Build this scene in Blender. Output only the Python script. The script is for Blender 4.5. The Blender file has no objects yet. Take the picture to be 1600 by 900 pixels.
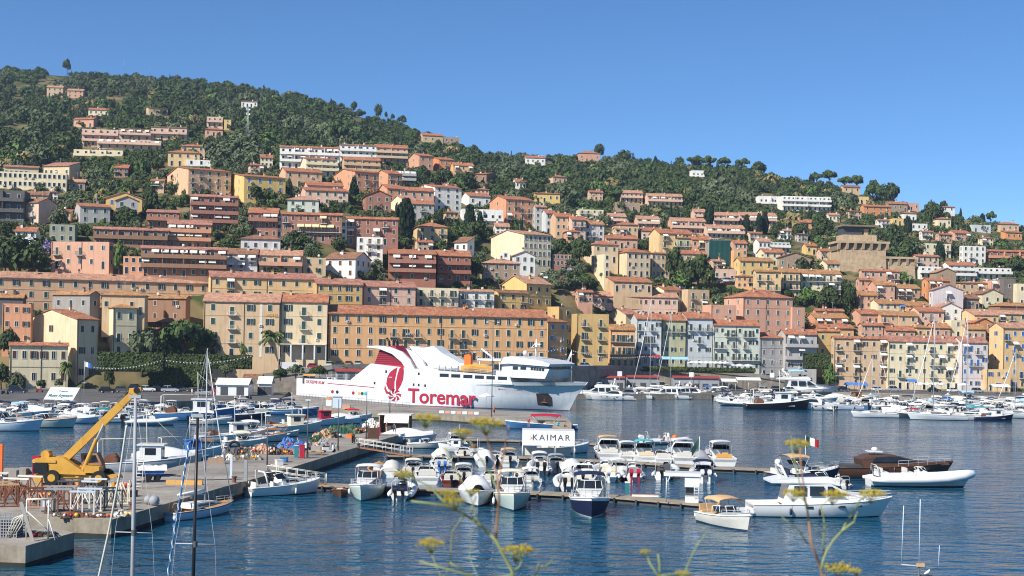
import bpy, math, random
import numpy as np
from mathutils import Vector, Matrix
R = math.radians
sc = bpy.context.scene
COL = sc.collection
F, CAMH, YH, ROLL = 2200.0, 15.5, 534.0, R(1.0)
CR, SR = math.cos(ROLL), math.sin(ROLL)
SUN = Vector((-0.58, -0.56, 0.66)).normalized()
def un(px, py):
 dx, dy = px - 800.0, py - YH
 return (dx * CR + dy * SR) / F, (-dx * SR + dy * CR) / F
def at_h(px, py, z=0.0):
 u, v = un(px, py)
 Y = (CAMH - z) / v
 return Vector((u * Y, Y, z))
def at_y(px, py, Y):
 u, v = un(px, py)
 return Vector((u * Y, Y, CAMH - v * Y))
def ppm(Y): return F / Y
def S(r, g, b):
 f = lambda c: (c / 255 / 12.92) if c <= 10 else ((c / 255 + .055) / 1.055) ** 2.4
 return (f(r), f(g), f(b))
MATS = {}
def mat(name, col, rough=.8, var=.15, scale=.6, metal=0., col2=None, bump=0., bscale=6., streak=0., spec=.4, island=0., fine=.5):
 if name in MATS: return MATS[name]
 m = bpy.data.materials.new(name); m.use_nodes = True
 nt = m.node_tree; N = nt.nodes; L = nt.links
 b = N['Principled BSDF']
 b.inputs['Roughness'].default_value = rough
 b.inputs['Metallic'].default_value = metal
 b.inputs['Specular IOR Level'].default_value = spec
 m.diffuse_color = (*col, 1)
 if var <= 0 and not col2:
  b.inputs['Base Color'].default_value = (*col, 1)
 else:
  tc = N.new('ShaderNodeTexCoord')
  n1 = N.new('ShaderNodeTexNoise'); n1.inputs['Scale'].default_value = scale; n1.inputs['Detail'].default_value = 6
  n1.inputs['Roughness'].default_value = .65
  L.new(tc.outputs['Object'], n1.inputs['Vector'])
  r1 = N.new('ShaderNodeMapRange'); r1.inputs['From Min'].default_value = .3; r1.inputs['From Max'].default_value = .7
  L.new(n1.outputs['Fac'], r1.inputs['Value'])
  mx = N.new('ShaderNodeMix'); mx.data_type = 'RGBA'
  c2 = col2 or tuple(min(1, c * (1 + var)) for c in col)
  c1 = col if col2 else tuple(c * (1 - var) for c in col)
  mx.inputs[6].default_value = (*c1, 1); mx.inputs[7].default_value = (*c2, 1)
  L.new(r1.outputs['Result'], mx.inputs[0])
  out = mx.outputs[2]
  if streak > 0:
   mp = N.new('ShaderNodeMapping'); mp.inputs['Scale'].default_value = (1.1, 1.1, .12)
   L.new(tc.outputs['Object'], mp.inputs['Vector'])
   n2 = N.new('ShaderNodeTexNoise'); n2.inputs['Scale'].default_value = 1.3; n2.inputs['Detail'].default_value = 5
   L.new(mp.outputs['Vector'], n2.inputs['Vector'])
   r2 = N.new('ShaderNodeMapRange'); r2.inputs['From Min'].default_value = .52; r2.inputs['From Max'].default_value = .78
   r2.inputs['To Max'].default_value = streak
   L.new(n2.outputs['Fac'], r2.inputs['Value'])
   m2 = N.new('ShaderNodeMix'); m2.data_type = 'RGBA'; m2.blend_type = 'MULTIPLY'
   m2.inputs[7].default_value = (.55, .5, .45, 1)
   L.new(r2.outputs['Result'], m2.inputs[0]); L.new(out, m2.inputs[6]); out = m2.outputs[2]
  if island > 0:
   g = N.new('ShaderNodeNewGeometry')
   h = N.new('ShaderNodeHueSaturation')
   r3 = N.new('ShaderNodeMapRange'); r3.inputs['To Min'].default_value = 1 - island; r3.inputs['To Max'].default_value = 1 + island
   L.new(g.outputs['Random Per Island'], r3.inputs['Value'])
   L.new(r3.outputs['Result'], h.inputs['Value']); L.new(out, h.inputs['Color']); out = h.outputs['Color']
  L.new(out, b.inputs['Base Color'])
  if bump > 0:
   n3 = N.new('ShaderNodeTexNoise'); n3.inputs['Scale'].default_value = bscale; n3.inputs['Detail'].default_value = 4
   L.new(tc.outputs['Object'], n3.inputs['Vector'])
   bp = N.new('ShaderNodeBump'); bp.inputs['Strength'].default_value = bump; bp.inputs['Distance'].default_value = .1
   L.new(n3.outputs['Fac'], bp.inputs['Height']); L.new(bp.outputs['Normal'], b.inputs['Normal'])
 MATS[name] = m
 return m
WALLC = dict(ochre=S(226, 170, 108), peach=S(210, 168, 126), salmon=S(206, 152, 120), terracotta=S(172, 112, 84), brick=S(160, 102, 78),
 cream=S(222, 206, 166), yellow=S(218, 182, 102), white=S(226, 222, 212), pink=S(214, 176, 150), rose=S(208, 156, 124), grey=S(176, 172, 166),
 beige=S(206, 182, 146), mustard=S(200, 164, 96), orange=S(214, 138, 72), bluegrey=S(192, 197, 196), olive=S(176, 172, 130), stone=S(160, 136, 110),
 lilac=S(206, 196, 192), palegreen=S(198, 202, 184), brown=S(152, 112, 82), sand=S(202, 170, 128), concrete=S(150, 145, 136), redbrown=S(162, 108, 86),
 sage=S(150, 152, 128), buff=S(216, 192, 150), tangerine=S(212, 146, 102), darkgrey=S(96, 92, 88), apricot=S(222, 184, 124))
def wmat(k): return mat('plaster_' + k, tuple(c * .87 + .13 * sum(WALLC[k]) / 3 + .012 for c in WALLC[k]), .9, .09, .35, streak=.55, bump=.15, bscale=10, spec=.2)
TILEC = dict(o=(S(146, 92, 68), S(184, 128, 98)), r=(S(146, 98, 84), S(182, 134, 114)), y=(S(146, 104, 70), S(184, 140, 98)), b=(S(118, 84, 66), S(158, 118, 92)), p=(S(160, 116, 94), S(194, 152, 126)))
def tmat(k):
 n = 'roof_tiles_' + k
 if n in MATS: return MATS[n]
 m = mat(n, TILEC[k][0], .9, 0, .45, col2=TILEC[k][1], spec=.15, streak=.7)
 nt = m.node_tree; N = nt.nodes; L = nt.links
 w = N.new('ShaderNodeTexVoronoi'); w.inputs['Scale'].default_value = 2.6
 tc = N.new('ShaderNodeTexCoord'); L.new(tc.outputs['Object'], w.inputs['Vector'])
 b = N['Principled BSDF']; src = b.inputs['Base Color'].links[0].from_socket
 h = N.new('ShaderNodeHueSaturation'); r = N.new('ShaderNodeMapRange'); r.inputs['To Min'].default_value = .66; r.inputs['To Max'].default_value = 1.25
 sp = N.new('ShaderNodeSeparateColor'); L.new(w.outputs['Color'], sp.inputs['Color']); L.new(sp.outputs[0], r.inputs['Value'])
 L.new(r.outputs['Result'], h.inputs['Value']); L.new(src, h.inputs['Color']); L.new(h.outputs['Color'], b.inputs['Base Color'])
 bp = N.new('ShaderNodeBump'); bp.inputs['Strength'].default_value = .5; bp.inputs['Distance'].default_value = .08
 L.new(w.outputs['Distance'], bp.inputs['Height']); L.new(bp.outputs['Normal'], b.inputs['Normal'])
 return m
SIMPLE = dict(
 glass=(S(34, 42, 50), .12, .3), frame=(S(220, 216, 206), .6, .08), green=(S(44, 74, 64), .6, .15), brownsh=(S(92, 62, 44), .6, .15),
 blue=(S(60, 110, 180), .5, .12), navy=(S(26, 34, 66), .6, .15), white=(S(228, 228, 224), .35, .05), gel=(S(222, 222, 218), .22, .04), offwhite=(S(212, 208, 196), .5, .08),
 cream=(S(226, 216, 190), .5, .07), black=(S(24, 24, 26), .4, .2), rubber=(S(30, 30, 30), .85, .2), steel=(S(176, 178, 180), .3, .08), darksteel=(S(82, 84, 86), .5, .12),
 awn_w=(S(232, 228, 216), .8, .06), awn_y=(S(226, 206, 160), .8, .07), awn_b=(S(70, 120, 190), .75, .1), awn_r=(S(166, 52, 50), .8, .12), awn_lb=(S(150, 196, 226), .8, .08),
 wood=(S(150, 104, 66), .6, .2), teak=(S(180, 138, 92), .65, .15), darkwood=(S(84, 58, 42), .5, .2), red=(S(180, 40, 40), .45, .12), crimson=(S(164, 28, 54), .5, .08),
 orange=(S(226, 110, 44), .5, .1), yellow=(S(226, 164, 50), .45, .12), crane=(S(200, 152, 62), .5, .14), turq=(S(60, 170, 180), .6, .1), teal=(S(46, 120, 124), .6, .1), hullblue=(S(62, 112, 158), .4, .1),
 paleblue=(S(194, 208, 218), .4, .06), hullgreen=(S(182, 196, 186), .4, .08), grey=(S(150, 152, 154), .6, .1), tube=(S(186, 190, 194), .55, .07), darkgrey=(S(70, 72, 76), .6, .12),
 antifoul=(S(44, 62, 84), .8, .15), tan=(S(196, 160, 116), .7, .1), beigecush=(S(222, 202, 168), .7, .08), gold=(S(216, 164, 90), .7, .1), skin=(S(206, 158, 128), .6, .05), hair=(S(54, 40, 32), .8, .1),
 silver=(S(168, 172, 176), .3, .05), net=(S(120, 106, 84), .95, .3), netgreen=(S(40, 92, 70), .95, .3), rust=(S(118, 76, 58), .9, .35), rope=(S(196, 190, 176), .9, .12), dgreen=(S(34, 70, 46), .7, .2), leather=(S(120, 60, 48), .6, .1))
def sm(k):
 if isinstance(k, bpy.types.Material): return k
 if k in WALLC and k not in SIMPLE: return wmat(k)
 c, r, v = SIMPLE[k]
 return mat('paint_' + k, c, r, v, 1.2)
class MB:
 def __init__(s): s.v = []; s.f = []; s.m = []; s.sm = []
 def add(s, vs, fs, mi=0, smooth=False):
  o = len(s.v); s.v.extend([tuple(v) for v in vs])
  for f in fs: s.f.append(tuple(i + o for i in f)); s.m.append(mi); s.sm.append(smooth)
  return s
 def box(s, x0, x1, y0, y1, z0, z1, mi=0, skip=''):
  vs = [(x0, y0, z0), (x1, y0, z0), (x1, y1, z0), (x0, y1, z0), (x0, y0, z1), (x1, y0, z1), (x1, y1, z1), (x0, y1, z1)]
  fs = dict(b=(3, 2, 1, 0), t=(4, 5, 6, 7), f=(0, 1, 5, 4), k=(2, 3, 7, 6), l=(3, 0, 4, 7), r=(1, 2, 6, 5))
  return s.add(vs, [fs[k] for k in fs if k not in skip], mi)
 def cbox(s, x, y, z, sx, sy, sz, mi=0): return s.box(x - sx / 2, x + sx / 2, y - sy / 2, y + sy / 2, z, z + sz, mi)
 def prism(s, pts, a, b, axis='y', mi=0):
  n = len(pts)
  def P(p, t): return (p[0], t, p[1]) if axis == 'y' else ((t, p[0], p[1]) if axis == 'x' else (p[0], p[1], t))
  vs = [P(p, a) for p in pts] + [P(p, b) for p in pts]
  fs = [tuple(range(n)), tuple(range(2 * n - 1, n - 1, -1))] + [(i, i + n, (i + 1) % n + n, (i + 1) % n) for i in range(n)]
  return s.add(vs, fs, mi)
 def cyl(s, p0, p1, r0, r1=None, n=8, mi=0, cap=True, smooth=True):
  p0 = Vector(p0); p1 = Vector(p1); r1 = r0 if r1 is None else r1
  d = (p1 - p0).normalized()
  a = d.orthogonal().normalized(); b = d.cross(a)
  vs = []
  for p, r in ((p0, r0), (p1, r1)):
   for i in range(n):
    t = 2 * math.pi * i / n
    vs.append(p + (a * math.cos(t) + b * math.sin(t)) * r)
  s.add(vs, [(i, (i + 1) % n, (i + 1) % n + n, i + n) for i in range(n)], mi, smooth)
  if cap: s.add([vs[i] for i in range(n)], [tuple(range(n - 1, -1, -1))], mi); s.add([vs[i + n] for i in range(n)], [tuple(range(n))], mi)
  return s
 def tube(s, pts, r, n=6, mi=0):
  pts = [Vector(p) for p in pts]; rs = r if isinstance(r, (list, tuple)) else [r] * len(pts)
  vs = []; up = None
  for i, p in enumerate(pts):
   d = (pts[min(i + 1, len(pts) - 1)] - pts[max(i - 1, 0)]).normalized()
   if up is None: up = d.orthogonal().normalized()
   a = (up - d * up.dot(d)).normalized(); up = a; b = d.cross(a)
   for k in range(n):
    t = 2 * math.pi * k / n; vs.append(p + (a * math.cos(t) + b * math.sin(t)) * rs[i])
  fs = [(i * n + k, i * n + (k + 1) % n, (i + 1) * n + (k + 1) % n, (i + 1) * n + k) for i in range(len(pts) - 1) for k in range(n)]
  fs += [tuple(range(n - 1, -1, -1)), tuple((len(pts) - 1) * n + k for k in range(n))]
  return s.add(vs, fs, mi, True)
 def ball(s, c, r, n=8, m=6, mi=0, sc=(1, 1, 1)):
  vs = [(c[0], c[1], c[2] - r * sc[2])]
  for j in range(1, m):
   ph = math.pi * j / m - math.pi / 2
   for i in range(n):
    t = 2 * math.pi * i / n
    vs.append((c[0] + r * sc[0] * math.cos(ph) * math.cos(t), c[1] + r * sc[1] * math.cos(ph) * math.sin(t), c[2] + r * sc[2] * math.sin(ph)))
  vs.append((c[0], c[1], c[2] + r * sc[2]))
  fs = [(0, 1 + (i + 1) % n, 1 + i) for i in range(n)]
  for j in range(m - 2): fs += [(1 + j * n + i, 1 + j * n + (i + 1) % n, 1 + (j + 1) * n + (i + 1) % n, 1 + (j + 1) * n + i) for i in range(n)]
  e = len(vs) - 1; fs += [(e, 1 + (m - 2) * n + i, 1 + (m - 2) * n + (i + 1) % n) for i in range(n)]
  return s.add(vs, fs, mi, True)
 def loft(s, secs, mi=0, close=False, smooth=True, mids=None):
  n = len(secs[0]); vs = [p for q in secs for p in q]
  for i in range(len(secs) - 1):
   for k in range(n if close else n - 1):
    kk = (k + 1) % n
    pass
  o = len(s.v); s.v.extend([tuple(v) for v in vs])
  for i in range(len(secs) - 1):
   for k in range(n if close else n - 1):
    kk = (k + 1) % n
    s.f.append((o + i * n + k, o + i * n + kk, o + (i + 1) * n + kk, o + (i + 1) * n + k)); s.m.append(mids[k] if mids else mi); s.sm.append(smooth)
  return s
 def xf(s, M):
  s.v = [tuple(M @ Vector(v)) for v in s.v]; return s
 def mesh(s, name, mats):
  me = bpy.data.meshes.new(name)
  me.from_pydata(s.v, [], s.f)
  for m in mats: me.materials.append(sm(m))
  me.polygons.foreach_set('material_index', s.m)
  me.polygons.foreach_set('use_smooth', s.sm)
  me.update()
  return me
 def build(s, name, mats, parent=None, loc=None, rz=0):
  return link(name, s.mesh(name, mats if isinstance(mats, (list, tuple)) else [mats]), parent, loc, rz)
def link(name, me, parent=None, loc=None, rz=0, mats=None):
 o = bpy.data.objects.new(name, me); COL.objects.link(o)
 if parent is not None: o.parent = parent
 if loc is not None: o.location = loc
 if rz: o.rotation_euler = (0, 0, rz)
 if mats:
  for i, m in enumerate(mats):
   if m is not None and i < len(o.material_slots):
    o.material_slots[i].link = 'OBJECT'; o.material_slots[i].material = sm(m)
 return o
CACHE = {}
def cached(key, fn):
 if key not in CACHE: CACHE[key] = fn()
 return CACHE[key]
def tag(o, label=None, cat=None, group=None, kind=None):
 if label: o['label'] = label
 if cat: o['category'] = cat
 if group: o['group'] = group
 if kind: o['kind'] = kind
 return o
def thing(name, label, cat, loc=(0, 0, 0), rz=0., group=None, s=1.):
 o = bpy.data.objects.new(name, None); COL.objects.link(o); o.empty_display_size = .2
 o.location = loc; o.rotation_euler = (0, 0, rz)
 if s != 1.: o.scale = (s, s, s) if not isinstance(s, tuple) else s
 return tag(o, label, cat, group)
def copy_thing(root, label, loc, rz, group=None, s=None):
 r = root.copy(); COL.objects.link(r); r.location = loc; r.rotation_euler = (0, 0, rz); r['label'] = label
 if s: r.scale = (s, s, s) if not isinstance(s, tuple) else s
 if group: r['group'] = group
 for ch in list(root.children):
  c = ch.copy(); COL.objects.link(c); c.parent = r
  for g in list(ch.children):
   d = g.copy(); COL.objects.link(d); d.parent = c
 return r
def struct(name, mb, m, kind='structure'):
 o = mb.build(name, m); o['kind'] = kind; return o
def text_mesh(txt, size, offset=0., extrude=.02, sx=1., shear=0., spacing=1.):
 cu = bpy.data.curves.new('lettering', 'FONT'); cu.body = txt; cu.size = size; cu.offset = offset; cu.extrude = extrude; cu.shear = shear; cu.space_character = spacing
 cu.align_x = 'LEFT'
 o = bpy.data.objects.new('lettering', cu); COL.objects.link(o)
 dg = bpy.context.evaluated_depsgraph_get()
 me = bpy.data.meshes.new_from_object(o.evaluated_get(dg))
 bpy.data.objects.remove(o); bpy.data.curves.remove(cu)
 return me
def text_on(name, txt, m, p0, p1, height, nrm, parent=None, offset=0., mw=None, shear=0., spacing=1.):
 """lettering that runs from p0 to p1 (baseline), cap height in metres, standing upright and facing nrm"""
 me = text_mesh(txt, 1., offset, .01, shear=shear, spacing=spacing)
 co = np.empty(len(me.vertices) * 3, dtype=np.float32); me.vertices.foreach_get('co', co); co = co.reshape(-1, 3)
 lo, hi = co.min(0), co.max(0)
 p0 = Vector(p0); p1 = Vector(p1); d = p1 - p0; n = Vector(nrm).normalized(); up = Vector((0, 0, 1))
 if mw is not None: up = mw
 sx = 1. / (hi[0] - lo[0]); sy = height / (hi[1] if hi[1] > 0 else 1)
 a = (co[:, 0:1] - lo[0]) * sx; b = co[:, 1:2] * sy; c = co[:, 2:3]
 out = np.array(p0) + a * np.array(d) + b * np.array(up) + c * np.array(n)
 me.vertices.foreach_set('co', out.astype(np.float32).ravel()); me.materials.clear(); me.materials.append(sm(m)); me.update()
 return link(name, me, parent)
rng = random.Random(7)
PX = [-260, 0, 150, 240, 320, 520, 885, 940, 1000, 1100, 1180, 1250, 1330, 1600, 1900]
BROW = [605, 605, 600, 582, 558, 560, 572, 574, 575, 579, 588, 599, 606, 612, 618]
BY0 = [352, 358, 362, 374, 385, 390, 430, 452, 470, 475, 478, 480, 482, 480, 475]
RX = [-260, 0, 100, 200, 300, 400, 500, 600, 700, 760, 850, 940, 1000, 1060, 1150, 1210, 1300, 1400, 1450, 1520, 1600, 1900]
RROW = [112, 112, 119, 124, 131, 143, 164, 194, 226, 246, 252, 252, 258, 263, 268, 282, 297, 326, 336, 354, 364, 385]
RY = [1150, 1150, 1150, 1130, 1120, 1100, 1040, 1000, 960, 950, 1000, 1020, 1010, 1000, 980, 950, 900, 860, 840, 800, 780, 760]
def brow(px): return np.interp(px, PX, BROW)
def rrow(px): return np.interp(px, RX, RROW)
def ydepth(px, t):
 y0 = np.interp(px, PX, BY0); yr = np.interp(px, RX, RY)
 return y0 + 80 * t + (yr - y0 - 80) * np.clip(t, 0, 2) ** 4
def depth(px, row):
 b = brow(px); t = (b - row) / (b - rrow(px))
 return float(ydepth(px, max(t, 0.0)))
def spot(px, row, dy=0.):
 return at_y(px, row, depth(px, row) + dy)
CTRL = []      # base points of buildings that the ground has to meet
def base_grid():
 pxs = np.arange(-250, 1860, 10.0); ts = np.concatenate([np.linspace(0, .8, 66), np.linspace(.81, 1.0, 24)])
 P = np.zeros((len(pxs), len(ts) + 4, 3))
 for i, px in enumerate(pxs):
  b, r = brow(px), rrow(px)
  Y = ydepth(px, ts); row = b + (r - b) * ts
  dx, dy = px - 800, row - YH
  u = (dx * CR + dy * SR) / F; v = (-dx * SR + dy * CR) / F
  P[i, :len(ts), 0] = u * Y; P[i, :len(ts), 1] = Y; P[i, :len(ts), 2] = CAMH - v * Y
  for k in range(4):
   q = P[i, len(ts) - 1] * 1.0; Yk = q[1] + 60 * (k + 1) ** 1.3
   P[i, len(ts) + k] = (q[0] * Yk / q[1], Yk, q[2] - 14 * (k + 1) ** 1.7)
 return pxs, ts, P
PXS, TS, GRID = base_grid()
def z_base(X, Y):
 """height of the smooth slope under world points (arrays)"""
 X = np.atleast_1d(X).astype(float); Y = np.atleast_1d(Y).astype(float)
 px = 800 + F * X / Y
 out = np.zeros(len(X))
 for k in range(len(X)):
  p = min(max(px[k], -250), 1850)
  for _ in range(2):
   b, r = brow(p), rrow(p); yy = ydepth(p, TS); t = np.interp(Y[k], yy, TS); row = b + (r - b) * t
   p = 800 + (F * X[k] / Y[k] - (row - YH) * SR) / CR
   p = min(max(p, -250), 1850)
  u, v = un(p, row); out[k] = CAMH - v * Y[k]
 return out
def finish_terrain():
 P = GRID.copy()
 if CTRL:
  C = np.array(CTRL); res = C[:, 2] - z_base(C[:, 0], C[:, 1])
  A = P.reshape(-1, 3)
  num = np.zeros(len(A)); den = np.full(len(A), .25)
  for c, r_ in zip(C, res):
   d2 = (A[:, 0] - c[0]) ** 2 + (A[:, 1] - c[1]) ** 2
   w = np.exp(-d2 / (2 * 9.0 ** 2)); num += w * r_; den += w
  A[:, 2] += num / den
  P = A.reshape(P.shape)
 n, m = P.shape[:2]
 rr = np.random.RandomState(3)
 k = rr.rand(n, m); k = (k + np.roll(k, 1, 0) + np.roll(k, 1, 1) + np.roll(k, -1, 0)) / 4 - .5
 P[:, 4:-5, 2] += (k * 3.0)[:, 4:-5] * np.linspace(.15, 1.2, m)[4:-5]
 global TER; TER = P
 mb = MB(); mb.v = [tuple(p) for p in P.reshape(-1, 3)]
 mb.f = [(i * m + j, (i + 1) * m + j, (i + 1) * m + j + 1, i * m + j + 1) for i in range(n - 1) for j in range(m - 1)]
 mb.m = [0] * len(mb.f); mb.sm = [True] * len(mb.f)
 for i in range(n - 1):   # stone wall under the foot of the slope
  a, b = P[i, 0], P[i + 1, 0]; mb.add([(a[0], a[1], -2), (b[0], b[1], -2), tuple(b), tuple(a)], [(0, 1, 2, 3)], 1)
 m_ = mat('hillside_ground', S(94, 88, 60), .95, 0, .03, col2=S(146, 126, 92), bump=.6, bscale=.6, spec=.1)
 nt = m_.node_tree; N = nt.nodes; L = nt.links; b = N['Principled BSDF']; src = b.inputs['Base Color'].links[0].from_socket
 tc = N.new('ShaderNodeTexCoord'); n2 = N.new('ShaderNodeTexNoise'); n2.inputs['Scale'].default_value = .12; n2.inputs['Detail'].default_value = 8
 L.new(tc.outputs['Object'], n2.inputs['Vector'])
 rp = N.new('ShaderNodeMapRange'); rp.inputs['From Min'].default_value = .42; rp.inputs['From Max'].default_value = .58; L.new(n2.outputs['Fac'], rp.inputs['Value'])
 mx = N.new('ShaderNodeMix'); mx.data_type = 'RGBA'; mx.inputs[7].default_value = (*S(64, 76, 42), 1)
 L.new(rp.outputs['Result'], mx.inputs[0]); L.new(src, mx.inputs[6]); L.new(mx.outputs[2], b.inputs['Base Color'])
 struct('hillside', mb, [m_, MATS['quay_wall']])
def water():
 m = bpy.data.materials.new('harbour_water'); m.use_nodes = True
 nt = m.node_tree; N = nt.nodes; L = nt.links; b = N['Principled BSDF']
 b.inputs['Base Color'].default_value = (*S(14, 70, 94), 1); b.inputs['Roughness'].default_value = .09; b.inputs['IOR'].default_value = 1.33
 g = N.new('ShaderNodeNewGeometry')
 def nz(scale, sx, sy, det, rough=.55):
  mp = N.new('ShaderNodeMapping'); mp.inputs['Scale'].default_value = (sx, sy, 1); L.new(g.outputs['Position'], mp.inputs['Vector'])
  n = N.new('ShaderNodeTexNoise'); n.inputs['Scale'].default_value = scale; n.inputs['Detail'].default_value = det; n.inputs['Roughness'].default_value = rough
  L.new(mp.outputs['Vector'], n.inputs['Vector']); return n
 a = nz(.42, .6, 1.15, 1.6); c = nz(1.5, .7, 1.2, 2); e = nz(.022, .6, 2.2, 4)
 ad = N.new('ShaderNodeMath'); ad.operation = 'MULTIPLY_ADD'; ad.inputs[1].default_value = .28
 L.new(c.outputs['Fac'], ad.inputs[0]); L.new(a.outputs['Fac'], ad.inputs[2])
 mr = N.new('ShaderNodeMapRange'); mr.inputs['From Min'].default_value = .35; mr.inputs['From Max'].default_value = .65; mr.inputs['To Min'].default_value = .22; mr.inputs['To Max'].default_value = 1.
 L.new(e.outputs['Fac'], mr.inputs['Value'])
 bp = N.new('ShaderNodeBump'); bp.inputs['Distance'].default_value = .62
 L.new(mr.outputs['Result'], bp.inputs['Strength']); L.new(ad.outputs['Value'], bp.inputs['Height']); L.new(bp.outputs['Normal'], b.inputs['Normal'])
 mb = MB(); mb.add([(-900, -100, 0), (900, -100, 0), (900, 700, 0), (-900, 700, 0)], [(0, 1, 2, 3)])
 struct('harbour_water', mb, [m])
water()
conc = mat('quay_concrete', S(116, 110, 102), .9, 0, .16, col2=S(166, 158, 146), bump=.3, bscale=3, streak=.7)
wallc = mat('quay_wall', S(120, 110, 94), .92, 0, .5, col2=S(160, 150, 132), bump=.5, bscale=2, streak=.9)
tar = mat('asphalt', S(74, 72, 70), .92, 0, .15, col2=S(104, 101, 98), bump=.15, bscale=10)
weed = mat('waterline_weed', S(46, 46, 34), .9, .3, 1.)
def slab(name, pts, z0, z1, mats=(conc, wallc), kind='structure', row=True, kerb=True):
 P = [at_h(p[0], p[1], z1) if row else Vector((p[0], p[1], z1)) for p in pts]
 n = len(P); mb = MB()
 mb.add(P, [tuple(range(n))], 0)
 ar = sum(P[i].x * P[(i + 1) % n].y - P[(i + 1) % n].x * P[i].y for i in range(n))
 for i in range(n):
  a, b = P[i], P[(i + 1) % n]
  zw = .28
  mb.add([(a.x, a.y, zw), (b.x, b.y, zw), (b.x, b.y, z1), (a.x, a.y, z1)], [(0, 1, 2, 3) if ar > 0 else (3, 2, 1, 0)], 1)
  mb.add([(a.x, a.y, z0), (b.x, b.y, z0), (b.x, b.y, zw), (a.x, a.y, zw)], [(0, 1, 2, 3) if ar > 0 else (3, 2, 1, 0)], 2)
 o = mb.build(name, [*mats, weed]); o['kind'] = kind
 return o, P
QZ = 1.4
slab('working_pier', [(-150, 798), (63, 807), (174, 812), (352, 760), (412, 744), (550, 701), (622, 680), (612, 665), (540, 677), (430, 701), (360, 713), (290, 725), (240, 738), (0, 737), (-150, 737)], -3, QZ)
slab('pier_block', [(-150, 846), (40, 853), (116, 832), (62, 822), (-150, 822)], -3, QZ + .02)
FQ = [(440, 622), (460, 632), (550, 641), (700, 648), (893, 661), (884, 650), (866, 645), (700, 637.5), (463, 617)]
slab('ferry_quay', FQ, -3, QZ - .01)
EDGE = [(-250, 636), (0, 635), (150, 632), (300, 627), (432, 627), (452, 612), (640, 607), (860, 612), (900, 616), (1120, 616), (1300, 613), (1450, 617), (1620, 621), (1850, 626)]
def town_quay():
 mb = MB(); n = len(EDGE); A = []; B_ = []
 for px, r in EDGE:
  a = at_h(px, r, QZ); A.append(a)
  Y1 = float(np.interp(px, PX, BY0)) + 14
  B_.append(Vector((a.x * Y1 / a.y, Y1, QZ)))
 for i in range(n - 1):
  mb.add([A[i], A[i + 1], B_[i + 1], B_[i]], [(0, 1, 2, 3)], 0)
  a, b = A[i], A[i + 1]
  mb.add([(a.x, a.y, -3), (b.x, b.y, -3), (b.x, b.y, QZ), (a.x, a.y, QZ)], [(0, 1, 2, 3)], 1)
  d = Vector((0, .9, .012))   # paler kerb stones along the edge
  mb.add([a + Vector((0, -.05, .15)), b + Vector((0, -.05, .15)), b + Vector((0, .7, .15)), a + Vector((0, .7, .15))], [(0, 1, 2, 3)], 2)
  mb.add([a + Vector((0, -.05, -.15)), b + Vector((0, -.05, -.15)), b + Vector((0, -.05, .15)), a + Vector((0, -.05, .15))], [(0, 1, 2, 3)], 2)
  mb.add([a + Vector((0, .7, 0)), b + Vector((0, .7, 0)), b + Vector((0, .7, .15)), a + Vector((0, .7, .15))], [(3, 2, 1, 0)], 2)
 struct('town_quay', mb, [tar, wallc, conc])
town_quay()
UPR = [(285, 1.45, 352, 374), (330, 2.4, 360, 386), (400, 5.0, 364, 388), (520, 7.8, 368, 394), (640, 8.4, 378, 408), (760, 8.3, 390, 420), (880, 8.0, 408, 434), (940, 7.8, 432, 456), (1000, 7.7, 452, 474), (1110, 7.0, 456, 479), (1190, 5.4, 460, 482), (1260, 3.0, 464, 484), (1310, 1.5, 470, 488)]
def upper_road():
 mb = MB()
 def Pt(px, Y, z): return Vector(((px - 800) / F * Y, Y, z))
 for a, b in zip(UPR, UPR[1:]):
  p, q = Pt(a[0], a[2], a[1]), Pt(b[0], b[2], b[1]); r, s = Pt(b[0], b[3], b[1]), Pt(a[0], a[3], a[1])
  mb.add([p, q, r, s], [(0, 1, 2, 3)], 0)
  mb.add([(p.x, p.y, -1), (q.x, q.y, -1), q, p], [(0, 1, 2, 3)], 1)
 struct('upper_road', mb, [tar, mat('retaining_wall_stone', S(120, 112, 102), .95, 0, .5, col2=S(170, 158, 142), bump=.6, bscale=2.5, streak=.6)])
 mb = MB()
 for a, b in zip(UPR[2:], UPR[3:]):
  p, q = Pt(a[0], a[2] - .3, a[1]), Pt(b[0], b[2] - .3, b[1])
  for (o1, o2, z0, z1) in ((0, .35, -.3, .9),):
   v = [p + Vector((0, o1, z0)), q + Vector((0, o1, z0)), q + Vector((0, o1, z1)), p + Vector((0, o1, z1)), p + Vector((0, o2, z0)), q + Vector((0, o2, z0)), q + Vector((0, o2, z1)), p + Vector((0, o2, z1))]
   mb.add(v, [(0, 1, 2, 3), (3, 2, 6, 7), (5, 4, 7, 6)], 0)
 tag(mb.build('parapet_wall', [conc]), 'low pale parapet along the outer edge of the climbing road', 'wall')
upper_road()
mb = MB(); mb.add([(-14, -12, 13.8), (14, -12, 13.8), (14, 5.5, 13.7), (-14, 5.5, 13.7), (16, 14, 2), (-16, 14, 2), (18, 30, -2), (-18, 30, -2)], [(0, 1, 2, 3), (3, 2, 4, 5), (5, 4, 6, 7)])
struct('bank', mb, [mat('bank_soil', S(110, 96, 66), .95, .3, 1.)])
RECTS = []
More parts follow.
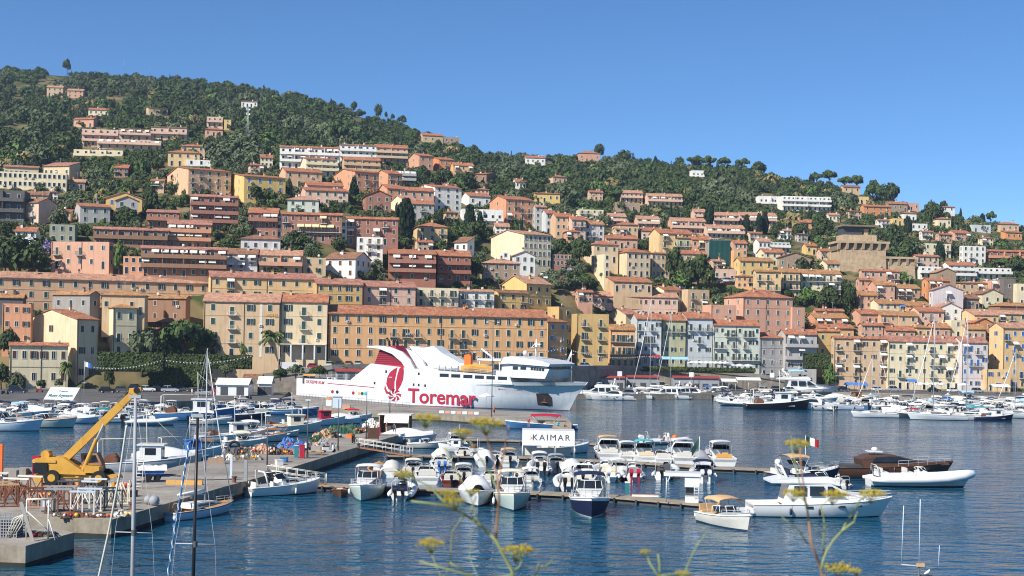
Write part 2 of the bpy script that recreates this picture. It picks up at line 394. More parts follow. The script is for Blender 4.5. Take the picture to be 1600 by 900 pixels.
def window_mesh(w, h, st, hi):
 def mk():
  mb = MB(); f = .09
  for b in ((-w / 2 - f, -w / 2, -h / 2, h / 2), (w / 2, w / 2 + f, -h / 2, h / 2), (-w / 2 - f, w / 2 + f, h / 2, h / 2 + f), (-w / 2 - f - .05, w / 2 + f + .05, -h / 2 - f, -h / 2)):
   mb.box(b[0], b[1], -.09, .02, b[2], b[3], 0)
  mb.box(-w / 2, w / 2, -.012, .02, -h / 2, h / 2, 1)
  if st not in 'd':
   mb.box(-.035, .035, -.03, .01, -h / 2, h / 2, 0)
  if not hi and st in 'gblw':
   mb.add([(-w / 2, -.05, -h / 2), (w / 2, -.05, -h / 2), (w / 2, -.05, h / 2), (-w / 2, -.05, h / 2)], [(0, 1, 2, 3)], 2)
  sc_ = {'g': 'green', 'b': 'brownsh', 'l': 'blue', 'w': 'green', 'n': 'white', 'd': 'black'}[st]
  return mb.mesh('window', ['frame' if st in 'nwg' else 'offwhite', 'glass', sc_])
 return cached(('win', w, h, st, hi), mk)
def shutter_mesh(w, h, st, op):
 def mk():
  mb = MB(); n = max(4, int(h / .16))
  if op:   # one leaf folded back on the wall
   for sx in (op,):
    x0 = sx * (w / 2 + .06); x1 = sx * (w + .02)
    mb.box(min(x0, x1), max(x0, x1), -.14, -.1, -h / 2, h / 2, 0)
    for i in range(n): z = -h / 2 + (i + .5) * h / n; mb.box(min(x0, x1) + .05, max(x0, x1) - .05, -.16, -.14, z - .03, z + .03, 0)
  else:
   for sx in (-1, 1):
    x0 = sx * .015; x1 = sx * w / 2
    mb.box(min(x0, x1), max(x0, x1), -.07, -.02, -h / 2, h / 2, 0)
    for i in range(n): z = -h / 2 + (i + .5) * h / n; mb.box(min(x0, x1) + .05, max(x0, x1) - .05, -.085, -.07, z - .03, z + .03, 0)
  return mb.mesh('shutter', [{'b': 'brownsh', 'l': 'blue'}.get(st, 'green')])
 return cached(('sh', w, h, st, op), mk)
def rail_mesh(w, d, m):
 def mk():
  mb = MB()
  for z in (.95, .1):
   mb.box(-w / 2, w / 2, -d, -d + .05, z, z + .06); mb.box(-w / 2, -w / 2 + .05, -d + .05, 0, z, z + .06); mb.box(w / 2 - .05, w / 2, -d + .05, 0, z, z + .06)
  n = max(3, int(w / .22))
  for i in range(n + 1): x = -w / 2 + .02 + (w - .06) * i / n; mb.box(x, x + .03, -d + .01, -d + .04, .1, .95)
  for i in range(1, 4): y = -d * i / 4; mb.box(-w / 2 + .01, -w / 2 + .04, y, y + .03, .1, .95); mb.box(w / 2 - .04, w / 2 - .01, y, y + .03, .1, .95)
  return mb.mesh('railing', [m])
 return cached(('rail', round(w, 1), d, m), mk)
def slab_mesh(w, d, m):
 return cached(('slab', round(w, 1), d, m), lambda: MB().box(-w / 2 - .05, w / 2 + .05, -d - .04, .02, -.14, 0).mesh('balcony', [m]))
def awning_mesh(w, d, drop, m):
 def mk():
  mb = MB()
  mb.add([(-w / 2, 0, 0), (w / 2, 0, 0), (w / 2, -d, -drop), (-w / 2, -d, -drop), (-w / 2, 0, -.05), (w / 2, 0, -.05), (w / 2, -d, -drop - .28), (-w / 2, -d, -drop - .28)], [(0, 3, 2, 1), (2, 3, 7, 6), (0, 4, 7, 3), (1, 2, 6, 5), (4, 5, 6, 7)])
  return mb.mesh('awning', [m])
 return cached(('awn', round(w, 1), d, drop, m), mk)
def chimney_mesh(m):
 def mk():
  mb = MB(); mb.box(-.3, .3, -.3, .3, -.8, 1., 0); mb.box(-.38, .38, -.38, .38, 1., 1.1, 1); mb.box(-.25, .25, -.25, .25, 1.1, 1.3, 0); mb.prism([(-.4, 1.3), (.4, 1.3), (0, 1.55)], -.4, .4, 'y', 1)
  return mb.mesh('chimney', [m, tmat('b')])
 return cached(('chim', m), mk)
def q(v, s=.1): return round(round(v / s) * s, 2)
def house(label, xl, c, xr, ye, yb, th=12, roof='r', wall='peach', tile='o', nf=2, nc=3, ns=1, d=10., win='g', bal=0., gal=(), awn=0., awc='awn_w', pitch=.42, ov=.45, Y=None, dy=0., hi=0, ch=1, name='house', cat='house', und=6., wh=1.45, ww=.95, door=1, skip=(), galc=None, solid=0, er=None, par=.7, group=None):
 yy = (depth(c, yb) if Y is None else Y) + dy
 C = at_y(c, yb, yy); u0, vb = un(c, yb); ve = un(c, ye)[1]
 H = (vb - ve) * yy
 if er is not None:   # turn read from how far the eaves line falls along the front
  px2 = xr if th >= 0 else xl
  u2, v2 = un(px2, er); Y2 = (CAMH - (C.z + H)) / v2; p2 = Vector((u2 * Y2, Y2, 0))
  dd = p2 - Vector((C.x, C.y, 0))
  th = math.degrees(math.atan2(dd.y, dd.x)) if th >= 0 else math.degrees(math.atan2(-dd.y, -dd.x))
 a = R(th); ca, sa = math.cos(a), math.sin(a)
 rm = (ye + yb) / 2
 if th >= 0:
  u = un(xr, rm)[0]; W = (u * C.y - C.x) / (ca - u * sa)
  if c - xl > 2: u = un(xl, rm)[0]; D = (u * C.y - C.x) / (-sa - u * ca)
  else: D = d
  O = C
 else:
  u = un(xl, rm)[0]; W = -(u * C.y - C.x) / (ca - u * sa)
  if xr - c > 2: u = un(xr, rm)[0]; D = (u * C.y - C.x) / (-sa - u * ca)
  else: D = d
  O = Vector((C.x - W * ca, C.y - W * sa, C.z))
 D = min(max(D, 3.), 27. if c - xl > 20 or xr - c > 20 else 13.); W = max(W, 2.)
 pitch = min(pitch, (5.2 if hi else 4.2) / (W if roof == 'p' else D) if roof in 'rp' else pitch)
 side = 'l' if th >= 0 else 'r'
 r = thing(name, label, cat, O, a, group)
 r['wd'] = 0; del r['wd']
 rn = random.Random(hash((xl, c, ye, yb)) & 0xffff)
 for i in range(int(W // 5) + 2):
  x = W * i / (int(W // 5) + 1); CTRL.append((O.x + x * ca, O.y + x * sa, O.z))
 sidepts = int(D // 5) + 1
 for i in range(1, sidepts + 1):
  yv = D * i / sidepts; xx = 0 if side == 'l' else W
  CTRL.append((O.x + xx * ca - yv * sa, O.y + xx * sa + yv * ca, O.z + .08 * yv))
 wm = wmat(wall); rise = 0
 mb = MB()
 if roof == 'f':
  t = .25; zi = H - par
  mb.box(0, W, 0, D, -und, H, 0, skip='tb')
  mb.box(t, W - t, t, D - t, zi, H, 0, skip='tb')
  for (x0, x1, y0, y1) in ((0, W, 0, t), (0, W, D - t, D), (0, t, t, D - t), (W - t, W, t, D - t)):
   mb.add([(x0, y0, H), (x1, y0, H), (x1, y1, H), (x0, y1, H)], [(0, 1, 2, 3)])
 else:
  mb.box(0, W, 0, D, -und, H, 0, skip='tb')
  if roof == 'r': rise = D / 2 * pitch; [mb.add([(x, 0, H), (x, D, H), (x, D / 2, H + rise)], [(0, 1, 2)]) for x in (0, W)]
  if roof == 'p': rise = W / 2 * pitch; [mb.add([(0, y, H), (W, y, H), (W / 2, y, H + rise)], [(0, 1, 2)]) for y in (0, D)]
  if roof == 's':
   rise = D * pitch
   for x in (0, W): mb.add([(x, 0, H), (x, D, H), (x, D, H + rise)], [(0, 1, 2)])
   mb.add([(0, D, H), (W, D, H), (W, D, H + rise), (0, D, H + rise)], [(0, 1, 2, 3)])
 mb.build('wall', [wm], r)
 mb = MB(); t = .2; z0 = H + .004; trm = 'offwhite'
 if roof == 'r': mb.prism([(-ov, z0 - ov * pitch), (D / 2, z0 + rise), (D + ov, z0 - ov * pitch), (D + ov, z0 - ov * pitch + t), (D / 2, z0 + rise + t), (-ov, z0 - ov * pitch + t)], -.3, W + .3, 'x')
 elif roof == 'p': mb.prism([(-ov, z0 - ov * pitch), (W / 2, z0 + rise), (W + ov, z0 - ov * pitch), (W + ov, z0 - ov * pitch + t), (W / 2, z0 + rise + t), (-ov, z0 - ov * pitch + t)], -.35, D + .3, 'y')
 elif roof == 's': mb.prism([(-ov, z0 - ov * pitch), (D + .2, z0 + (D + .2) * pitch), (D + .2, z0 + (D + .2) * pitch + t), (-ov, z0 - ov * pitch + t)], -.3, W + .3, 'x')
 elif roof == 'h':
  k = min(W, D) / 2; rise = k * pitch; o = ov
  mb.box(-o, W + o, -o, D + o, z0, z0 + .12, 0, skip='t')
  e = [(-o, -o, z0 + .12), (W + o, -o, z0 + .12), (W + o, D + o, z0 + .12), (-o, D + o, z0 + .12)]
  rg = [(k, D / 2, z0 + rise), (W - k, D / 2, z0 + rise)] if W >= D else [(W / 2, k, z0 + rise), (W / 2, D - k, z0 + rise)]
  if W >= D: mb.add(e + rg, [(0, 1, 5, 4), (1, 2, 5), (2, 3, 4, 5), (3, 0, 4)])
  else: mb.add(e + rg, [(0, 1, 4), (1, 2, 5, 4), (2, 3, 5), (3, 0, 4, 5)])
 else: mb.add([(.25, .25, H - par), (W - .25, .25, H - par), (W - .25, D - .25, H - par), (.25, D - .25, H - par)], [(0, 1, 2, 3)])
 rf = mb.build('roof', [tmat(tile) if roof != 'f' or tile != 'o' else mat('terrace_paving', S(170, 120, 92), .9, .2, .8)], r)
 rtop = H + rise
 if roof in 'rhp':
  for i in range(ch):
   x = W * rn.uniform(.15, .85); y = D * rn.uniform(.3, .5)
   z = H + (y * pitch if roof == 'r' else min(y, x, W - x) * pitch if roof == 'h' else min(x, W - x) * pitch)
   link('chimney', chimney_mesh(wm), rf, (x, y, z))
 fh = H / nf
 h0 = min(wh, fh * .52)
 def put(face, L, n, floors):
  for k in floors:
   for i in range(n):
    if (k, i) in skip and face == 'f': continue
    s = (i + .5) / n * L
    w = q(min(ww, .5 * L / n)); h = q(h0); zc = (k + .56) * fh
    if w < .3: continue
    isb = face == 'f' and ((k, i) in bal if isinstance(bal, (list, tuple, set)) else (k > 0 and rn.random() < bal))
    ing = face == 'f' and k in gal
    if isb or ing: h = q(min(2.2, fh * .7)); zc = k * fh + .12 + h / 2
    if face == 'f': loc, rz = (s, 0, zc), 0
    elif face == 'l': loc, rz = (0, L - s, zc), -math.pi / 2
    else: loc, rz = (W, s, zc), math.pi / 2
    st = win
    if st in 'gbl' and rn.random() < .22: st = 'n'
    isdoor = k == 0 and door and face == 'f' and rn.random() < .4
    if isdoor: h = q(min(2.2, fh * .72)); loc = (loc[0], loc[1], h / 2 + .1); st = 'd'
    o = link('door' if isdoor else 'window', window_mesh(w, h, st, hi), r, loc, rz)
    if hi and st in 'gblw':
     if rn.random() < .3: [link('shutter', shutter_mesh(w, h, st, e), o) for e in (-1, 1)]
     else: link('shutter', shutter_mesh(w, h, st, 0), o)
    if isb:
     bw = q(min(w + 1.3, L / n * .95)); bd = 1.0
     b = link('balcony', slab_mesh(bw, bd, 'offwhite'), r, (s, 0, k * fh + .1))
     link('railing', rail_mesh(bw, bd, 'offwhite' if solid else 'darksteel'), b, (0, 0, 0))
    if (isb or ing) and rn.random() < awn:
     link('awning', awning_mesh(q(min(w + 1.2, L / n * .9)), 1.3, .75, awc), r, (s, -.03, k * fh + fh * .92))
 put('f', W, nc, range(nf))
 if (side == 'l' and c - xl > 2) or (side == 'r' and xr - c > 2): put(side, D, ns, range(nf))
 if hi:
  for x in ([.25] if W < 14 else [.25, W * .5 + rn.uniform(-1, 1)]): link('downpipe', cached(('dp', q(H, .5)), lambda: MB().tube([(0, -.08, 0), (0, -.08, q(H, .5) - .3), (0, -.4, q(H, .5))], .07, 5).mesh('downpipe', ['brownsh'])), r, (x, 0, 0))
 if hi and roof != 'f' and not gal:
  for k in (1, nf - 1): MB().box(-.05, W + .05, -.07, 0, k * fh - .1, k * fh + .04).build('string_course', [wm], r)
 for i in range(int(W // 7)):
  if rn.random() < .55: link('air_conditioner', cached('aircon', lambda: MB().box(-.45, .45, -.35, 0, -.3, .3).cyl((.1, -.37, 0), (.1, -.35, 0), .22, n=10, mi=1).mesh('air_conditioner', ['offwhite', 'darkgrey'])), r, (W * rn.uniform(.08, .92), 0, fh * (rn.randrange(nf) + .3)))
 if rn.random() < .45: link('satellite_dish', cached('satdish', lambda: MB().ball((0, -.3, .7), .42, 10, 5, sc=(1, .3, 1)).tube([(0, 0, -1.2), (0, 0, .7), (0, -.3, .7)], .03, 4).mesh('satellite_dish', ['offwhite'])), rf, (W * rn.uniform(.1, .9), D * .35, H + (0 if roof == 'f' else min(rise * .6, 1.2))))
 if roof != 'f' and rn.random() < .6:
  link('aerial', cached('roof_aerial', lambda: MB().tube([(0, 0, -1.5), (0, 0, 2.6)], .035, 4).tube([(-.7, 0, 2.4), (.7, 0, 2.4)], .025, 4).tube([(-.5, -.3, 2.1), (-.5, .3, 2.1)], .02, 4).tube([(.4, -.25, 2.4), (.4, .25, 2.4)], .02, 4).mesh('aerial', ['steel'])), rf, (W * rn.uniform(.2, .8), D * .5, H + (rise if roof != 's' else rise * .5)))
 for k in gal:
  g = MB(); dpt = 1.5; z = k * fh + .05
  g.box(0, W, -dpt, .02, z - .22, z, 0); g.box(0, W, -dpt, -dpt + .15, z, z + .95, 0)
  g.box(0, .15, -dpt + .15, 0, z, z + .95, 0); g.box(W - .15, W, -dpt + .15, 0, z, z + .95, 0)
  nb = max(1, int(W / 6))
  for i in range(1, nb): x = W * i / nb; g.box(x - .12, x + .12, -dpt + .15, .0, z, z + fh - .23, 0)
  g.build('balcony', [wmat(galc or wall)], r)
 u1, v1 = un(c, ye); py_top = ye - rtop * 0 - (rise * F / yy)
 if W > 25 and th > 0:
  for k in range(6):
   e = [O + Vector((ca, sa, 0)) * (W * t / 6) for t in (k, k + 1)]; m_ = F / e[0].y; rw = YH + (CAMH - O.z) * m_ + (e[0].x * m_) * SR
   RECTS.append((800 + F * e[0].x / e[0].y - 2, 800 + F * e[1].x / e[1].y + 2, rw - (H + rise) * m_, rw, e[0].y))
 RECTS.append((min(xl, c), max(xr, c), py_top, yb, yy))
 r['_'] = 0; del r['_']
 return r, W, D, H, fh
def front_pt(h, x, y, z):
 """world-free helper: a local point on a house front"""
 return Vector((x, y, z))
H = house
AB = dict(name='apartment_building', cat='apartment building')
H('cream two-storey quayside house with small twin gablets and orange roof', -30, 14, 106, 539, 607, 20, 'r', 'cream', nf=2, nc=6, ns=2, hi=1, win='b', ch=2, wh=1.9)
H('tall cream house with broad blank sunlit gable above the parking square', 41, 119, 152, 499, 600, 50, 'r', 'buff', nf=3, nc=2, ns=1, hi=1, win='b', pitch=.4, wh=1.7, skip=(), dy=4)
H('yellow-cream four-storey house with mossy hipped roof and corner balconies', 144, 175, 213, 481, 588, 30, 'h', 'cream', 'y', nf=4, nc=2, ns=1, hi=1, bal={(2, 0), (2, 1), (1, 1)}, dy=9, wh=1.7)
H('brick-orange house with flat roof terrace left of the cream gable', -40, 3, 48, 474, 540, 8, 'f', 'tangerine', nf=3, nc=3, ns=1, hi=1, win='b', dy=3, d=6)
H('low dark house with mossy roof and tall chimney behind the orange terrace', -20, -19, 36, 464, 500, 10, 'r', 'darkgrey', 'y', nf=1, nc=3, d=5, dy=7)
H('small grey house with ochre tiled roof and right gable end', 82, 140, 156, 460, 490, -22, 'r', 'concrete', 'y', nf=1, nc=3, d=5, dy=-4, win='d')
H('wide cottage with mossy roof beside the yellow-cream house', 158, 159, 226, 461, 492, 6, 'h', 'sand', 'y', nf=1, nc=5, d=6, dy=-4, win='d')
H('mustard three-storey house with two long brown balconies by the pine', 226, 289, 297, 466, 540, -10, 'r', 'brown', 'y', nf=4, nc=2, gal=(2, 1), hi=1, galc='brown', ns=0, dy=6, win='b')
hotel = H('peach hotel front with white arched window surrounds and stacked white balconies', 315, 317, 436, 470, 557, 5, 'r', 'sand', 'p', nf=4, nc=4, hi=1, win='w', bal={(1, 1), (2, 1), (3, 1)}, solid=1, d=11, wh=1.7, ww=1.1)
wing = H('pale yellow hotel wing with columned porch and three middle balconies', 436, 437, 511, 471, 558, 5, 'r', 'buff', 'o', nf=4, nc=3, hi=1, win='w', bal={(1, 1), (2, 1), (3, 1)}, d=11, wh=1.7, ww=1.1, door=0)
long_ = H('very long ochre apartment block with three window rows behind the ferry', 512, 513, 855, 489, 561, 16, 'r', 'ochre', 'o', nf=4, nc=19, hi=1, win='g', bal={(1, 5), (2, 5), (1, 6), (2, 6), (1, 7), (2, 7), (1, 10), (2, 10), (2, 11), (1, 11)}, d=11, ch=3, wh=1.7, name='apartment_building', cat='apartment building')
H('short ochre end house with blue windows at the end of the long block', 853, 855, 886, 503, 573, 40, 'h', 'ochre', 'o', nf=4, nc=2, hi=1, win='l', d=10, dy=1)
H('square mustard tower house with blank lit side wall', 848, 872, 900, 479, 568, 38, 'f', 'mustard', nf=4, nc=1, ns=0, hi=1, dy=18)
H('mustard house with three stacked pairs of dark balconies', 899, 900, 951, 490, 572, 8, 'f', 'mustard', nf=4, nc=2, hi=1, bal=1., d=9)
H('little ochre house with bright orange roof and thin balcony rails', 951, 953, 992, 515, 573, 5, 'r', 'ochre', 'y', nf=3, nc=4, hi=1, bal={(1, 0), (1, 1), (1, 2), (1, 3), (2, 0), (2, 1), (2, 2), (2, 3)}, d=8)
H('peeling pinkish gable wall house above the little ochre house', 950, 977, 996, 491, 545, 28, 'r', 'buff', 'r', nf=3, nc=1, ns=0, dy=14)
H('pale blue-grey terraced house with paired balconies next to ochre house', 992, 994, 1033, 498, 574, 8, 'r', 'bluegrey', 'o', nf=4, nc=4, hi=1, bal={(3, 0), (3, 2), (2, 1), (2, 2)}, d=9)
H('olive-green terraced house between two blue ones', 1032, 1033, 1071, 500, 575, 9, 'r', 'olive', 'o', nf=4, nc=3, hi=1, bal={(3, 1), (3, 2), (3, 0)}, d=9)
H('ice-blue narrow house taller than its terrace neighbours', 1070, 1072, 1113, 497, 577, 12, 'r', 'bluegrey', 'o', nf=4, nc=3, hi=1, bal={(3, 0), (3, 1), (3, 2), (2, 1)}, d=9, pitch=.45)
H('long grey-green terraced house with many small balconies above white parasols', 1113, 1114, 1187, 508, 581, 9, 'r', 'palegreen', 'o', nf=4, nc=8, hi=1, bal=.5, d=9, ch=2)
H('low grey house with orange hipped roof at the end of the terrace', 1152, 1187, 1226, 528, 589, 22, 'h', 'grey', 'o', nf=4, nc=3, ns=1, hi=1, win='n')
H('grey house of open terraces with white awnings above the ramp', 1224, 1226, 1276, 522, 600, 8, 'r', 'grey', 'o', nf=4, nc=3, gal=(3, 2), hi=1, awn=.7, d=8)
H('ochre house with low roof between the awning terraces and beige block', 1272, 1275, 1312, 517, 603, 6, 'r', 'mustard', 'o', nf=4, nc=2, hi=1, d=8, dy=6)
H('beige four-storey harbour house with rows of drawn white awnings', 1299, 1302, 1386, 528, 607, 5, 'r', 'sand', 'o', nf=4, nc=6, hi=1, win='b', bal={(3, 0), (3, 2), (3, 5), (2, 0), (2, 2), (2, 5), (1, 0), (1, 2), (1, 5)}, awn=.85, d=9)
H('long cream-white harbour house with dark green shutters', 1385, 1387, 1501, 533, 608, 6, 'r', 'cream', 'r', nf=4, nc=9, hi=1, bal={(3, 2), (3, 5), (3, 7), (2, 2), (2, 5), (2, 6), (2, 8), (1, 1), (1, 5), (1, 7)}, awn=.4, d=9, ch=3)
H('lilac-white narrow harbour house with blue window trim', 1500, 1502, 1543, 535, 609, 7, 'r', 'lilac', 'r', nf=4, nc=4, hi=1, win='l', bal={(3, 0), (3, 2), (2, 1), (2, 2), (1, 3)}, awn=.3, d=9)
H('orange corner house with blue shutters and sunlit peach gable', 1545, 1566, 1640, 512, 611, 14, 'r', 'apricot', 'p', nf=5, nc=6, ns=1, hi=1, win='l', bal=.4, awn=.3, dy=5)
H('low orange annex with blue windows in front of the corner house', 1539, 1541, 1579, 577, 611, 6, 'f', 'apricot', nf=2, nc=3, hi=1, win='l', d=6, dy=-2)
H('long peach terrace under one low roof above the mustard house', -60, -59, 328, 431, 485, 18, 'r', 'peach', 'p', nf=3, nc=17, er=443, hi=1, d=8, ch=4, wh=1.6, dy=7)
H('yellow terrace of green shutters with one striped awning', 327, 328, 494, 432, 485, 16, 'r', 'apricot', 'r', nf=3, nc=8, hi=1, d=8, bal={(2, 1)}, awn=1, ch=2)
H('ochre terrace section under a red roof above the ferry funnel', 493, 494, 566, 443, 489, 16, 'r', 'mustard', 'r', nf=3, nc=5, hi=1, d=8)
H('pinkish-white terrace section with white drawn blinds', 565, 566, 649, 447, 490, 16, 'r', 'pink', 'r', nf=3, nc=4, hi=1, d=8, bal={(1, 1), (2, 1)}, awn=.5)
H('pale yellow house with pergola roof terrace and dark green doors', 648, 649, 716, 449, 492, 12, 'f', 'cream', nf=3, nc=4, hi=1, bal=.9, d=8)
H('white-grey house with three dark balcony doors', 715, 716, 772, 455, 493, 12, 'r', 'white', 'p', nf=3, nc=3, hi=1, bal=.8, d=7, pitch=.2)
H('mustard-yellow house with tall lit gable and lean-to balcony', 784, 822, 861, 443, 500, 38, 'r', 'yellow', 'p', nf=3, nc=3, ns=0, hi=1, win='b', dy=5)
H('smaller yellow house with red balcony hung with washing', 770, 778, 825, 457, 500, 25, 'r', 'yellow', 'b', nf=3, nc=3, ns=0, hi=1, win='b', bal=.4, d=7)
H('very long pink-beige terrace with small paired windows', 867, 868, 1059, 461, 515, 6, 'r', 'pink', 'p', nf=3, nc=17, hi=1, d=8, dy=52, ch=4, win='b')
H('big pink palazzo with orange hipped roof and white window frames', 1131, 1160, 1238, 464, 545, 18, 'h', 'rose', 'o', nf=5, nc=5, ns=2, hi=1, win='n', wh=1.6)
H('flat-roofed pink wing left of the palazzo', 1108, 1110, 1150, 476, 545, 14, 'f', 'rose', nf=3, nc=2, hi=1, win='n', d=8, dy=-3)
H('blank pink annex at the right end of the palazzo', 1236, 1237, 1257, 480, 548, 18, 'f', 'rose', nf=4, nc=1, d=8, win='n', ww=.6)
H('house with moss-orange roof and dormer below the pink terrace', 1058, 1062, 1142, 491, 540, 14, 'r', 'sand', 'y', nf=3, nc=6, d=8, dy=2)
H('cream gabled house with glazed loggia beside the long pink terrace', 1018, 1037, 1066, 453, 495, 35, 'r', 'cream', 'o', nf=3, nc=2, ns=0, dy=8)
H('flat cream block with curved white awning over its balcony', 1065, 1074, 1108, 452, 498, 20, 'f', 'sand', nf=3, nc=2, ns=0, bal=.7, awn=.6, dy=6)
H('salmon villa with flat roof and one big arched doorway', 80, 170, 177, 378, 421, -8, 'f', 'rose', nf=2, nc=5, ns=1, hi=1, bal={(1, 0), (1, 2)}, par=.5)
H('tiny white house with orange roof and yellow awning', 22, 24, 56, 361, 382, 8, 'r', 'white', nf=2, nc=3, d=7, awn=1, awc='awn_y', bal=.5)
H('raw olive-grey block beside the tiny white house', 75, 77, 117, 350, 380, 10, 'f', 'sage', nf=2, nc=3, d=7, win='d')
H('brown terraced apartments with deep shaded galleries and tile roof', 133, 146, 262, 357, 386, 12, 'r', 'brown', 'r', nf=2, nc=9, gal=(1, 0), d=9, win='d', **AB)
H('stepped terracotta terraces with tile parapets climbing right', 226, 262, 330, 349, 388, 12, 's', 'tangerine', 'r', nf=3, nc=5, gal=(1, 2), win='d', d=10, awn=.4, dy=3, **AB)
H('lower brown terraced block with striped awnings and dark void', 200, 220, 354, 387, 431, 10, 'r', 'brown', 'r', nf=3, nc=9, gal=(2, 1), win='d', awn=.7, d=8, **AB)
H('brown garage block at the foot of the terraced flats', 190, 192, 225, 400, 428, 8, 'f', 'tangerine', nf=2, nc=3, win='d', d=6)
H('brick-red flats of four arcaded storeys with white awnings', 246, 297, 372, 306, 360, 14, 'r', 'terracotta', 'r', nf=4, nc=6, ns=3, gal=(1, 2, 3), galc='redbrown', awn=.4, win='d', **AB)
H('low brick-red wing with terrace left of the arcaded flats', 227, 229, 280, 331, 356, 10, 's', 'terracotta', 'r', nf=2, nc=4, d=6, pitch=.2, gal=(1,))
H('peach five-storey block with sunlit gable and shaded loggias', 259, 294, 361, 264, 306, 30, 'r', 'peach', 'o', nf=4, nc=5, ns=1, bal=.3, wh=1.3, pitch=.34, **AB)
H('bright yellow block with square windows on its lit gable', 345, 381, 446, 275, 313, 26, 'r', 'yellow', 'o', nf=3, nc=4, ns=2, win='l', pitch=.34, **AB)
H('peach lower house with cream shutters in front of its upper storey', 261, 262, 312, 238, 259, 10, 'h', 'apricot', 'o', nf=2, nc=4, d=8)
H('peach upper house with low tiled roof among the olive trees', 282, 283, 320, 228, 246, 10, 'h', 'peach', 'o', nf=2, nc=3, d=8)
H('flat annex with pale blue sunshade beside peach house', 290, 291, 338, 249, 259, 10, 'f', 'white', nf=1, nc=3, d=5, win='d')
H('pinkish house with white balconies and shaded right wall', 25, 60, 88, 316, 349, -28, 'r', 'pink', 'b', nf=3, nc=2, ns=0, bal=.9, solid=1)
H('dark grey flat block at the left edge of the hillside', -30, -29, 38, 296, 347, 8, 'f', 'darkgrey', nf=3, nc=4, d=9, win='d', gal=(1, 2))
H('white-grey house with orange hipped roof and blind', 108, 125, 172, 322, 349, 22, 'r', 'grey', 'o', nf=2, nc=3, ns=1, awn=.8, bal=.4)
H('low peach outbuilding between two hillside houses', 74, 76, 110, 330, 345, 8, 's', 'peach', 'o', nf=1, nc=2, d=5, pitch=.2)
H('yellow house with blue shutter under a wide low gable', 158, 165, 222, 309, 338, 12, 'p', 'yellow', 'p', nf=2, nc=3, win='l', d=10, pitch=.4, ov=.9)
H('pale grey gabled porch house in front of the yellow gable', 168, 181, 216, 313, 338, 16, 'p', 'grey', 'o', nf=2, nc=2, d=6, dy=-6)
H('brown cottage half hidden by shrubs above the yellow gable', 40, 41, 75, 304, 318, 8, 'r', 'sand', 'b', nf=1, nc=3, d=7)
H('ruined stone cottage with tile roof among dense bushes', 107, 109, 133, 284, 297, 10, 'r', 'stone', 'p', nf=1, nc=2, d=6, win='d')
H('school row with four slanting red roofs at the left edge', -10, 6, 60, 260, 280, 16, 's', 'buff', 'r', nf=1, nc=7, d=12, pitch=.28)
H('school row with slanting red roof and shaded right wall', 68, 108, 125, 259, 280, -14, 's', 'buff', 'r', nf=1, nc=5, ns=0, d=12, pitch=.28)
H('long cream base of the school with ribbon windows', -20, -19, 104, 267, 292, 10, 'f', 'cream', nf=2, nc=16, d=6, dy=-8, win='d')
H('upper left cluster of stepped beige holiday flats', 125, 128, 185, 201, 229, 8, 'f', 'pink', nf=3, nc=5, gal=(1, 2), d=12, win='d', **AB)
H('upper right cluster of stepped beige holiday flats with awnings', 234, 236, 292, 198, 219, 8, 's', 'pink', 'p', nf=2, nc=5, gal=(1,), d=12, pitch=.1, win='d', **AB)
H('middle cluster of stepped holiday flats with white canopy', 184, 186, 236, 201, 219, 8, 's', 'pink', 'p', nf=2, nc=4, gal=(1,), d=12, pitch=.12, awn=.6, win='d', **AB)
H('long lower terrace of the stepped holiday flats', 150, 152, 252, 217, 231, 7, 'f', 'pink', nf=2, nc=8, gal=(1,), d=8, dy=-6, awn=.7, win='d', **AB)
H('lowest sunlit terrace house below the holiday flats', 113, 115, 192, 233, 243, 6, 'f', 'cream', nf=1, nc=6, d=7, win='d', gal=(0,))
H('small red villa with tile roof above the holiday flats', 115, 146, 154, 186, 199, -12, 'r', 'salmon', 'o', nf=1, nc=3, d=9)
H('long cream cottage with thin tile roof in the woods', 137, 138, 178, 171, 180, 6, 'r', 'cream', 'o', nf=1, nc=5, d=7)
H('shaded brown villa with slanting roofs under dark pines', 213, 232, 262, 168, 180, 20, 'r', 'sand', 'b', nf=1, nc=3, d=9)
H('brown villa half lost among cypresses near the ridge', 72, 73, 98, 136, 150, 6, 'r', 'sand', 'p', nf=2, nc=3, d=8)
H('second ridge villa with shuttered front behind cypresses', 104, 105, 130, 141, 152, 6, 'r', 'salmon', 'p', nf=2, nc=3, d=8)
H('narrow yellow tower house in the wood', 349, 350, 361, 187, 202, 8, 'f', 'yellow', nf=3, nc=1, d=5)
H('weathered pink villa beside the yellow tower house', 322, 323, 348, 182, 199, 8, 'f', 'pink', nf=2, nc=3, d=8, gal=(1,))
H('villa with round red roof below the yellow tower house', 318, 320, 348, 202, 213, 8, 'h', 'salmon', 'o', nf=1, nc=3, d=8)
H('long-roofed villa high on the slope beside the mast', 376, 377, 402, 158, 167, 6, 'r', 'white', 'o', nf=1, nc=4, d=8, pitch=.2)
H('white terraced flats with tall pillars, left half', 427, 437, 530, 229, 263, 8, 'r', 'white', 'o', nf=3, nc=9, ns=2, gal=(1, 2), d=10, win='d', awn=.3, galc='white', **AB)
H('white terraced flats with tall pillars, right half', 525, 531, 588, 226, 253, 8, 'r', 'white', 'o', nf=3, nc=6, ns=1, gal=(1, 2), d=10, win='d', galc='white', **AB)
H('brown-shaded end of the pillared flats', 585, 586, 637, 230, 254, 10, 'r', 'salmon', 'o', nf=3, nc=5, gal=(1, 2), d=10, win='d', galc='beige', **AB)
H('cream gabled flats below the pillared row', 461, 478, 527, 248, 274, 14, 'r', 'cream', 'o', nf=3, nc=5, ns=1, gal=(1, 2), d=9, win='d', dy=-8, **AB)
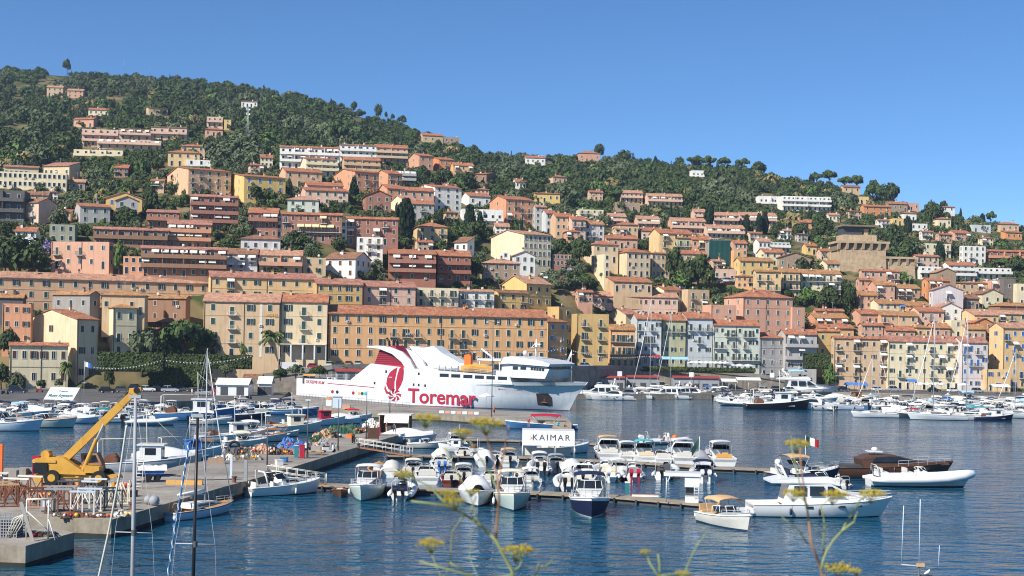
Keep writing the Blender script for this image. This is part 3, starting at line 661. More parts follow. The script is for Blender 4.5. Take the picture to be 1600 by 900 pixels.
H('grey flats with ragged balconies below the pillared row', 535, 537, 594, 249, 275, 12, 'r', 'sand', 'o', nf=3, nc=5, gal=(1, 2), d=8, win='d', dy=-12, **AB)
H('peach house with hipped gable and dark green shutters', 436, 446, 503, 267, 291, 20, 'r', 'peach', 'o', nf=2, nc=4, ns=1)
H('vivid orange gabled block with four white windows', 519, 554, 592, 268, 304, 30, 'r', 'tangerine', 'o', nf=3, nc=3, ns=2, bal=.6, win='n', **AB)
H('orange block with brown balconies right of the gabled one', 585, 606, 628, 271, 300, 30, 'r', 'tangerine', 'o', nf=3, nc=2, ns=1, bal=.7, **AB)
H('grey balcony terrace with white canopies beside the orange block', 600, 602, 650, 266, 288, 12, 'f', 'grey', nf=3, nc=5, gal=(1, 2), d=8, win='d', awn=.4, dy=6)
H('brown gabled villa with white eaves near the wood', 638, 655, 677, 243, 264, 24, 'r', 'salmon', 'o', nf=2, nc=2, ns=1)
H('orange-yellow villa with red tile roof by the wood', 671, 686, 709, 249, 269, 20, 'r', 'orange', 'o', nf=2, nc=3, ns=1, bal=.5)
H('ochre villa with twin chimneys and white sunshade', 706, 708, 740, 258, 277, 12, 'r', 'ochre', 'o', nf=2, nc=3, d=9, awn=.8, bal=.6, ch=2)
H('low red-roofed house at the end of the villa row', 741, 760, 781, 272, 283, -16, 'r', 'brown', 'o', nf=1, nc=2, ns=1)
H('white four-storey house with pale pink side wall', 646, 679, 721, 292, 328, 26, 'r', 'white', 'o', nf=4, nc=3, ns=0, pitch=.2, **AB)
H('pink villa of two stacked tile roofs', 468, 477, 544, 297, 319, 14, 'r', 'pink', 'o', nf=2, nc=5, ns=0)
H('upper pink villa peeping over the stacked roofs', 474, 480, 536, 289, 306, 14, 'r', 'pink', 'o', nf=1, nc=4, ns=0, dy=4)
H('mint-white square house with hipped roof', 448, 449, 498, 312, 334, 8, 'h', 'palegreen', 'p', nf=2, nc=3, d=9)
H('dark red-brown gabled house with shaded front', 565, 572, 611, 305, 331, 12, 'p', 'redbrown', 'b', nf=2, nc=3, d=9)
H('orange gabled house between red-brown and white ones', 590, 605, 630, 294, 318, 22, 'r', 'tangerine', 'o', nf=2, nc=2, ns=2)
H('pink house with flat dormer left of the white four-storey house', 626, 628, 678, 297, 322, 16, 'r', 'rose', 'o', nf=2, nc=4, d=8)
H('small lemon-yellow gabled house', 610, 631, 648, 312, 335, 28, 'r', 'cream', 'p', nf=2, nc=1, ns=1)
H('grey house with blue umbrella terrace beside the lemon gable', 640, 642, 678, 318, 342, 14, 'r', 'grey', 'o', nf=2, nc=3, d=8, bal=.5)
H('brick-red terrace with white stair tower, left unit', 386, 388, 434, 332, 371, 6, 'r', 'redbrown', 'o', nf=3, nc=4, gal=(2,), d=9, awn=.5, win='b', galc='redbrown', **AB)
H('brick-red terrace between two white stair towers', 434, 440, 534, 334, 376, 6, 'r', 'redbrown', 'o', nf=3, nc=8, bal=.5, d=9, awn=.4, win='b', solid=0, awc='awn_y', **AB)
H('brick-red terrace end unit with wide low roof', 535, 541, 622, 341, 382, 6, 'r', 'redbrown', 'o', nf=3, nc=6, bal=.4, d=9, awn=.4, win='b', **AB)
H('thin white stair tower dividing the brick-red terraces', 430, 431, 440, 338, 370, 6, 'f', 'white', nf=3, nc=1, d=3, dy=-2)
H('thin white stair tower beside the end unit', 531, 532, 541, 346, 378, 6, 'f', 'white', nf=3, nc=1, d=3, dy=-2)
H('lilac-grey house with laundry under the brick-red terrace', 374, 376, 438, 373, 394, 8, 'h', 'lilac', 'b', nf=1, nc=4, d=8)
H('grey house with two big striped awnings', 350, 352, 402, 396, 430, 8, 'r', 'lilac', 'b', nf=3, nc=3, d=8, bal=.9, awn=.9)
H('peach house with salmon balconies and beige awning', 403, 405, 472, 398, 430, 8, 'r', 'peach', 'p', nf=2, nc=4, d=8, gal=(1,), galc='salmon', awn=.3)
H('plain sand-coloured house beside the peach balconies', 472, 473, 509, 402, 430, 8, 'f', 'sand', nf=2, nc=2, d=7)
H('white house with rounded balcony and gabled right wing', 508, 555, 579, 404, 435, -20, 'r', 'white', 'b', nf=2, nc=3, ns=3, win='b')
H('tall white narrow house with red doors', 555, 557, 598, 370, 404, 6, 'f', 'white', nf=3, nc=3, d=8, bal=.6, solid=1, win='b')
H('red-brick flats with two rows of white sunblinds', 604, 607, 681, 396, 438, 6, 'r', 'brick', 'o', nf=3, nc=3, gal=(1, 2), d=10, awn=1., galc='redbrown', win='d', pitch=.3, **AB)
H('red-brick flats with corner roof, right unit', 681, 683, 735, 399, 440, 10, 'r', 'brick', 'o', nf=3, nc=4, gal=(1, 2), d=9, galc='brick', win='b', **AB)
H('yellow house with wide orange roof behind the tall cypress', 645, 652, 699, 354, 376, 10, 'h', 'apricot', 'o', nf=2, nc=3, d=8, bal=.4, awn=.6)
H('white shed house with brown slanted roof', 710, 730, 741, 378, 396, -30, 's', 'white', 'b', nf=1, nc=2, d=6)
H('small white cube hut on the terrace', 782, 783, 797, 394, 404, 6, 'f', 'white', nf=1, nc=1, d=4)
H('pale stone house half behind dark cypress bushes', 752, 754, 812, 411, 436, 10, 'h', 'stone', 'p', nf=2, nc=4, d=8)
H('white gabled bungalow with red roof on the shoulder', 720, 733, 766, 306, 322, 18, 'r', 'white', 'o', nf=1, nc=3, ns=0)
H('white terrace restaurant with glazed front', 720, 722, 786, 326, 344, 8, 'f', 'white', nf=1, nc=6, d=8, gal=(0,), win='d', galc='white')
H('tall orange house with peach side wall on the shoulder', 765, 790, 832, 311, 353, 24, 'r', 'tangerine', 'o', nf=4, nc=4, ns=1, bal=.5, awn=.3, **AB)
H('grey-blue slim house next to the tall orange one', 832, 836, 853, 323, 360, 16, 'r', 'grey', 'p', nf=4, nc=2, d=8)
H('pale house with awning stepping down the street', 851, 853, 868, 333, 365, 14, 'r', 'bluegrey', 'o', nf=3, nc=2, d=8, bal=.5)
H('peach house stepping down the street', 866, 868, 893, 338, 371, 14, 'r', 'peach', 'o', nf=3, nc=3, d=8, bal=.3)
H('pink house at the bend of the descending street', 891, 893, 915, 343, 376, 14, 'r', 'pink', 'o', nf=3, nc=2, d=8, bal=.4)
H('brown-roofed house ending the descending row', 911, 913, 944, 350, 379, 14, 'r', 'lilac', 'y', nf=3, nc=3, d=8, bal=.5)
H('cream gabled school block with tall grey window front', 767, 818, 861, 366, 414, 30, 'r', 'cream', 'p', nf=4, nc=6, ns=0, win='n', pitch=.2, name='school_building', cat='building')
H('white house with gabled porch below the school block', 800, 803, 836, 399, 426, 12, 'p', 'white', 'p', nf=2, nc=3, d=8)
H('long shop with red and white railing by the road', 861, 863, 893, 397, 415, 10, 'f', 'redbrown', nf=2, nc=5, d=6, win='d')
H('cream civic hall with blank lit side and dark window bands', 947, 979, 1016, 394, 433, 20, 'h', 'buff', 'o', nf=3, nc=4, ns=0, win='d', name='civic_hall', cat='building')
H('grey-cream right block of the civic hall', 1014, 1018, 1046, 396, 434, 14, 'h', 'sand', 'o', nf=3, nc=4, d=9, win='n')
H('lower cream tower at the left of the civic hall', 924, 944, 950, 397, 432, 18, 'f', 'cream', nf=3, nc=1, ns=0)
H('cream house with broad brown hipped roof behind the civic hall', 912, 928, 966, 382, 410, 16, 'h', 'buff', 'o', nf=2, nc=3, ns=0)
H('low cream house with orange roof below the civic hall', 938, 959, 1019, 440, 456, 10, 'r', 'sand', 'o', nf=1, nc=6, ns=0)
H('wide terracotta-roofed house with shaded balconies', 945, 947, 996, 372, 388, 10, 'r', 'salmon', 'o', nf=1, nc=5, d=8, win='d')
H('orange-roofed villa behind the antenna cluster', 960, 962, 997, 351, 368, 8, 'h', 'sand', 'o', nf=1, nc=4, d=8)
H('gabled cream church-like house with white blinds', 1014, 1030, 1082, 364, 398, 16, 'r', 'apricot', 'o', nf=3, nc=3, ns=0, awn=.8, bal=.6)
H('olive house with balconies beside the white blinds', 1055, 1058, 1080, 372, 398, 10, 'h', 'olive', 'o', nf=2, nc=2, d=7, bal=.7, dy=-3)
H('orange house with yellow awning next to the green mesh', 1079, 1081, 1109, 374, 402, 8, 'r', 'tangerine', 'o', nf=2, nc=3, d=8, awn=1, awc='awn_y', bal=.5)
scaf = H('building wrapped in green scaffold mesh', 1108, 1110, 1141, 378, 412, 8, 'f', 'sage', nf=3, nc=1, d=8, win='d')
H('plain orange cube house right of the scaffold', 1140, 1146, 1162, 391, 418, 14, 'f', 'ochre', nf=2, nc=1, ns=0)
H('pink row house with terrace above the orange cube', 1145, 1147, 1167, 380, 400, 8, 'r', 'rose', 'o', nf=2, nc=3, d=7, dy=5)
H('yellow two-storey house with mossy roof by the car park', 1147, 1156, 1208, 407, 432, 12, 'r', 'yellow', 'y', nf=2, nc=4, ns=1, bal=.3)
H('small house with orange roof under the big pine', 1060, 1062, 1104, 396, 412, 8, 'r', 'sand', 'o', nf=1, nc=5, d=7)
H('pink garden house beside the car park', 1112, 1114, 1150, 420, 440, 8, 'f', 'pink', nf=1, nc=3, d=6)
H('white little house under the pines with two rows of windows', 1183, 1185, 1204, 377, 402, 8, 'r', 'white', 'p', nf=2, nc=3, d=7)
for a in (('pink terrace row, topmost beneath the wood', 968, 970, 1004, 301, 316), ('pink terrace row next to the topmost one', 1010, 1012, 1066, 306, 322), ('pink terrace house with gable beside the cypress', 1083, 1085, 1103, 331, 346),
          ('pink terrace row between two cypress groups', 1113, 1114, 1154, 336, 352), ('pink terrace row farthest along its street', 1156, 1157, 1213, 336, 352), ('lower pink terrace row below the cypresses', 1104, 1105, 1163, 356, 372),
          ('rosy terrace row with white balustrade left of the cypress', 1047, 1049, 1102, 345, 366), ('short pink house with awning in the olive grove', 994, 996, 1030, 342, 356), ('pink and white villa with long balcony', 949, 951, 978, 338, 352)):
 H(a[0], *a[1:], 6, 'r', 'rose' if 'rosy' in a[0] else 'pink', 'p', nf=2, nc=max(3, (a[3] - a[1]) // 7), gal=(1,), win='d', galc='pink', d=8, awn=.2)
H('pink house with double porch under the topmost terraces', 1000, 1002, 1030, 360, 374, 6, 'r', 'pink', 'o', nf=1, nc=3, d=7)
H('pale concrete retaining house under the topmost terrace', 960, 961, 1000, 316, 330, 5, 'f', 'stone', nf=1, nc=2, d=6, win='d')
H('yellow flat-roofed house alone above the descending street', 834, 836, 875, 302, 316, 6, 'r', 'yellow', 'o', nf=1, nc=4, d=8, pitch=.15, awn=.3)
H('cream bungalow with flat terrace in the olive trees', 903, 905, 943, 327, 341, 8, 'f', 'cream', nf=2, nc=4, d=8, bal=.3)
H('white villa at the wood edge on the saddle', 819, 821, 852, 246, 257, 6, 'r', 'white', 'o', nf=1, nc=4, d=8)
H('red-roofed ridge villa with terrace walls beside the tall pine', 900, 905, 937, 239, 252, 8, 'h', 'salmon', 'o', nf=1, nc=4, d=8)
H('white ridge house with dark porch below the pine grove', 1079, 1081, 1100, 266, 276, 6, 'f', 'white', nf=1, nc=3, d=7, gal=(0,))
H('stone villa on the bare shoulder of the ridge', 655, 660, 692, 211, 223, 14, 'r', 'sand', 'o', nf=1, nc=3, ns=1)
H('dark flat villa next to the stone one on the ridge', 692, 694, 718, 214, 224, 10, 'f', 'stone', nf=1, nc=3, d=7, win='d')
H('white three-storey hotel of repeated bays on the hill', 1220, 1222, 1298, 306, 329, 6, 'f', 'white', nf=3, nc=11, gal=(1, 2), d=9, win='d', galc='white', name='hotel_building', cat='hotel')
H('low white wing left of the hill hotel', 1184, 1186, 1222, 306, 318, 6, 'f', 'white', nf=1, nc=5, d=7, win='d', gal=(0,))
H('terracotta bungalow with wide roof below the hill hotel', 1238, 1240, 1275, 347, 357, 6, 'r', 'tangerine', 'o', nf=1, nc=4, d=8, win='d')
H('pink house end at the edge of the shrubs', 1196, 1198, 1214, 339, 353, 6, 'r', 'rose', 'p', nf=2, nc=3, d=7)
H('orange villa with twin roofs under the umbrella pines', 1344, 1350, 1392, 322, 336, 12, 'r', 'orange', 'o', nf=2, nc=4, ns=1)
H('small orange cube villa left of the twin roofs', 1340, 1342, 1358, 307, 318, 8, 'f', 'apricot', nf=1, nc=2, d=6)
H('brown veranda house in the shade of the umbrella pines', 1316, 1318, 1344, 292, 301, 6, 'r', 'sand', 'b', nf=1, nc=3, d=7, win='d')
H('long stone house under the umbrella pine crowns', 1386, 1388, 1418, 318, 330, 8, 'r', 'stone', 'o', nf=1, nc=4, d=7)
H('pink box villa on the ridge line right of the pines', 1418, 1420, 1436, 317, 329, 8, 'f', 'rose', nf=1, nc=2, d=7)
H('white house with brick roof above the dark cypress', 1410, 1412, 1432, 333, 345, 8, 'h', 'white', 'o', nf=1, nc=2, d=7)
H('yellow arched villa among dark trees', 1394, 1396, 1416, 341, 352, 8, 'f', 'yellow', nf=1, nc=3, d=7, win='d')
H('white terrace house with drawn awning right of the yellow arches', 1421, 1423, 1449, 349, 360, 8, 'f', 'white', nf=1, nc=3, d=7, awn=1, bal=1.)
H('orange-roofed cottage near the tall skyline cypress', 1464, 1466, 1486, 342, 354, 8, 'h', 'cream', 'o', nf=1, nc=3, d=7)
H('pale blue flat house on the right skyline', 1518, 1520, 1548, 351, 363, 8, 'f', 'bluegrey', nf=1, nc=3, d=7)
H('white skyline house with slanting roof', 1458, 1462, 1492, 323, 330, 8, 's', 'white', 'o', nf=1, nc=3, d=6, pitch=.2)
H('brown-roofed house at the far right of the skyline', 1562, 1564, 1592, 350, 362, 8, 'h', 'sand', 'o', nf=1, nc=3, d=7)
H('orange terraced villa under the far right skyline', 1570, 1572, 1597, 363, 374, 8, 's', 'orange', 'o', nf=1, nc=3, d=6, pitch=.2)
H('white stucco house with arched balconies right of the castle', 1441, 1444, 1486, 380, 402, 10, 'f', 'cream', nf=2, nc=4, d=8, bal=.5, solid=1)
H('white villa of stacked cubes with stair tower', 1500, 1504, 1540, 384, 412, 10, 'f', 'white', nf=3, nc=4, d=8, bal=.4, solid=1)
H('long brick-orange flats at the right edge', 1541, 1544, 1640, 392, 413, 8, 'r', 'brick', 'o', nf=2, nc=9, gal=(1,), d=8, galc='tangerine', **AB)
H('pink house with tile roof against the castle bastion', 1428, 1431, 1467, 400, 421, 10, 'r', 'pink', 'o', nf=2, nc=4, d=8, bal=.5)
H('white terraced house with long railings under the pink one', 1435, 1437, 1476, 416, 436, 8, 'f', 'white', nf=2, nc=4, d=7, gal=(1,), galc='white')
H('white house of three balcony storeys', 1480, 1482, 1524, 414, 438, 8, 'r', 'white', 'o', nf=3, nc=4, d=7, gal=(1, 2), galc='white', win='d')
H('white stepped terraces with parasols at the right', 1524, 1526, 1580, 418, 436, 8, 'f', 'white', nf=2, nc=6, d=7, gal=(1,), galc='white', win='d')
H('grey gabled chapel with narrow windows left of the castle', 1214, 1218, 1266, 402, 420, 8, 'p', 'stone', 'b', nf=1, nc=5, d=9, ww=.6, name='chapel', cat='chapel')
H('house with red tile roof beside the chapel', 1192, 1194, 1226, 394, 414, 12, 'r', 'cream', 'o', nf=2, nc=3, d=8)
H('blue-grey flats far left of the castle', 1200, 1202, 1234, 378, 394, 8, 'f', 'bluegrey', nf=2, nc=5, d=7, gal=(1,), win='d', galc='white')
H('little yellow house on the terrace wall near the castle', 1258, 1260, 1276, 384, 398, 8, 'r', 'yellow', 'o', nf=1, nc=2, d=6)
H('peach balcony flats with green shopfront, left unit', 1177, 1180, 1220, 424, 468, 7, 'r', 'apricot', 'y', nf=3, nc=3, d=8, bal=.8, awn=.3, **AB)
H('peach balcony flats, middle unit with green blind', 1219, 1221, 1250, 425, 466, 7, 'r', 'apricot', 'y', nf=3, nc=3, d=8, bal=.9, **AB)
H('cream balcony flats with long white blind, right unit', 1250, 1251, 1314, 427, 464, 7, 'r', 'cream', 'y', nf=3, nc=6, d=8, bal=.8, awn=.5, **AB)
cl = [('pink house with long tile roof directly under the castle', 1343, 1346, 1406, 423, 448, 'r', 'rose', 'o', 2, 5),
 ('coral house with striped awning under the bastion', 1339, 1342, 1367, 437, 462, 'r', 'salmon', 'o', 2, 2),
 ('pink house with wide veranda beside the coral one', 1367, 1368, 1398, 445, 474, 'r', 'rose', 'y', 2, 3),
 ('pink house with two white awnings and satellite dish', 1398, 1400, 1437, 450, 474, 'r', 'rose', 'y', 2, 3),
 ('pink lower house with yellow laundry', 1341, 1343, 1371, 461, 482, 'r', 'rose', 'y', 2, 3),
 ('white-fronted house with bright blue awning', 1370, 1372, 1414, 474, 494, 'r', 'cream', 'y', 2, 4),
 ('ochre house with moss roof right of the blue awning', 1413, 1415, 1452, 477, 496, 'r', 'ochre', 'y', 1, 3),
 ('golden house with steep orange side under scaffold poles', 1440, 1449, 1484, 438, 470, 'r', 'orange', 'o', 2, 3),
 ('big blank grey gable house in the old town', 1452, 1457, 1505, 453, 488, 'p', 'lilac', 'p', 2, 1),
 ('brown stone gable behind the golden house', 1462, 1464, 1494, 425, 448, 'p', 'stone', 'p', 1, 1),
 ('red-roofed house with open loggias at the right', 1494, 1500, 1549, 442, 466, 'h', 'sand', 'o', 2, 4),
 ('pink flat block beside the square stone tower', 1546, 1548, 1568, 438, 470, 'f', 'rose', 'o', 2, 2),
 ('cream gable with two grey windows beside the stone tower', 1532, 1534, 1567, 459, 478, 'p', 'cream', 'b', 1, 2),
 ('pale house with blue awnings at the right edge of old town', 1586, 1588, 1640, 443, 478, 'f', 'cream', 'o', 2, 3),
 ('brown-roofed house under the cream gable', 1508, 1510, 1530, 466, 484, 'r', 'stone', 'b', 1, 3),
 ('small white gable with cream walls beneath the grey gable', 1464, 1466, 1502, 481, 504, 'p', 'white', 'p', 2, 2),
 ('salmon house with low tile roof above the white awning', 1342, 1344, 1374, 490, 512, 'r', 'salmon', 'o', 1, 3),
 ('peach house with brown dormer gable', 1374, 1376, 1402, 492, 516, 'r', 'peach', 'y', 2, 2),
 ('sand house with drawn white blind', 1402, 1404, 1434, 493, 518, 'r', 'sand', 'y', 2, 2),
 ('white-blind balcony house under the small gable', 1433, 1435, 1475, 486, 514, 'r', 'pink', 'o', 2, 3),
 ('orange house with mossy dormer roof', 1457, 1459, 1485, 512, 530, 'r', 'salmon', 'y', 1, 2),
 ('cream cube house right of the mossy dormer', 1484, 1486, 1508, 500, 528, 'f', 'cream', 'o', 2, 1),
 ('yellow house with long gabled side', 1495, 1522, 1560, 492, 524, 'r', 'apricot', 'p', 2, 3),
 ('deep orange house with pointed gable', 1520, 1522, 1552, 504, 530, 'p', 'orange', 'o', 2, 2),
 ('brown-roofed wide house above the deep orange one', 1544, 1556, 1640, 490, 512, 'r', 'sand', 'p', 2, 5),
 ('stone-walled house with brown roof at the far right', 1560, 1562, 1640, 478, 500, 'h', 'brown', 'y', 1, 5),
 ('pink gabled cottage with white awning', 1341, 1347, 1380, 508, 530, 'r', 'rose', 'o', 2, 3),
 ('low tile-roofed house behind the beige harbour block', 1382, 1384, 1430, 516, 532, 'r', 'salmon', 'o', 1, 4),
 ('ochre cottage with square porch', 1430, 1432, 1456, 512, 530, 'h', 'apricot', 'y', 1, 2),
 ('terrace house with blue sunshade and white awning', 1508, 1510, 1540, 514, 536, 'r', 'sand', 'y', 1, 3),
 ('orange house with two white blinds beside the stone steps', 1271, 1273, 1325, 496, 522, 'r', 'tangerine', 'y', 2, 4),
 ('brown upper house beside the stone steps', 1271, 1274, 1318, 485, 505, 'r', 'salmon', 'o', 1, 4),
 ('low house with broad orange roof by the ramp', 1274, 1276, 1334, 512, 536, 'r', 'ochre', 'o', 1, 4)]
for k, a in enumerate(cl):
 H(a[0], *a[1:6], 6 + (k * 5) % 9, a[6], a[7], a[8], nf=a[9], nc=a[10], ns=1, d=7.5, bal=.35, awn=.6, dy=0, awc='awn_b' if 'blue awning' in a[0] else 'awn_w', win='gbn'[k % 3])
fl = [('white cottage in the trees under the orange-yellow villa', 690, 712, 292, 306, 'white', 'o'), ('pink cottage beneath the ochre villa', 742, 764, 296, 308, 'pink', 'o'), ('sand house above the red-brick flats', 648, 676, 378, 392, 'sand', 'o'), ('brown-roofed hut left of the yellow house by the tall cypress', 604, 622, 386, 396, 'stone', 'b'), ('ochre house in front of the white terrace restaurant', 690, 716, 332, 348, 'apricot', 'o'), ('pale house above the cream school block', 772, 796, 354, 366, 'white', 'p'), ('salmon house behind the long pink-beige terrace', 900, 926, 456, 472, 'salmon', 'o'),
 ('white garden house right of the civic hall', 1052, 1072, 434, 448, 'white', 'p'), ('ochre row house above the car park, left one', 1085, 1106, 410, 424, 'apricot', 'o'), ('rosy row house above the car park, right one', 1108, 1132, 408, 420, 'rose', 'p'), ('sand villa between pink terraces and scaffold', 1072, 1092, 352, 366, 'sand', 'o'), ('cream house above the white little house in the pines', 1168, 1190, 364, 378, 'cream', 'o'), ('white flats edge right of the farthest pink row', 1214, 1236, 360, 374, 'white', 'p'), ('grey cottage beneath the castle road', 1242, 1262, 366, 378, 'grey', 'b'), ('pink cottage left of the fortress', 1276, 1300, 392, 406, 'pink', 'o'), ('cream house at the foot of the fortress wall', 1290, 1312, 412, 428, 'cream', 'y'),
 ('ochre house left of the balcony flats', 1148, 1176, 432, 450, 'ochre', 'o'), ('white house half up the wood right of the fortress', 1436, 1458, 362, 374, 'white', 'o'), ('salmon villa in the wood above the white stucco house', 1462, 1488, 366, 378, 'salmon', 'o'), ('cream villa below the skyline umbrella pine', 1528, 1552, 372, 384, 'cream', 'o'), ('rosy villa under the pale blue flat house', 1490, 1516, 364, 376, 'rose', 'o'), ('white house beside the yellow arches', 1368, 1390, 344, 356, 'white', 'o'), ('sand bungalow above the fortress keep', 1322, 1346, 330, 342, 'sand', 'o'), ('cream hut in the scrub below the hill hotel', 1290, 1312, 336, 346, 'cream', 'p'),
 ('white villa alone in the central scrub', 800, 822, 284, 294, 'white', 'o'), ('sand villa beneath the saddle villa', 862, 886, 276, 286, 'sand', 'o'), ('peach house left of the topmost pink terraces', 918, 942, 300, 312, 'peach', 'o'), ('pink house beneath the pink and white villa', 958, 980, 358, 370, 'pink', 'p'), ('orange house by the grey olive tree', 880, 906, 362, 378, 'tangerine', 'o'), ('sand house above the descending row', 900, 922, 346, 356, 'sand', 'y'), ('terracotta villa in the left woods', 176, 200, 262, 276, 'terracotta', 'o'), ('white house in the left scrub under the school', 66, 90, 300, 312, 'white', 'o'), ('brown house between the peach block and the wood', 232, 256, 282, 298, 'sand', 'o'), ('cream house left of the pillared white flats', 402, 426, 246, 260, 'cream', 'o'), ('pink house above the bright yellow block', 384, 412, 258, 270, 'pink', 'o')]
for k, a in enumerate(fl): H(a[0], a[1], a[1] + 2 + k % 5, *a[2:5], 4 + k * 7 % 16, 'rhr'[k % 3], *a[5:], nf=2 if a[4] - a[3] > 11 else 1, nc=3, d=8, bal=.3, awn=.4, win='gbn'[k % 3])
def castle():
 Y = depth(1350, 428); k = ppm(Y); O = at_y(1310, 428, Y); RECTS.extend([(1305, 1390, 345, 440, Y), (1378, 1436, 390, 440, Y)]); CTRL.append((O.x, O.y - 2, O.z)); CTRL.append((O.x + 20, O.y - 2, O.z)); r = thing('fortress', 'square brown stone fortress with corbelled battlements above the old town', 'fortress', O, R(4))
 X = lambda px: (px - 1310) / k
 Z = lambda row: (428 - row) / k
 st = mat('fortress_stone', S(156, 134, 106), .95, 0, .5, col2=S(198, 174, 142), bump=.8, bscale=1.6, streak=.5)
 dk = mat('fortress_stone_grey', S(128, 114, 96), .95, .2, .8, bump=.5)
 def tower(nm, x0, x1, rt, dpt, y0=0., batter=.5):
  mb = MB(); a, b, h = X(x0), X(x1), Z(rt)
  lo = [(a - batter, y0 - batter, -6), (b + batter, y0 - batter, -6), (b + batter, y0 + dpt, -6), (a - batter, y0 + dpt, -6)]; hi = [(a, y0, h), (b, y0, h), (b, y0 + dpt, h), (a, y0 + dpt, h)]
  mb.add(lo + hi, [(0, 1, 5, 4), (1, 2, 6, 5), (2, 3, 7, 6), (3, 0, 4, 7), (4, 5, 6, 7)]); return mb.build(nm, [st], r)
 tower('tower', 1312, 1385, 390, 16); tower('bastion', 1381, 1433, 404, 14, 1.); tower('keep', 1321, 1375, 365, 9, 4.)
 for x0, x1, rt, n, y0 in ((1310, 1387, 376, 6, 0), (1380, 1434, 399, 4, 1.)):
  a, b = X(x0), X(x1); h = Z(rt)
  MB().box(a - .9, b + .9, y0 - 1.0, y0 + 12, h - .9, h).build('parapet', [st], r)
  for i in range(n + 1):
   x = a + (b - a) * i / n
   MB().prism([(y0 - 1.0, h - .92), (y0 + .6, h - .92), (y0 + .6, h - 4.4), (y0 - .25, h - 3.4)], x - .55, x + .55, 'x').build('corbel', [st], r)
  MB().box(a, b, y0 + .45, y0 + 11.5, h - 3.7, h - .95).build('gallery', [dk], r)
 MB().box(X(1319), X(1377), 3.2, 14, Z(352), Z(349.5)).build('roof', [dk], r)
 MB().box(X(1322), X(1352), 5., 12, Z(365), Z(352)).build('rooftop_room', [sm('darkgrey')], r); MB().box(X(1356), X(1362), 5., 7., Z(366), Z(356)).build('turret', [st], r)
castle()
def stone_tower():
 Y = depth(1576, 475); O = at_y(1568, 475, Y); k = ppm(Y); r = thing('stone_tower', 'plain square grey stone tower among the old-town roofs at the right', 'tower', O, R(6)); w = 19 / k; h = 41 / k
 m = mat('tower_stone', S(112, 106, 98), .95, .2, .9, bump=.5)
 MB().box(0, w, 0, w, -4, h).build('wall', [m], r); MB().box(-.15, w + .15, -.15, w + .15, h, h + .3).build('cornice', [m], r)
 link('window', window_mesh(.8, 1.2, 'd', 0), r, (w / 2, 0, h * .7))
stone_tower()
finish_terrain()
LEAF = dict(oak=(S(50, 64, 36), S(76, 88, 50)), olive=(S(76, 88, 60), S(104, 112, 80)), pine=(S(58, 78, 42), S(84, 100, 54)), bright=(S(76, 100, 50), S(98, 120, 62)),
 cypress=(S(26, 42, 26), S(44, 60, 36)), dry=(S(112, 106, 66), S(146, 134, 90)), palm=(S(70, 88, 46), S(104, 116, 66)), purple=(S(110, 104, 140), S(150, 140, 176)))
def lmat(k):
 m = mat('foliage_' + k, LEAF[k][0], .75, 0, .25, col2=LEAF[k][1], island=.25, spec=.15)
 b = m.node_tree.nodes['Principled BSDF']
 return m
bark = mat('bark', S(84, 70, 56), .95, .25, 2.)
def lobes(kind, r):
 L = []
 if kind in ('oak', 'olive', 'bright', 'dry', 'purple'):
  n = r.randint(6, 9)
  for i in range(n):
   a = 2 * math.pi * i / n + r.uniform(-.4, .4); d = r.uniform(.25, .62); L.append((d * math.cos(a), d * math.sin(a), r.uniform(.3, .72), r.uniform(.3, .46)))
  L.append((0, 0, .7, .4)); L.append((r.uniform(-.2, .2), r.uniform(-.2, .2), .86, .3))
 elif kind == 'pine':
  n = 9
  for i in range(n):
   a = 2 * math.pi * i / n + r.uniform(-.3, .3); d = r.uniform(.45, .75); L.append((d * math.cos(a), d * math.sin(a), r.uniform(.62, .8), r.uniform(.2, .34)))
  for i in range(4): L.append((r.uniform(-.35, .35), r.uniform(-.35, .35), r.uniform(.78, .92), .3))
 elif kind == 'cypress':
  for i in range(9): L.append((r.uniform(-.12, .12), r.uniform(-.12, .12), .1 + .1 * i, .95 * (.32 + .5 * math.sin(math.pi * min(1, (i + 1.2) / 10.5))) * .9))
 elif kind == 'conifer':
  for i in range(8):
   for j in range(4):
    a = j * 1.57 + i * .8; d = .8 * (1 - i / 8.5); L.append((d * .6 * math.cos(a), d * .6 * math.sin(a), .15 + .1 * i, .1 + .22 * (1 - i / 8)))
 return L
def leaf_cloud(kind, seed, n, size, quads=True, jit=.7):
 """n small leaf-clump faces spread over uneven lobes; unit radius, unit height"""
 r = random.Random(seed); L = lobes(kind, r); wts = [l[3] ** 2 for l in L]; fl = .62 if kind == 'pine' else 1.
 out = []
 for _ in range(n):
  l = r.choices(L, wts)[0]
  z = r.uniform(-.75, 1); a = r.uniform(0, 6.283); q_ = math.sqrt(1 - z * z); rad = l[3] * r.uniform(.72, 1.08)
  p = Vector((l[0] + rad * q_ * math.cos(a), l[1] + rad * q_ * math.sin(a), l[2] + rad * z * fl * (.8 if kind != 'cypress' else .5)))
  nn = (Vector((q_ * math.cos(a), q_ * math.sin(a), z + .25)) + Vector((r.uniform(-jit, jit), r.uniform(-jit, jit), r.uniform(-jit, jit) * .7))).normalized()
  t = nn.orthogonal().normalized(); b = nn.cross(t); w = r.uniform(0, 6.283); t, b = t * math.cos(w) + b * math.sin(w), b * math.cos(w) - t * math.sin(w)
  s = size * r.uniform(.6, 1.35)
  if quads: out.append([p - t * s - b * s * .5, p + t * s * .3 - b * s * .8, p + t * s + b * s * .5, p - t * s * .3 + b * s * .8])
  else: out.append([p - t * s - b * s * .6, p + t * s - b * s * .5, p + b * s])
 return np.array([[list(v) for v in f] for f in out], dtype=np.float32)
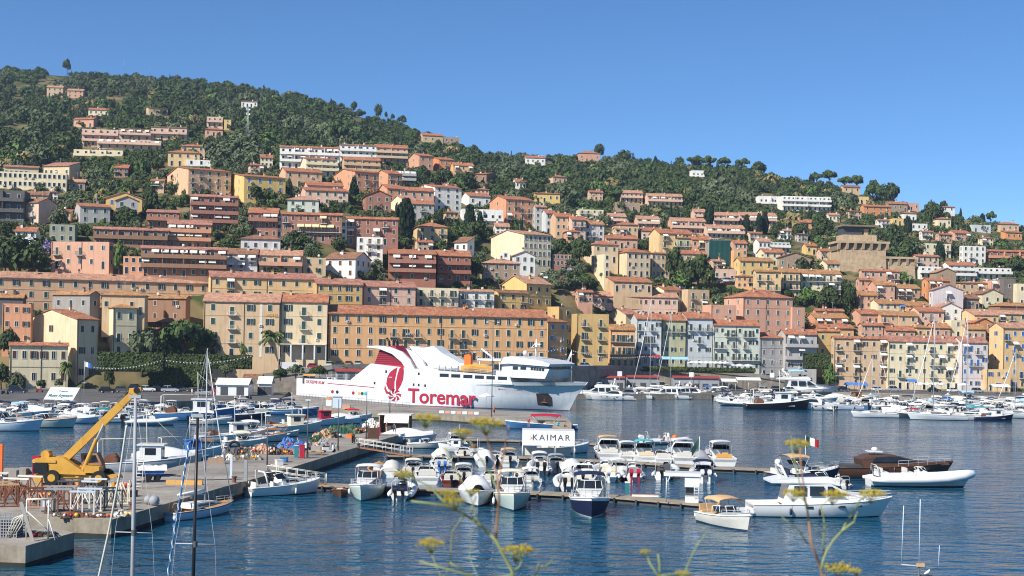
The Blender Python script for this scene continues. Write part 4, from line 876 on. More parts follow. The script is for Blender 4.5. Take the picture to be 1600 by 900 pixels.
def raw_mesh(name, arr, mats, midx=None):
 n, k = arr.shape[:2]
 me = bpy.data.meshes.new(name)
 me.vertices.add(n * k); me.vertices.foreach_set('co', arr.reshape(-1))
 me.loops.add(n * k); me.loops.foreach_set('vertex_index', np.arange(n * k, dtype=np.int32))
 me.polygons.add(n); me.polygons.foreach_set('loop_start', np.arange(0, n * k, k, dtype=np.int32)); me.polygons.foreach_set('loop_total', np.full(n, k, dtype=np.int32))
 for m in mats: me.materials.append(m)
 if midx is not None: me.polygons.foreach_set('material_index', midx.astype(np.int32))
 me.update(calc_edges=True); return me
def palm_crown(seed):
 r = random.Random(seed); F_ = []
 for i in range(34):
  a = i * 2.4 + r.uniform(-.2, .2); el = r.uniform(-.3, 1.25); Ls = r.uniform(.8, 1.05); seg = 7
  d = Vector((math.cos(a), math.sin(a), 0)); side = Vector((-math.sin(a), math.cos(a), 0)); pts = []
  for k in range(seg + 1):
   t = k / seg; pts.append(d * (Ls * t * math.cos(el * (1 - .5 * t))) + Vector((0, 0, .82 + Ls * (math.sin(el) * t - .75 * t * t) * .55)))
  for k in range(seg):
   for s_ in (-1, 1):
    w = .16 * math.sin(math.pi * min(1, (k + 1) / (seg + .5))) + .02; w2 = .16 * math.sin(math.pi * min(1, (k + 2) / (seg + .5)) * .98) + .01
    F_.append([pts[k], pts[k + 1], pts[k + 1] + side * s_ * w2 - Vector((0, 0, .07)), pts[k] + side * s_ * w - Vector((0, 0, .07))])
 return np.array([[list(v) for v in f] for f in F_], dtype=np.float32)
def crown_mesh(kind, var):
 def mk():
  if kind == 'palm': return raw_mesh('crown', palm_crown(var), [lmat('palm')])
  n = dict(oak=900, olive=800, pine=1000, bright=800, cypress=900, conifer=800, dry=600, purple=500)[kind]
  a = leaf_cloud(kind, var * 17 + len(kind), n, .085 if kind != 'cypress' else .1)
  return raw_mesh('crown', a, [lmat('cypress' if kind == 'conifer' else kind)])
 return cached(('crown', kind, var), mk)
def trunk_mesh(kind, var):
 def mk():
  r = random.Random(var); mb = MB()
  if kind == 'palm':
   mb.tube([(0, 0, -.3), (.01, 0, .2), (.02, .01, .5), (.0, .0, .8)], [.07, .05, .045, .06], 8)
  else:
   top = dict(pine=.62, cypress=.2, conifer=.9).get(kind, .5)
   mb.tube([(0, 0, -.35), (.02, 0, .0), (.03, .02, top * .5), (0, 0, top)], [.085, .065, .05, .03], 7)
   if kind not in ('cypress', 'conifer'):
    for i in range(5):
     a = i * 1.3 + r.uniform(-.3, .3); e = Vector((math.cos(a) * .45, math.sin(a) * .45, top + .12)); s = Vector((.02, .01, top * .55))
     mb.tube([s, s.lerp(e, .5) + Vector((0, 0, -.03)), e], [.035, .025, .012], 5)
  return mb.mesh('trunk', [bark])
 return cached(('trunk', kind, var), mk)
TNAME = dict(oak='tree', olive='olive_tree', pine='umbrella_pine', bright='tree', cypress='cypress_tree', conifer='conifer_tree', palm='palm_tree', dry='bush', purple='flowering_bush')
def tree(label, px, row, wpx, hpx, kind='oak', Y=None, dy=0., name=None, group=None):
 yy = (depth(px, row) if Y is None else Y) + dy
 p = at_y(px, row, yy); w = wpx / ppm(yy) / 2 / (.95 if kind in ('oak', 'olive', 'bright', 'pine', 'dry', 'purple') else (.55 if kind == 'cypress' else .9)); h = hpx / ppm(yy)
 if kind == 'palm': h /= 1.15
 var = int(px * 7 + row) % 3
 r = thing(name or TNAME[kind], label, 'bush' if (name and 'bush' in name) or kind in ('dry', 'purple') else 'tree', p, (px * 1.7) % 6.28, group, s=(w, w, h))
 link('trunk', trunk_mesh(kind, var), r); link('crown', crown_mesh(kind, var), r)
 TREES.append((px - wpx / 2, px + wpx / 2, row - hpx, row, yy))
 return r
TREES = []
T = [
 ('great umbrella pine with wide dark green crown beside the yellow-cream house', 287, 566, 84, 62, 'pine'),
 ('second umbrella pine crown overlapping the great one at its right', 322, 566, 50, 50, 'oak'),
 ('pale grey-green round tree left of the great umbrella pine', 222, 570, 50, 52, 'olive'),
 ('dark tree between the pale round tree and the great pine', 252, 574, 40, 40, 'oak'),
 ('tall date palm in front of the pale yellow hotel wing', 424, 558, 46, 50, 'palm'),
 ('small light green tree by the hotel door', 380, 556, 24, 30, 'bright'),
 ('short shaggy palm in front of the twin gablets', 103, 602, 20, 44, 'palm'),
 ('young palm behind the red kiosk roof near the ferry stern', 569, 586, 22, 34, 'palm'),
 ('bushy tree at the corner of the twin-gablet house', 27, 612, 32, 30, 'olive'),
 ('round dark green tree standing alone in the parking square', 171, 606, 22, 28, 'oak'),
 ('tall dark twin cypress beside the brick-red terrace end unit', 631, 378, 24, 62, 'cypress'),
 ('narrow cypress left of the white terrace restaurant', 734, 364, 14, 40, 'cypress'),
 ('broad cypress beneath the white terrace restaurant', 750, 362, 20, 34, 'conifer'),
 ('tiered conifer in front of the vivid orange block', 553, 313, 22, 42, 'conifer'),
 ('massive dark pine right of the civic hall', 1090, 452, 56, 52, 'oak'),
 ('dark tree tight against the right wall of the civic hall', 1053, 438, 34, 50, 'oak'),
 ('bushy lower tree left of the massive dark pine', 1064, 450, 36, 26, 'bright'),
 ('tall cypress left of the pink terrace between cypress groups', 1108, 357, 12, 36, 'cypress'),
 ('tall cypress at the right end of the farthest pink row', 1195, 366, 8, 34, 'cypress'),
 ('twin of the tall cypress at the farthest pink row, slightly lower', 1186, 366, 8, 30, 'cypress'),
 ('cypress in front of the lower pink terrace row', 1166, 368, 8, 30, 'cypress'),
 ('umbrella pine left of the topmost pink terrace', 960, 318, 26, 22, 'pine'),
 ('lone umbrella pine above the pillared white flats', 528, 230, 42, 38, 'pine'),
 ('lone round tree breaking the ridge line above the woods', 105, 110, 14, 17, 'oak'),
 ('dark tree clump on the ridge shoulder, the higher one', 591, 184, 14, 20, 'oak'),
 ('dark tree clump on the ridge shoulder, the left one', 553, 172, 12, 13, 'oak'),
 ('small ball-shaped tree alone on the bare ridge', 603, 184, 6, 9, 'oak'),
 ('second tiny ridge tree right of the ball-shaped one', 613, 187, 7, 9, 'oak'),
 ('ridge tree above the stone villa on the bare shoulder', 628, 194, 18, 13, 'oak'),
 ('tall pine beside the red-roofed ridge villa', 936, 244, 20, 18, 'oak'),
 ('broad ridge tree right of the tall villa pine', 975, 256, 26, 20, 'oak'),
 ('pointed dark tree standing on the saddle ridge', 1024, 257, 12, 14, 'conifer'),
 ('round tree on the ridge between saddle and pine grove', 1062, 262, 16, 16, 'oak'),
 ('pine of the ridge grove, its left crown', 1086, 264, 26, 20, 'pine'),
 ('pine of the ridge grove, its middle crown', 1108, 265, 28, 21, 'pine'),
 ('pine of the ridge grove, its right crown', 1131, 267, 26, 21, 'pine'),
 ('spreading pine just right of the ridge grove', 1160, 268, 24, 20, 'pine'),
 ('dark pine on the ridge where it begins to fall', 1185, 274, 30, 20, 'oak'),
 ('thin ridge cypress left of three', 1236, 288, 5, 12, 'cypress'),
 ('thin ridge cypress in the middle of three', 1244, 288, 5, 11, 'cypress'),
 ('thickest of the three ridge cypresses', 1268, 289, 7, 15, 'cypress'),
 ('flat-topped umbrella pine highest on the right ridge', 1296, 290, 28, 24, 'pine'),
 ('umbrella pine left of the flat-topped highest one', 1276, 290, 18, 20, 'pine'),
 ('umbrella pine shading the brown veranda house', 1320, 296, 28, 20, 'pine'),
 ('round pine right of the veranda house', 1339, 297, 24, 22, 'pine'),
 ('small flat pine crown between two pine groups', 1364, 302, 17, 20, 'pine'),
 ('great spreading pine above the long stone house', 1364, 320, 34, 30, 'pine'),
 ('darker companion of the great spreading pine', 1391, 320, 36, 32, 'oak'),
 ('umbrella pine silhouetted alone on the right skyline', 1548, 354, 17, 23, 'pine'),
 ('dark cypress left of the skyline umbrella pine', 1535, 354, 7, 19, 'cypress'),
 ('bushy skyline tree left of the dark cypress', 1521, 352, 10, 14, 'oak'),
 ('pointed skyline tree above the orange-roofed cottage', 1501, 338, 6, 14, 'conifer'),
 ('round skyline tree above the dark castle woods', 1474, 326, 14, 12, 'oak'),
 ('dense wood oak right of the white villa with brick roof', 1455, 350, 36, 34, 'oak'),
 ('tall narrow cypress right of the castle tower', 1418, 372, 10, 32, 'cypress'),
 ('dark cypress in front of the white stucco house', 1469, 414, 12, 34, 'cypress'),
 ('broad tree right of the castle roofline', 1397, 396, 38, 44, 'oak'),
 ('silver-leaved tree below the castle wood', 1430, 400, 30, 22, 'olive'),
 ('round dark tree left of the castle, the upper one', 1286, 366, 40, 28, 'oak'),
 ('round dark tree left of the castle, the lower one', 1282, 374, 36, 22, 'oak'),
 ('dark tree among the shrubs below the terracotta bungalow', 1250, 374, 30, 24, 'oak'),
 ('bushy tree at the far left of the castle road', 1214, 372, 26, 24, 'oak'),
 ('bright green round tree above the pink old-town houses', 1409, 450, 36, 24, 'bright'),
 ('broad dark tree left of the pink old-town houses', 1292, 486, 50, 38, 'oak'),
 ('dark tree beside the street stairs of the old town', 1328, 484, 24, 40, 'oak'),
 ('small tree in front of the cream balcony flats', 1262, 472, 36, 22, 'bright'),
 ('low tree at the foot of the slope beneath the balcony flats', 1322, 492, 14, 16, 'bright'),
 ('green tree behind the marina at the foot of the ramp', 1296, 600, 28, 30, 'bright'),
 ('dark evergreen at the left edge of the hillside, big round crown', 30, 424, 76, 52, 'oak'),
 ('evergreen bush crown right of the big left-edge tree', 8, 430, 44, 40, 'oak'),
 ('purple-flowering tree beside the salmon villa', 74, 396, 24, 22, 'purple'),
 ('tall climbing greenery between salmon villa and brown flats', 186, 424, 24, 46, 'bright'),
 ('dark tree above the yellow gable house', 233, 330, 30, 36, 'oak'),
 ('round tree under the white-grey house', 92, 352, 34, 24, 'olive'),
 ('round tree below the yellow gable house', 196, 346, 40, 22, 'oak'),
 ('shaggy dark tree beside the bright yellow block', 452, 306, 16, 26, 'oak'),
 ('dark shrub tree beneath the pillared white flats', 445, 262, 30, 40, 'oak'),
 ('round tree in front of the brown gabled villa', 662, 282, 26, 22, 'oak'),
 ('dense tree below the orange-yellow villa', 690, 290, 40, 26, 'oak'),
 ('tree under the ochre villa with twin chimneys', 726, 296, 44, 26, 'oak'),
 ('leafy tree right of the red-brick flats', 744, 438, 26, 36, 'oak'),
 ('ragged green tree beside the grey striped-awning house', 386, 372, 30, 26, 'olive'),
 ('dark tree under the brick-red terrace middle', 462, 388, 40, 26, 'oak'),
 ('olive tree under the brick-red terrace left unit', 448, 390, 24, 24, 'olive'),
 ('low tree in front of the tall white narrow house', 530, 392, 30, 20, 'oak'),
 ('bushy tree left of the civic hall tower', 905, 408, 40, 34, 'oak'),
 ('rounded tree below the school block', 880, 400, 34, 26, 'oak'),
 ('grey olive tree beside the descending street', 944, 352, 26, 16, 'olive'),
 ('dark cypress wood tree above the yellow flat-roofed house', 893, 330, 26, 30, 'conifer'),
 ('tree in the garden below the long orange roof', 918, 452, 30, 18, 'oak'),
 ('round garden tree above the long pink terrace', 985, 462, 30, 16, 'bright'),
 ('grey-green garden tree near the long pink terrace', 900, 448, 26, 16, 'olive'),
 ('dark bush below the brick-orange terrace house at the left edge', 16, 556, 46, 40, 'oak'),
 ('tree in the right old town edge', 1586, 434, 40, 32, 'oak'),
 ('flat dark pine crown above the white terraces', 1562, 424, 34, 20, 'pine'),
]
for a in T: tree(*a)
for i, (px, row, w, h, k) in enumerate(((438, 590, 26, 14, 'oak'), (462, 586, 28, 16, 'olive'), (500, 588, 34, 16, 'oak'), (540, 590, 30, 16, 'bright'), (590, 586, 26, 14, 'oak'), (612, 588, 24, 15, 'olive'), (2, 600, 30, 30, 'oak'), (64, 606, 18, 12, 'oak'), (92, 604, 16, 12, 'olive'), (318, 590, 30, 18, 'oak'), (352, 586, 28, 16, 'olive'), (1228, 470, 26, 18, 'oak'), (906, 592, 16, 12, 'olive'))):
 tree(['dark shrub left of the white box truck', 'grey-green shrub below the climbing road parapet', 'wide dark shrub behind the yellow-signed kiosk', 'leafy shrub left of the red-roofed kiosk', 'shrub behind the ferry stern ramp', 'grey shrub close to the crimson funnel', 'dark shrub at the left edge beside the twin-gablet house', 'low shrub under the windows of the twin-gablet house', 'grey low shrub by the shaggy palm', 'dark shrub at the start of the climbing road', 'grey-green shrub behind the white marquee', 'dark shrub left of the peach balcony flats', 'small grey shrub by the arched boat shelter'][i], px, row, w, h, k, Y=350 + (px > 300) * 6 if px < 620 and row > 583 else None, name='shrub_bush')
def hedge(label, x0, x1, row, hpx, Y, depth_m=3., k='oak'):
 a = at_y(x0, row, Y); b = at_y(x1, row, Y); h = hpx / ppm(Y); w = b.x - a.x; r = random.Random(int(x0))
 out = []
 for _ in range(int(w * h * 26)):
  f = r.random()
  if f < .6: p = Vector((r.uniform(0, w), r.uniform(-.15, .15), r.uniform(0, h))); n = Vector((0, -1, .2))
  else: p = Vector((r.uniform(0, w), r.uniform(0, depth_m), h + r.uniform(-.2, .15))); n = Vector((0, 0, 1))
  n = (n + Vector((r.uniform(-.8, .8), r.uniform(-.8, .8), r.uniform(-.5, .5)))).normalized(); t = n.orthogonal().normalized(); b_ = n.cross(t); s = r.uniform(.14, .3)
  out.append([list(p + v) for v in (-t * s - b_ * s, t * s - b_ * s, t * s + b_ * s, -t * s + b_ * s)])
 root = thing('clipped_hedge', label, 'hedge', a)
 link('foliage', raw_mesh('foliage', np.array(out, dtype=np.float32), [lmat(k)]), root)
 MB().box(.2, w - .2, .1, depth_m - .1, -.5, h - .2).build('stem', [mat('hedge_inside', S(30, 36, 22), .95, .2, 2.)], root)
hedge('long dark clipped hedge behind the parked cars', 152, 254, 577, 26, 352)
hedge('low dark hedge on the raised road below the hotel', 262, 392, 572, 18, 362)
hedge('square dark hedge beside the ramp at the marina', 1258, 1296, 574, 21, 436, 5)
def forest():
 r = random.Random(5); kinds = ['oak', 'oak', 'pine2', 'olive', 'oak', 'bright', 'dry', 'cypress']
 base = {}
 for k in ('oak', 'olive', 'cypress'):
  base[k] = [leaf_cloud(k, 50 + i, 270 if k != 'cypress' else 130, .135, False, .32) for i in range(5)]
 mats = ['oak', 'pine', 'olive', 'bright', 'dry', 'cypress']
 out = []; mi = []
 from mathutils import noise
 px = -70.
 while px < 1680:
  b, rr = brow(px), rrow(px); row = rr - 1
  while row < b - 18:
   t = (b - row) / (b - rr); Y = float(ydepth(px, t)); s = ppm(Y)
   h = r.uniform(2.2, 4.6) if r.random() < .8 else r.uniform(4.5, 9.5)
   if t < .55: h = r.uniform(1.2, 3.4)
   if t > .97: h = r.uniform(3, 6)
   w = h * r.uniform(.55, .9)
   x = px + r.uniform(-6, 6); rw = row + r.uniform(-2, 2)
   row += max(2., s * (1.0 if t > .6 else 1.2))
   nz_ = noise.noise(Vector((x * .02, rw * .05, 3.3)))
   if nz_ > (.36 if t > .6 else .2): continue
   ok = True; wp = w * s; hp = h * s
   for (xa, xb, ra, rb, yb_) in RECTS:
    if x + wp > xa and x - wp < xb:
     if yb_ + 12 > Y > yb_ - 4 and rb - 2 > rw > ra - 30 and Y > yb_ - 1: ok = False; break
     if Y <= yb_ + 1 and rw - hp < rb - min(6, .25 * (rb - ra)) and rw > ra: ok = False; break
   if not ok: continue
   p = at_y(x, rw, Y)
   u = r.random(); k2 = noise.noise(Vector((x * .012 + 9, rw * .03, 1)))
   if u < .04 and t > .3: m_, src, w, h = 5, 'cypress', w * .32, h * 1.5
   elif k2 > .12 and u < .7: m_, src = 2, 'olive'
   elif k2 < -.2 and u < .6: m_, src = 1, 'oak'
   elif u < .12: m_, src = 3, 'oak'
   elif u < .18: m_, src = 4, 'olive'
   else: m_, src = 0, 'oak'
   a = base[src][r.randrange(5)]; q_ = r.uniform(0, 6.28); c, s_ = math.cos(q_), math.sin(q_)
   v = np.empty_like(a); v[..., 0] = (a[..., 0] * c - a[..., 1] * s_) * w; v[..., 1] = (a[..., 0] * s_ + a[..., 1] * c) * w; v[..., 2] = a[..., 2] * h
   v += np.array([p.x, p.y, p.z - .2 * h], dtype=np.float32); out.append(v); mi.append(np.full(len(a), m_))
  px += max(4.6, 2.1 * ppm(float(ydepth(px, .8))))
 arr = np.concatenate(out); print('forest crowns', len(out), 'faces', len(arr))
 o = link('forest', raw_mesh('forest', arr, [lmat(k) for k in mats], np.concatenate(mi)))
 tag(o, None, None, None, 'stuff')
forest()
def hull_secs(L, B, Hs, Hb, rake=.08, full=.55, tr=.9, n=13, draft=.4):
 st = []
 for i in range(n):
  t = i / (n - 1); x = -L / 2 + L * t
  b = B / 2 * (tr + (1 - tr) * min(1, t / .35)) if t < full else B / 2 * max(0., 1 - ((t - full) / (1 - full)) ** 2.3)
  z = Hs + (Hb - Hs) * t ** 1.7
  rk = rake * L * max(0, (t - .6) / .4) ** 2
  zk = -draft * (1 - max(0, (t - .75) / .25) ** 2 * .9)
  bc = b * (.86 - .45 * max(0, (t - .4) / .6))
  pr = [(x - rk * .9, 0.01, zk), (x - rk * .8, bc * .8, zk * .45), (x - rk * .62, bc, .1), (x - rk * .25, bc + (b - bc) * .72, z * .62), (x - rk * .08, b * .985 if b > .05 else .02, z * .84), (x, max(b, .03), z)]
  st.append((x, b, z, pr))
 return st
def hull_mesh(key, mats, **k):
 def mk():
  st = hull_secs(**k); mb = MB()
  secs = [[(p[0], p[1], p[2]) for p in s[3]] for s in st]
  mids = [2, 2, 0, 0, 1]
  mb.loft(secs, mids=mids); mb.loft([[(p[0], -p[1], p[2]) for p in s][::-1] for s in secs], mids=mids[::-1])
  a = secs[0]; mb.add(a + [(p[0], -p[1], p[2]) for p in a[::-1]], [tuple(range(11, -1, -1))], 0)
  for sg in (1, -1): mb.tube([(s[0], sg * (max(s[1], .03) + .015), s[2] - .03) for s in st], .045, 5, 3)
  return mb.mesh('hull', mats)
 return cached(('hull', key), mk)
def deck_mesh(key, mats, tc=.5, wall=.22, floor=.35, camber=.08, **k):
 """foredeck, side decks and a sunken cockpit"""
 def mk():
  st = hull_secs(**k); mb = MB(); dz = .03
  fore = [s for i, s in enumerate(st) if i / (len(st) - 1) >= tc - 1e-6]; aft = [s for i, s in enumerate(st) if i / (len(st) - 1) <= tc + 1e-6]
  mb.loft([[(s[0], s[1] * .985, s[2] - dz), (s[0], s[1] * .5, s[2] + camber), (s[0], 0, s[2] + camber * 1.3), (s[0], -s[1] * .5, s[2] + camber), (s[0], -s[1] * .985, s[2] - dz)] for s in fore], 0)
  for sg in (1, -1):
   q_ = [[(s[0], sg * s[1] * .985, s[2] - dz), (s[0], sg * (s[1] - wall), s[2] - dz + .02), (s[0], sg * (s[1] - wall - .02), floor)] for s in aft]
   mb.loft(q_ if sg < 0 else [z[::-1] for z in q_], 0, smooth=False)
  mb.loft([[(s[0], s[1] - wall, floor), (s[0], -s[1] + wall, floor)] for s in aft], 1, smooth=False)
  s = aft[-1]; mb.add([(s[0], s[1] - wall, floor), (s[0], -s[1] + wall, floor), (s[0], -s[1] * .5, s[2] + camber), (s[0], s[1] * .5, s[2] + camber)], [(0, 1, 2, 3)], 0)
  s = st[0]; mb.box(s[0], s[0] + .18, -s[1] * .98, s[1] * .98, floor, s[2] - dz - .1, 0)
  return mb.mesh('deck', mats)
 return cached(('deck', key), mk)
def loft_block(profile, widths, mats, name, mi=None):
 """closed block: profile = [(x, z)] around the side, widths = half width at each profile point"""
 mb = MB(); n = len(profile)
 L_ = [(p[0], w, p[1]) for p, w in zip(profile, widths)]; R_ = [(p[0], -w, p[1]) for p, w in zip(profile, widths)]
 mb.add(L_ + R_, [tuple(range(n - 1, -1, -1)), tuple(range(n, 2 * n))], 0)
 for i in range(n): mb.add([L_[i], L_[(i + 1) % n], R_[(i + 1) % n], R_[i]], [(0, 1, 2, 3)], mi[i] if mi else 0)
 return mb.mesh(name, mats)
def outboard_mesh(col='black', s=1.):
 def mk():
  mb = MB()
  mb.loft([[(x * s, y * s * w, z * s) for x, z, w in ((.16, .0, .6), (.2, .3, 1), (.1, .52, .8), (-.22, .56, .8), (-.36, .34, 1), (-.3, .0, .6))] for y in (-.17, .17)], 0, close=True)
  for y in (-.17, .17): mb.add([(x * s, y * s * w, z * s) for x, z, w in ((.16, .0, .6), (.2, .3, 1), (.1, .52, .8), (-.22, .56, .8), (-.36, .34, 1), (-.3, .0, .6))], [tuple(range(6)) if y > 0 else tuple(range(5, -1, -1))], 0)
  mb.box(-.22 * s, .06 * s, -.07 * s, .07 * s, -.75 * s, .02 * s, 0); mb.box(.02 * s, .25 * s, -.12 * s, .12 * s, -.2 * s, .05 * s, 1)
  return mb.mesh('outboard_motor', [col, 'darksteel'])
 return cached(('ob', col, s), mk)
def rail_tube(st, t0, inset, h, key):
 def mk():
  mb = MB(); pts = [s for i, s in enumerate(st) if i / (len(st) - 1) >= t0]
  for zf in (1., .5):
   P = [(s[0] - inset, max(s[1] - inset, 0), s[2] + h * zf) for s in pts] + [(pts[-1][0] + .05, 0, pts[-1][2] + h * zf)]
   P += [(p[0], -p[1], p[2]) for p in P[-2::-1]]; mb.tube(P, .022, 5)
  for s in pts[::1]:
   for sg in (1, -1): mb.cyl((s[0] - inset, sg * max(s[1] - inset, 0), s[2]), (s[0] - inset, sg * max(s[1] - inset, 0), s[2] + h), .02, n=5)
  return mb.mesh('bow_rail', ['steel'])
 return cached(('brail', key), mk)
def fender_mesh(col='white'):
 def mk():
  mb = MB(); mb.tube([(0, 0, -.05), (0, 0, .0), (0, 0, .08), (0, 0, .45), (0, 0, .53), (0, 0, .6)], [.03, .06, .12, .12, .06, .03], 8); mb.tube([(0, 0, .58), (0, -.02, .95)], .015, 4, 1)
  return mb.mesh('fender', [col, 'rope'])
 return cached(('fender', col), mk)
def screen_mesh(key, x0, w, z0, h, rake, mats=('glass', 'white'), wrap=.9):
 """wrap-round windscreen with frame"""
 def mk():
  mb = MB(); b = [(x0 - wrap, w, z0), (x0 - .1, w * .86, z0), (x0 + .2, w * .4, z0), (x0 + .2, -w * .4, z0), (x0 - .1, -w * .86, z0), (x0 - wrap, -w, z0)]
  t = [(p[0] - rake, p[1] * .9, z0 + h * (1 if 0 < i < 5 else .8)) for i, p in enumerate(b)]
  for i in range(5): mb.add([b[i], b[i + 1], t[i + 1], t[i]], [(0, 1, 2, 3), (3, 2, 1, 0)][:1], 0)
  mb.tube(t, .035, 5, 1)
  for p, q_ in zip(b, t): mb.tube([p, q_], .025, 4, 1)
  return mb.mesh('windscreen', mats)
 return cached(('scr', key), mk)
def canopy_mesh(key, x0, x1, w, z, m, legs=True, sag=.12, deck=.6):
 def mk():
  mb = MB(); n = 6
  S_ = []
  for i in range(n + 1):
   t = i / n; x = x0 + (x1 - x0) * t; zz = z + sag * math.sin(math.pi * t)
   S_.append([(x, w, zz - .18), (x, w * .92, zz - .02), (x, w * .5, zz + .07), (x, 0, zz + .1), (x, -w * .5, zz + .07), (x, -w * .92, zz - .02), (x, -w, zz - .18)])
  mb.loft(S_, 0)
  mb.loft([[(p[0], p[1] * .99, p[2] - .04) for p in s][::-1] for s in S_], 0)
  if legs:
   for x in (x0 + .1, x1 - .1):
    for sg in (1, -1): mb.tube([(x, sg * w * .97, z - .1), ((x0 + x1) / 2 + (x - (x0 + x1) / 2) * .3, sg * w, deck)], .025, 5, 1)
  return mb.mesh('canopy', [m, 'steel'])
 return cached(('can', key, m), mk)
def seat_mesh(key, m='beigecush'):
 def mk():
  mb = MB(); k = key
  mb.box(0, .55, -k / 2, k / 2, 0, .4, 1); mb.box(.02, .55, -k / 2 + .02, k / 2 - .02, .4, .52, 0); mb.box(0, .14, -k / 2 + .02, k / 2 - .02, .52, .95, 0)
  return mb.mesh('seat', [m, 'gel'])
 return cached(('seat', key, m), mk)
def mast_tube(mb, h, r=.075, x=0, z0=0, mi=0): mb.tube([(x, 0, z0), (x, 0, z0 + h * .6), (x, 0, z0 + h)], [r, r * .95, r * .6], 8, mi)
def boat(kind, label, px, row, head, L, hull='gel', deck='gel', top=None, cush='offwhite', ob=None, stripe=None, bottom='antifoul', group=None, Y=None, z=0., cat=None, mast=None, fenders=2, nm=None, sail='paleblue', arch=False):
 p = at_h(px, row, 0.) if Y is None else Vector((un(px, row)[0] * Y, Y, 0.))
 KN = dict(motor='motorboat', cruiser='cabin_cruiser', rib='inflatable_boat', sail='sailing_yacht', fly='motor_yacht', sport='motor_yacht', gozzo='wooden_boat', fish='fishing_boat', cover='covered_boat')
 base = dict(motor=6.4, cruiser=8.5, rib=7.5, sail=11., fly=13., sport=13., gozzo=6., fish=10., cover=7.)[kind]
 s = L / base
 r = thing(nm or KN[kind], label, cat or {'sail': 'sailing boat', 'fish': 'fishing boat', 'rib': 'inflatable boat', 'fly': 'yacht', 'sport': 'yacht'}.get(kind, 'boat'), p, R(head), group, s=s)
 A = lambda n, me, loc=None, par=None, rz=0, mats=None: link(n, me, par or r, loc, rz, mats)
 hm = [hull, stripe or hull, bottom, 'white' if hull not in ('wood', 'darkwood') else 'darkwood']
 wh = ['gel', 'gel', 'antifoul', 'white']
 if kind in ('motor', 'cover', 'gozzo'):
  d = dict(motor=dict(L=6.4, B=2.4, Hs=.75, Hb=1.15), cover=dict(L=7., B=2.5, Hs=.8, Hb=1.2), gozzo=dict(L=6., B=2.1, Hs=.65, Hb=1.05, tr=.55, rake=.03))[kind]
  A('hull', hull_mesh(kind, wh, **d), mats=hm)
  if kind != 'cover':
   A('deck', deck_mesh(kind, ['gel', 'teak'], tc=.5 if kind == 'motor' else .75, **d), mats=[deck, 'teak' if kind == 'gozzo' else 'offwhite'])
  if kind == 'motor':
   A('console', cached('motor_console', lambda: loft_block([(-.5, .35), (-.55, .95), (-.2, 1.15), (.25, .95), (.35, .35)], [.5, .48, .4, .42, .5], ['gel', 'glass'], 'console', [0, 0, 0, 1, 0])), (.1, .0, 0))
   A('windscreen', screen_mesh('motor', .25, .85, 1.05, .42, .25)); A('seat', seat_mesh(1.4, cush), (-1.25, 0, .35)); A('seat', seat_mesh(1.7, cush), (-2.9, 0, .35))
   A('bow_rail', rail_tube(hull_secs(**d), .62, .12, .35, 'motor'))
   if top: A('canopy', canopy_mesh('motor', -1.9, .4, .95, 1.95, top))
  elif kind == 'gozzo':
   for x in (-1.4, .2, 1.4): A('thwart', cached('thwart', lambda: MB().box(-.15, .15, -.8, .8, .52, .57).mesh('thwart', ['wood'])), (x, 0, 0))
   A('engine_box', cached('ebox', lambda: loft_block([(-.5, .3), (-.45, .85), (.45, .85), (.5, .3)], [.4, .36, .36, .4], ['offwhite'], 'engine_box')), (-.6, 0, 0))
   if top: A('canopy', canopy_mesh('gozzo', -1.6, .9, .85, 1.9, top))
  else:
   def cov():
    st = hull_secs(**d); mb = MB()
    mb.loft([[(s_[0], s_[1] * 1.01, s_[2] - .12), (s_[0], s_[1] * .97, s_[2] + .05), (s_[0], s_[1] * .5, s_[2] + .35 + .5 * math.sin(math.pi * min(1, i / 9.))), (s_[0], 0, s_[2] + .42 + .62 * math.sin(math.pi * min(1, i / 9.))),
                          (s_[0], -s_[1] * .5, s_[2] + .35 + .5 * math.sin(math.pi * min(1, i / 9.))), (s_[0], -s_[1] * .97, s_[2] + .05), (s_[0], -s_[1] * 1.01, s_[2] - .12)] for i, s_ in enumerate(st[:-1])], 0)
    s_ = st[0]; mb.add([(s_[0], s_[1] * 1.01, s_[2] - .12), (s_[0], s_[1] * .5, s_[2] + .35), (s_[0], 0, s_[2] + .42), (s_[0], -s_[1] * .5, s_[2] + .35), (s_[0], -s_[1] * 1.01, s_[2] - .12)], [(0, 1, 2, 3, 4)], 0)
    return mb.mesh('tarpaulin', ['white'])
   A('tarpaulin', cached('cover_tarp', cov), mats=[top or 'white'])
  if ob:
   n = 2 if ob.endswith('2') else 1; c = ob.rstrip('2')
   for i in range(n): A('outboard_motor', outboard_mesh(c, 1.1), (-d['L'] / 2 - .22, (i - (n - 1) / 2) * .7, .75))
 elif kind == 'cruiser':
  d = dict(L=8.5, B=3.0, Hs=.95, Hb=1.55)
  A('hull', hull_mesh(kind, wh, **d), mats=hm); A('deck', deck_mesh(kind, ['gel', 'teak'], tc=.42, floor=.5, **d), mats=[deck, 'teak' if cush == 'tan' else 'offwhite'])
  A('cabin', cached('cru_cabin', lambda: loft_block([(-.75, 1.1), (-.7, 1.75), (.2, 1.78), (1.9, 1.62), (2.7, 1.36), (2.7, 1.2), (-.7, 1.05)], [1.15, .95, .9, .7, .35, .4, 1.2], ['gel', 'glass'], 'cabin')))
  for sg in (1, -1):
   A('window', cached(('cru_win', sg), lambda: MB().add([(-.3, sg * 1.1, 1.3), (1.3, sg * .92, 1.32), (1.05, sg * .86, 1.56), (-.28, sg * 1.04, 1.62)], [(0, 1, 2, 3)]).mesh('window', ['glass'])))
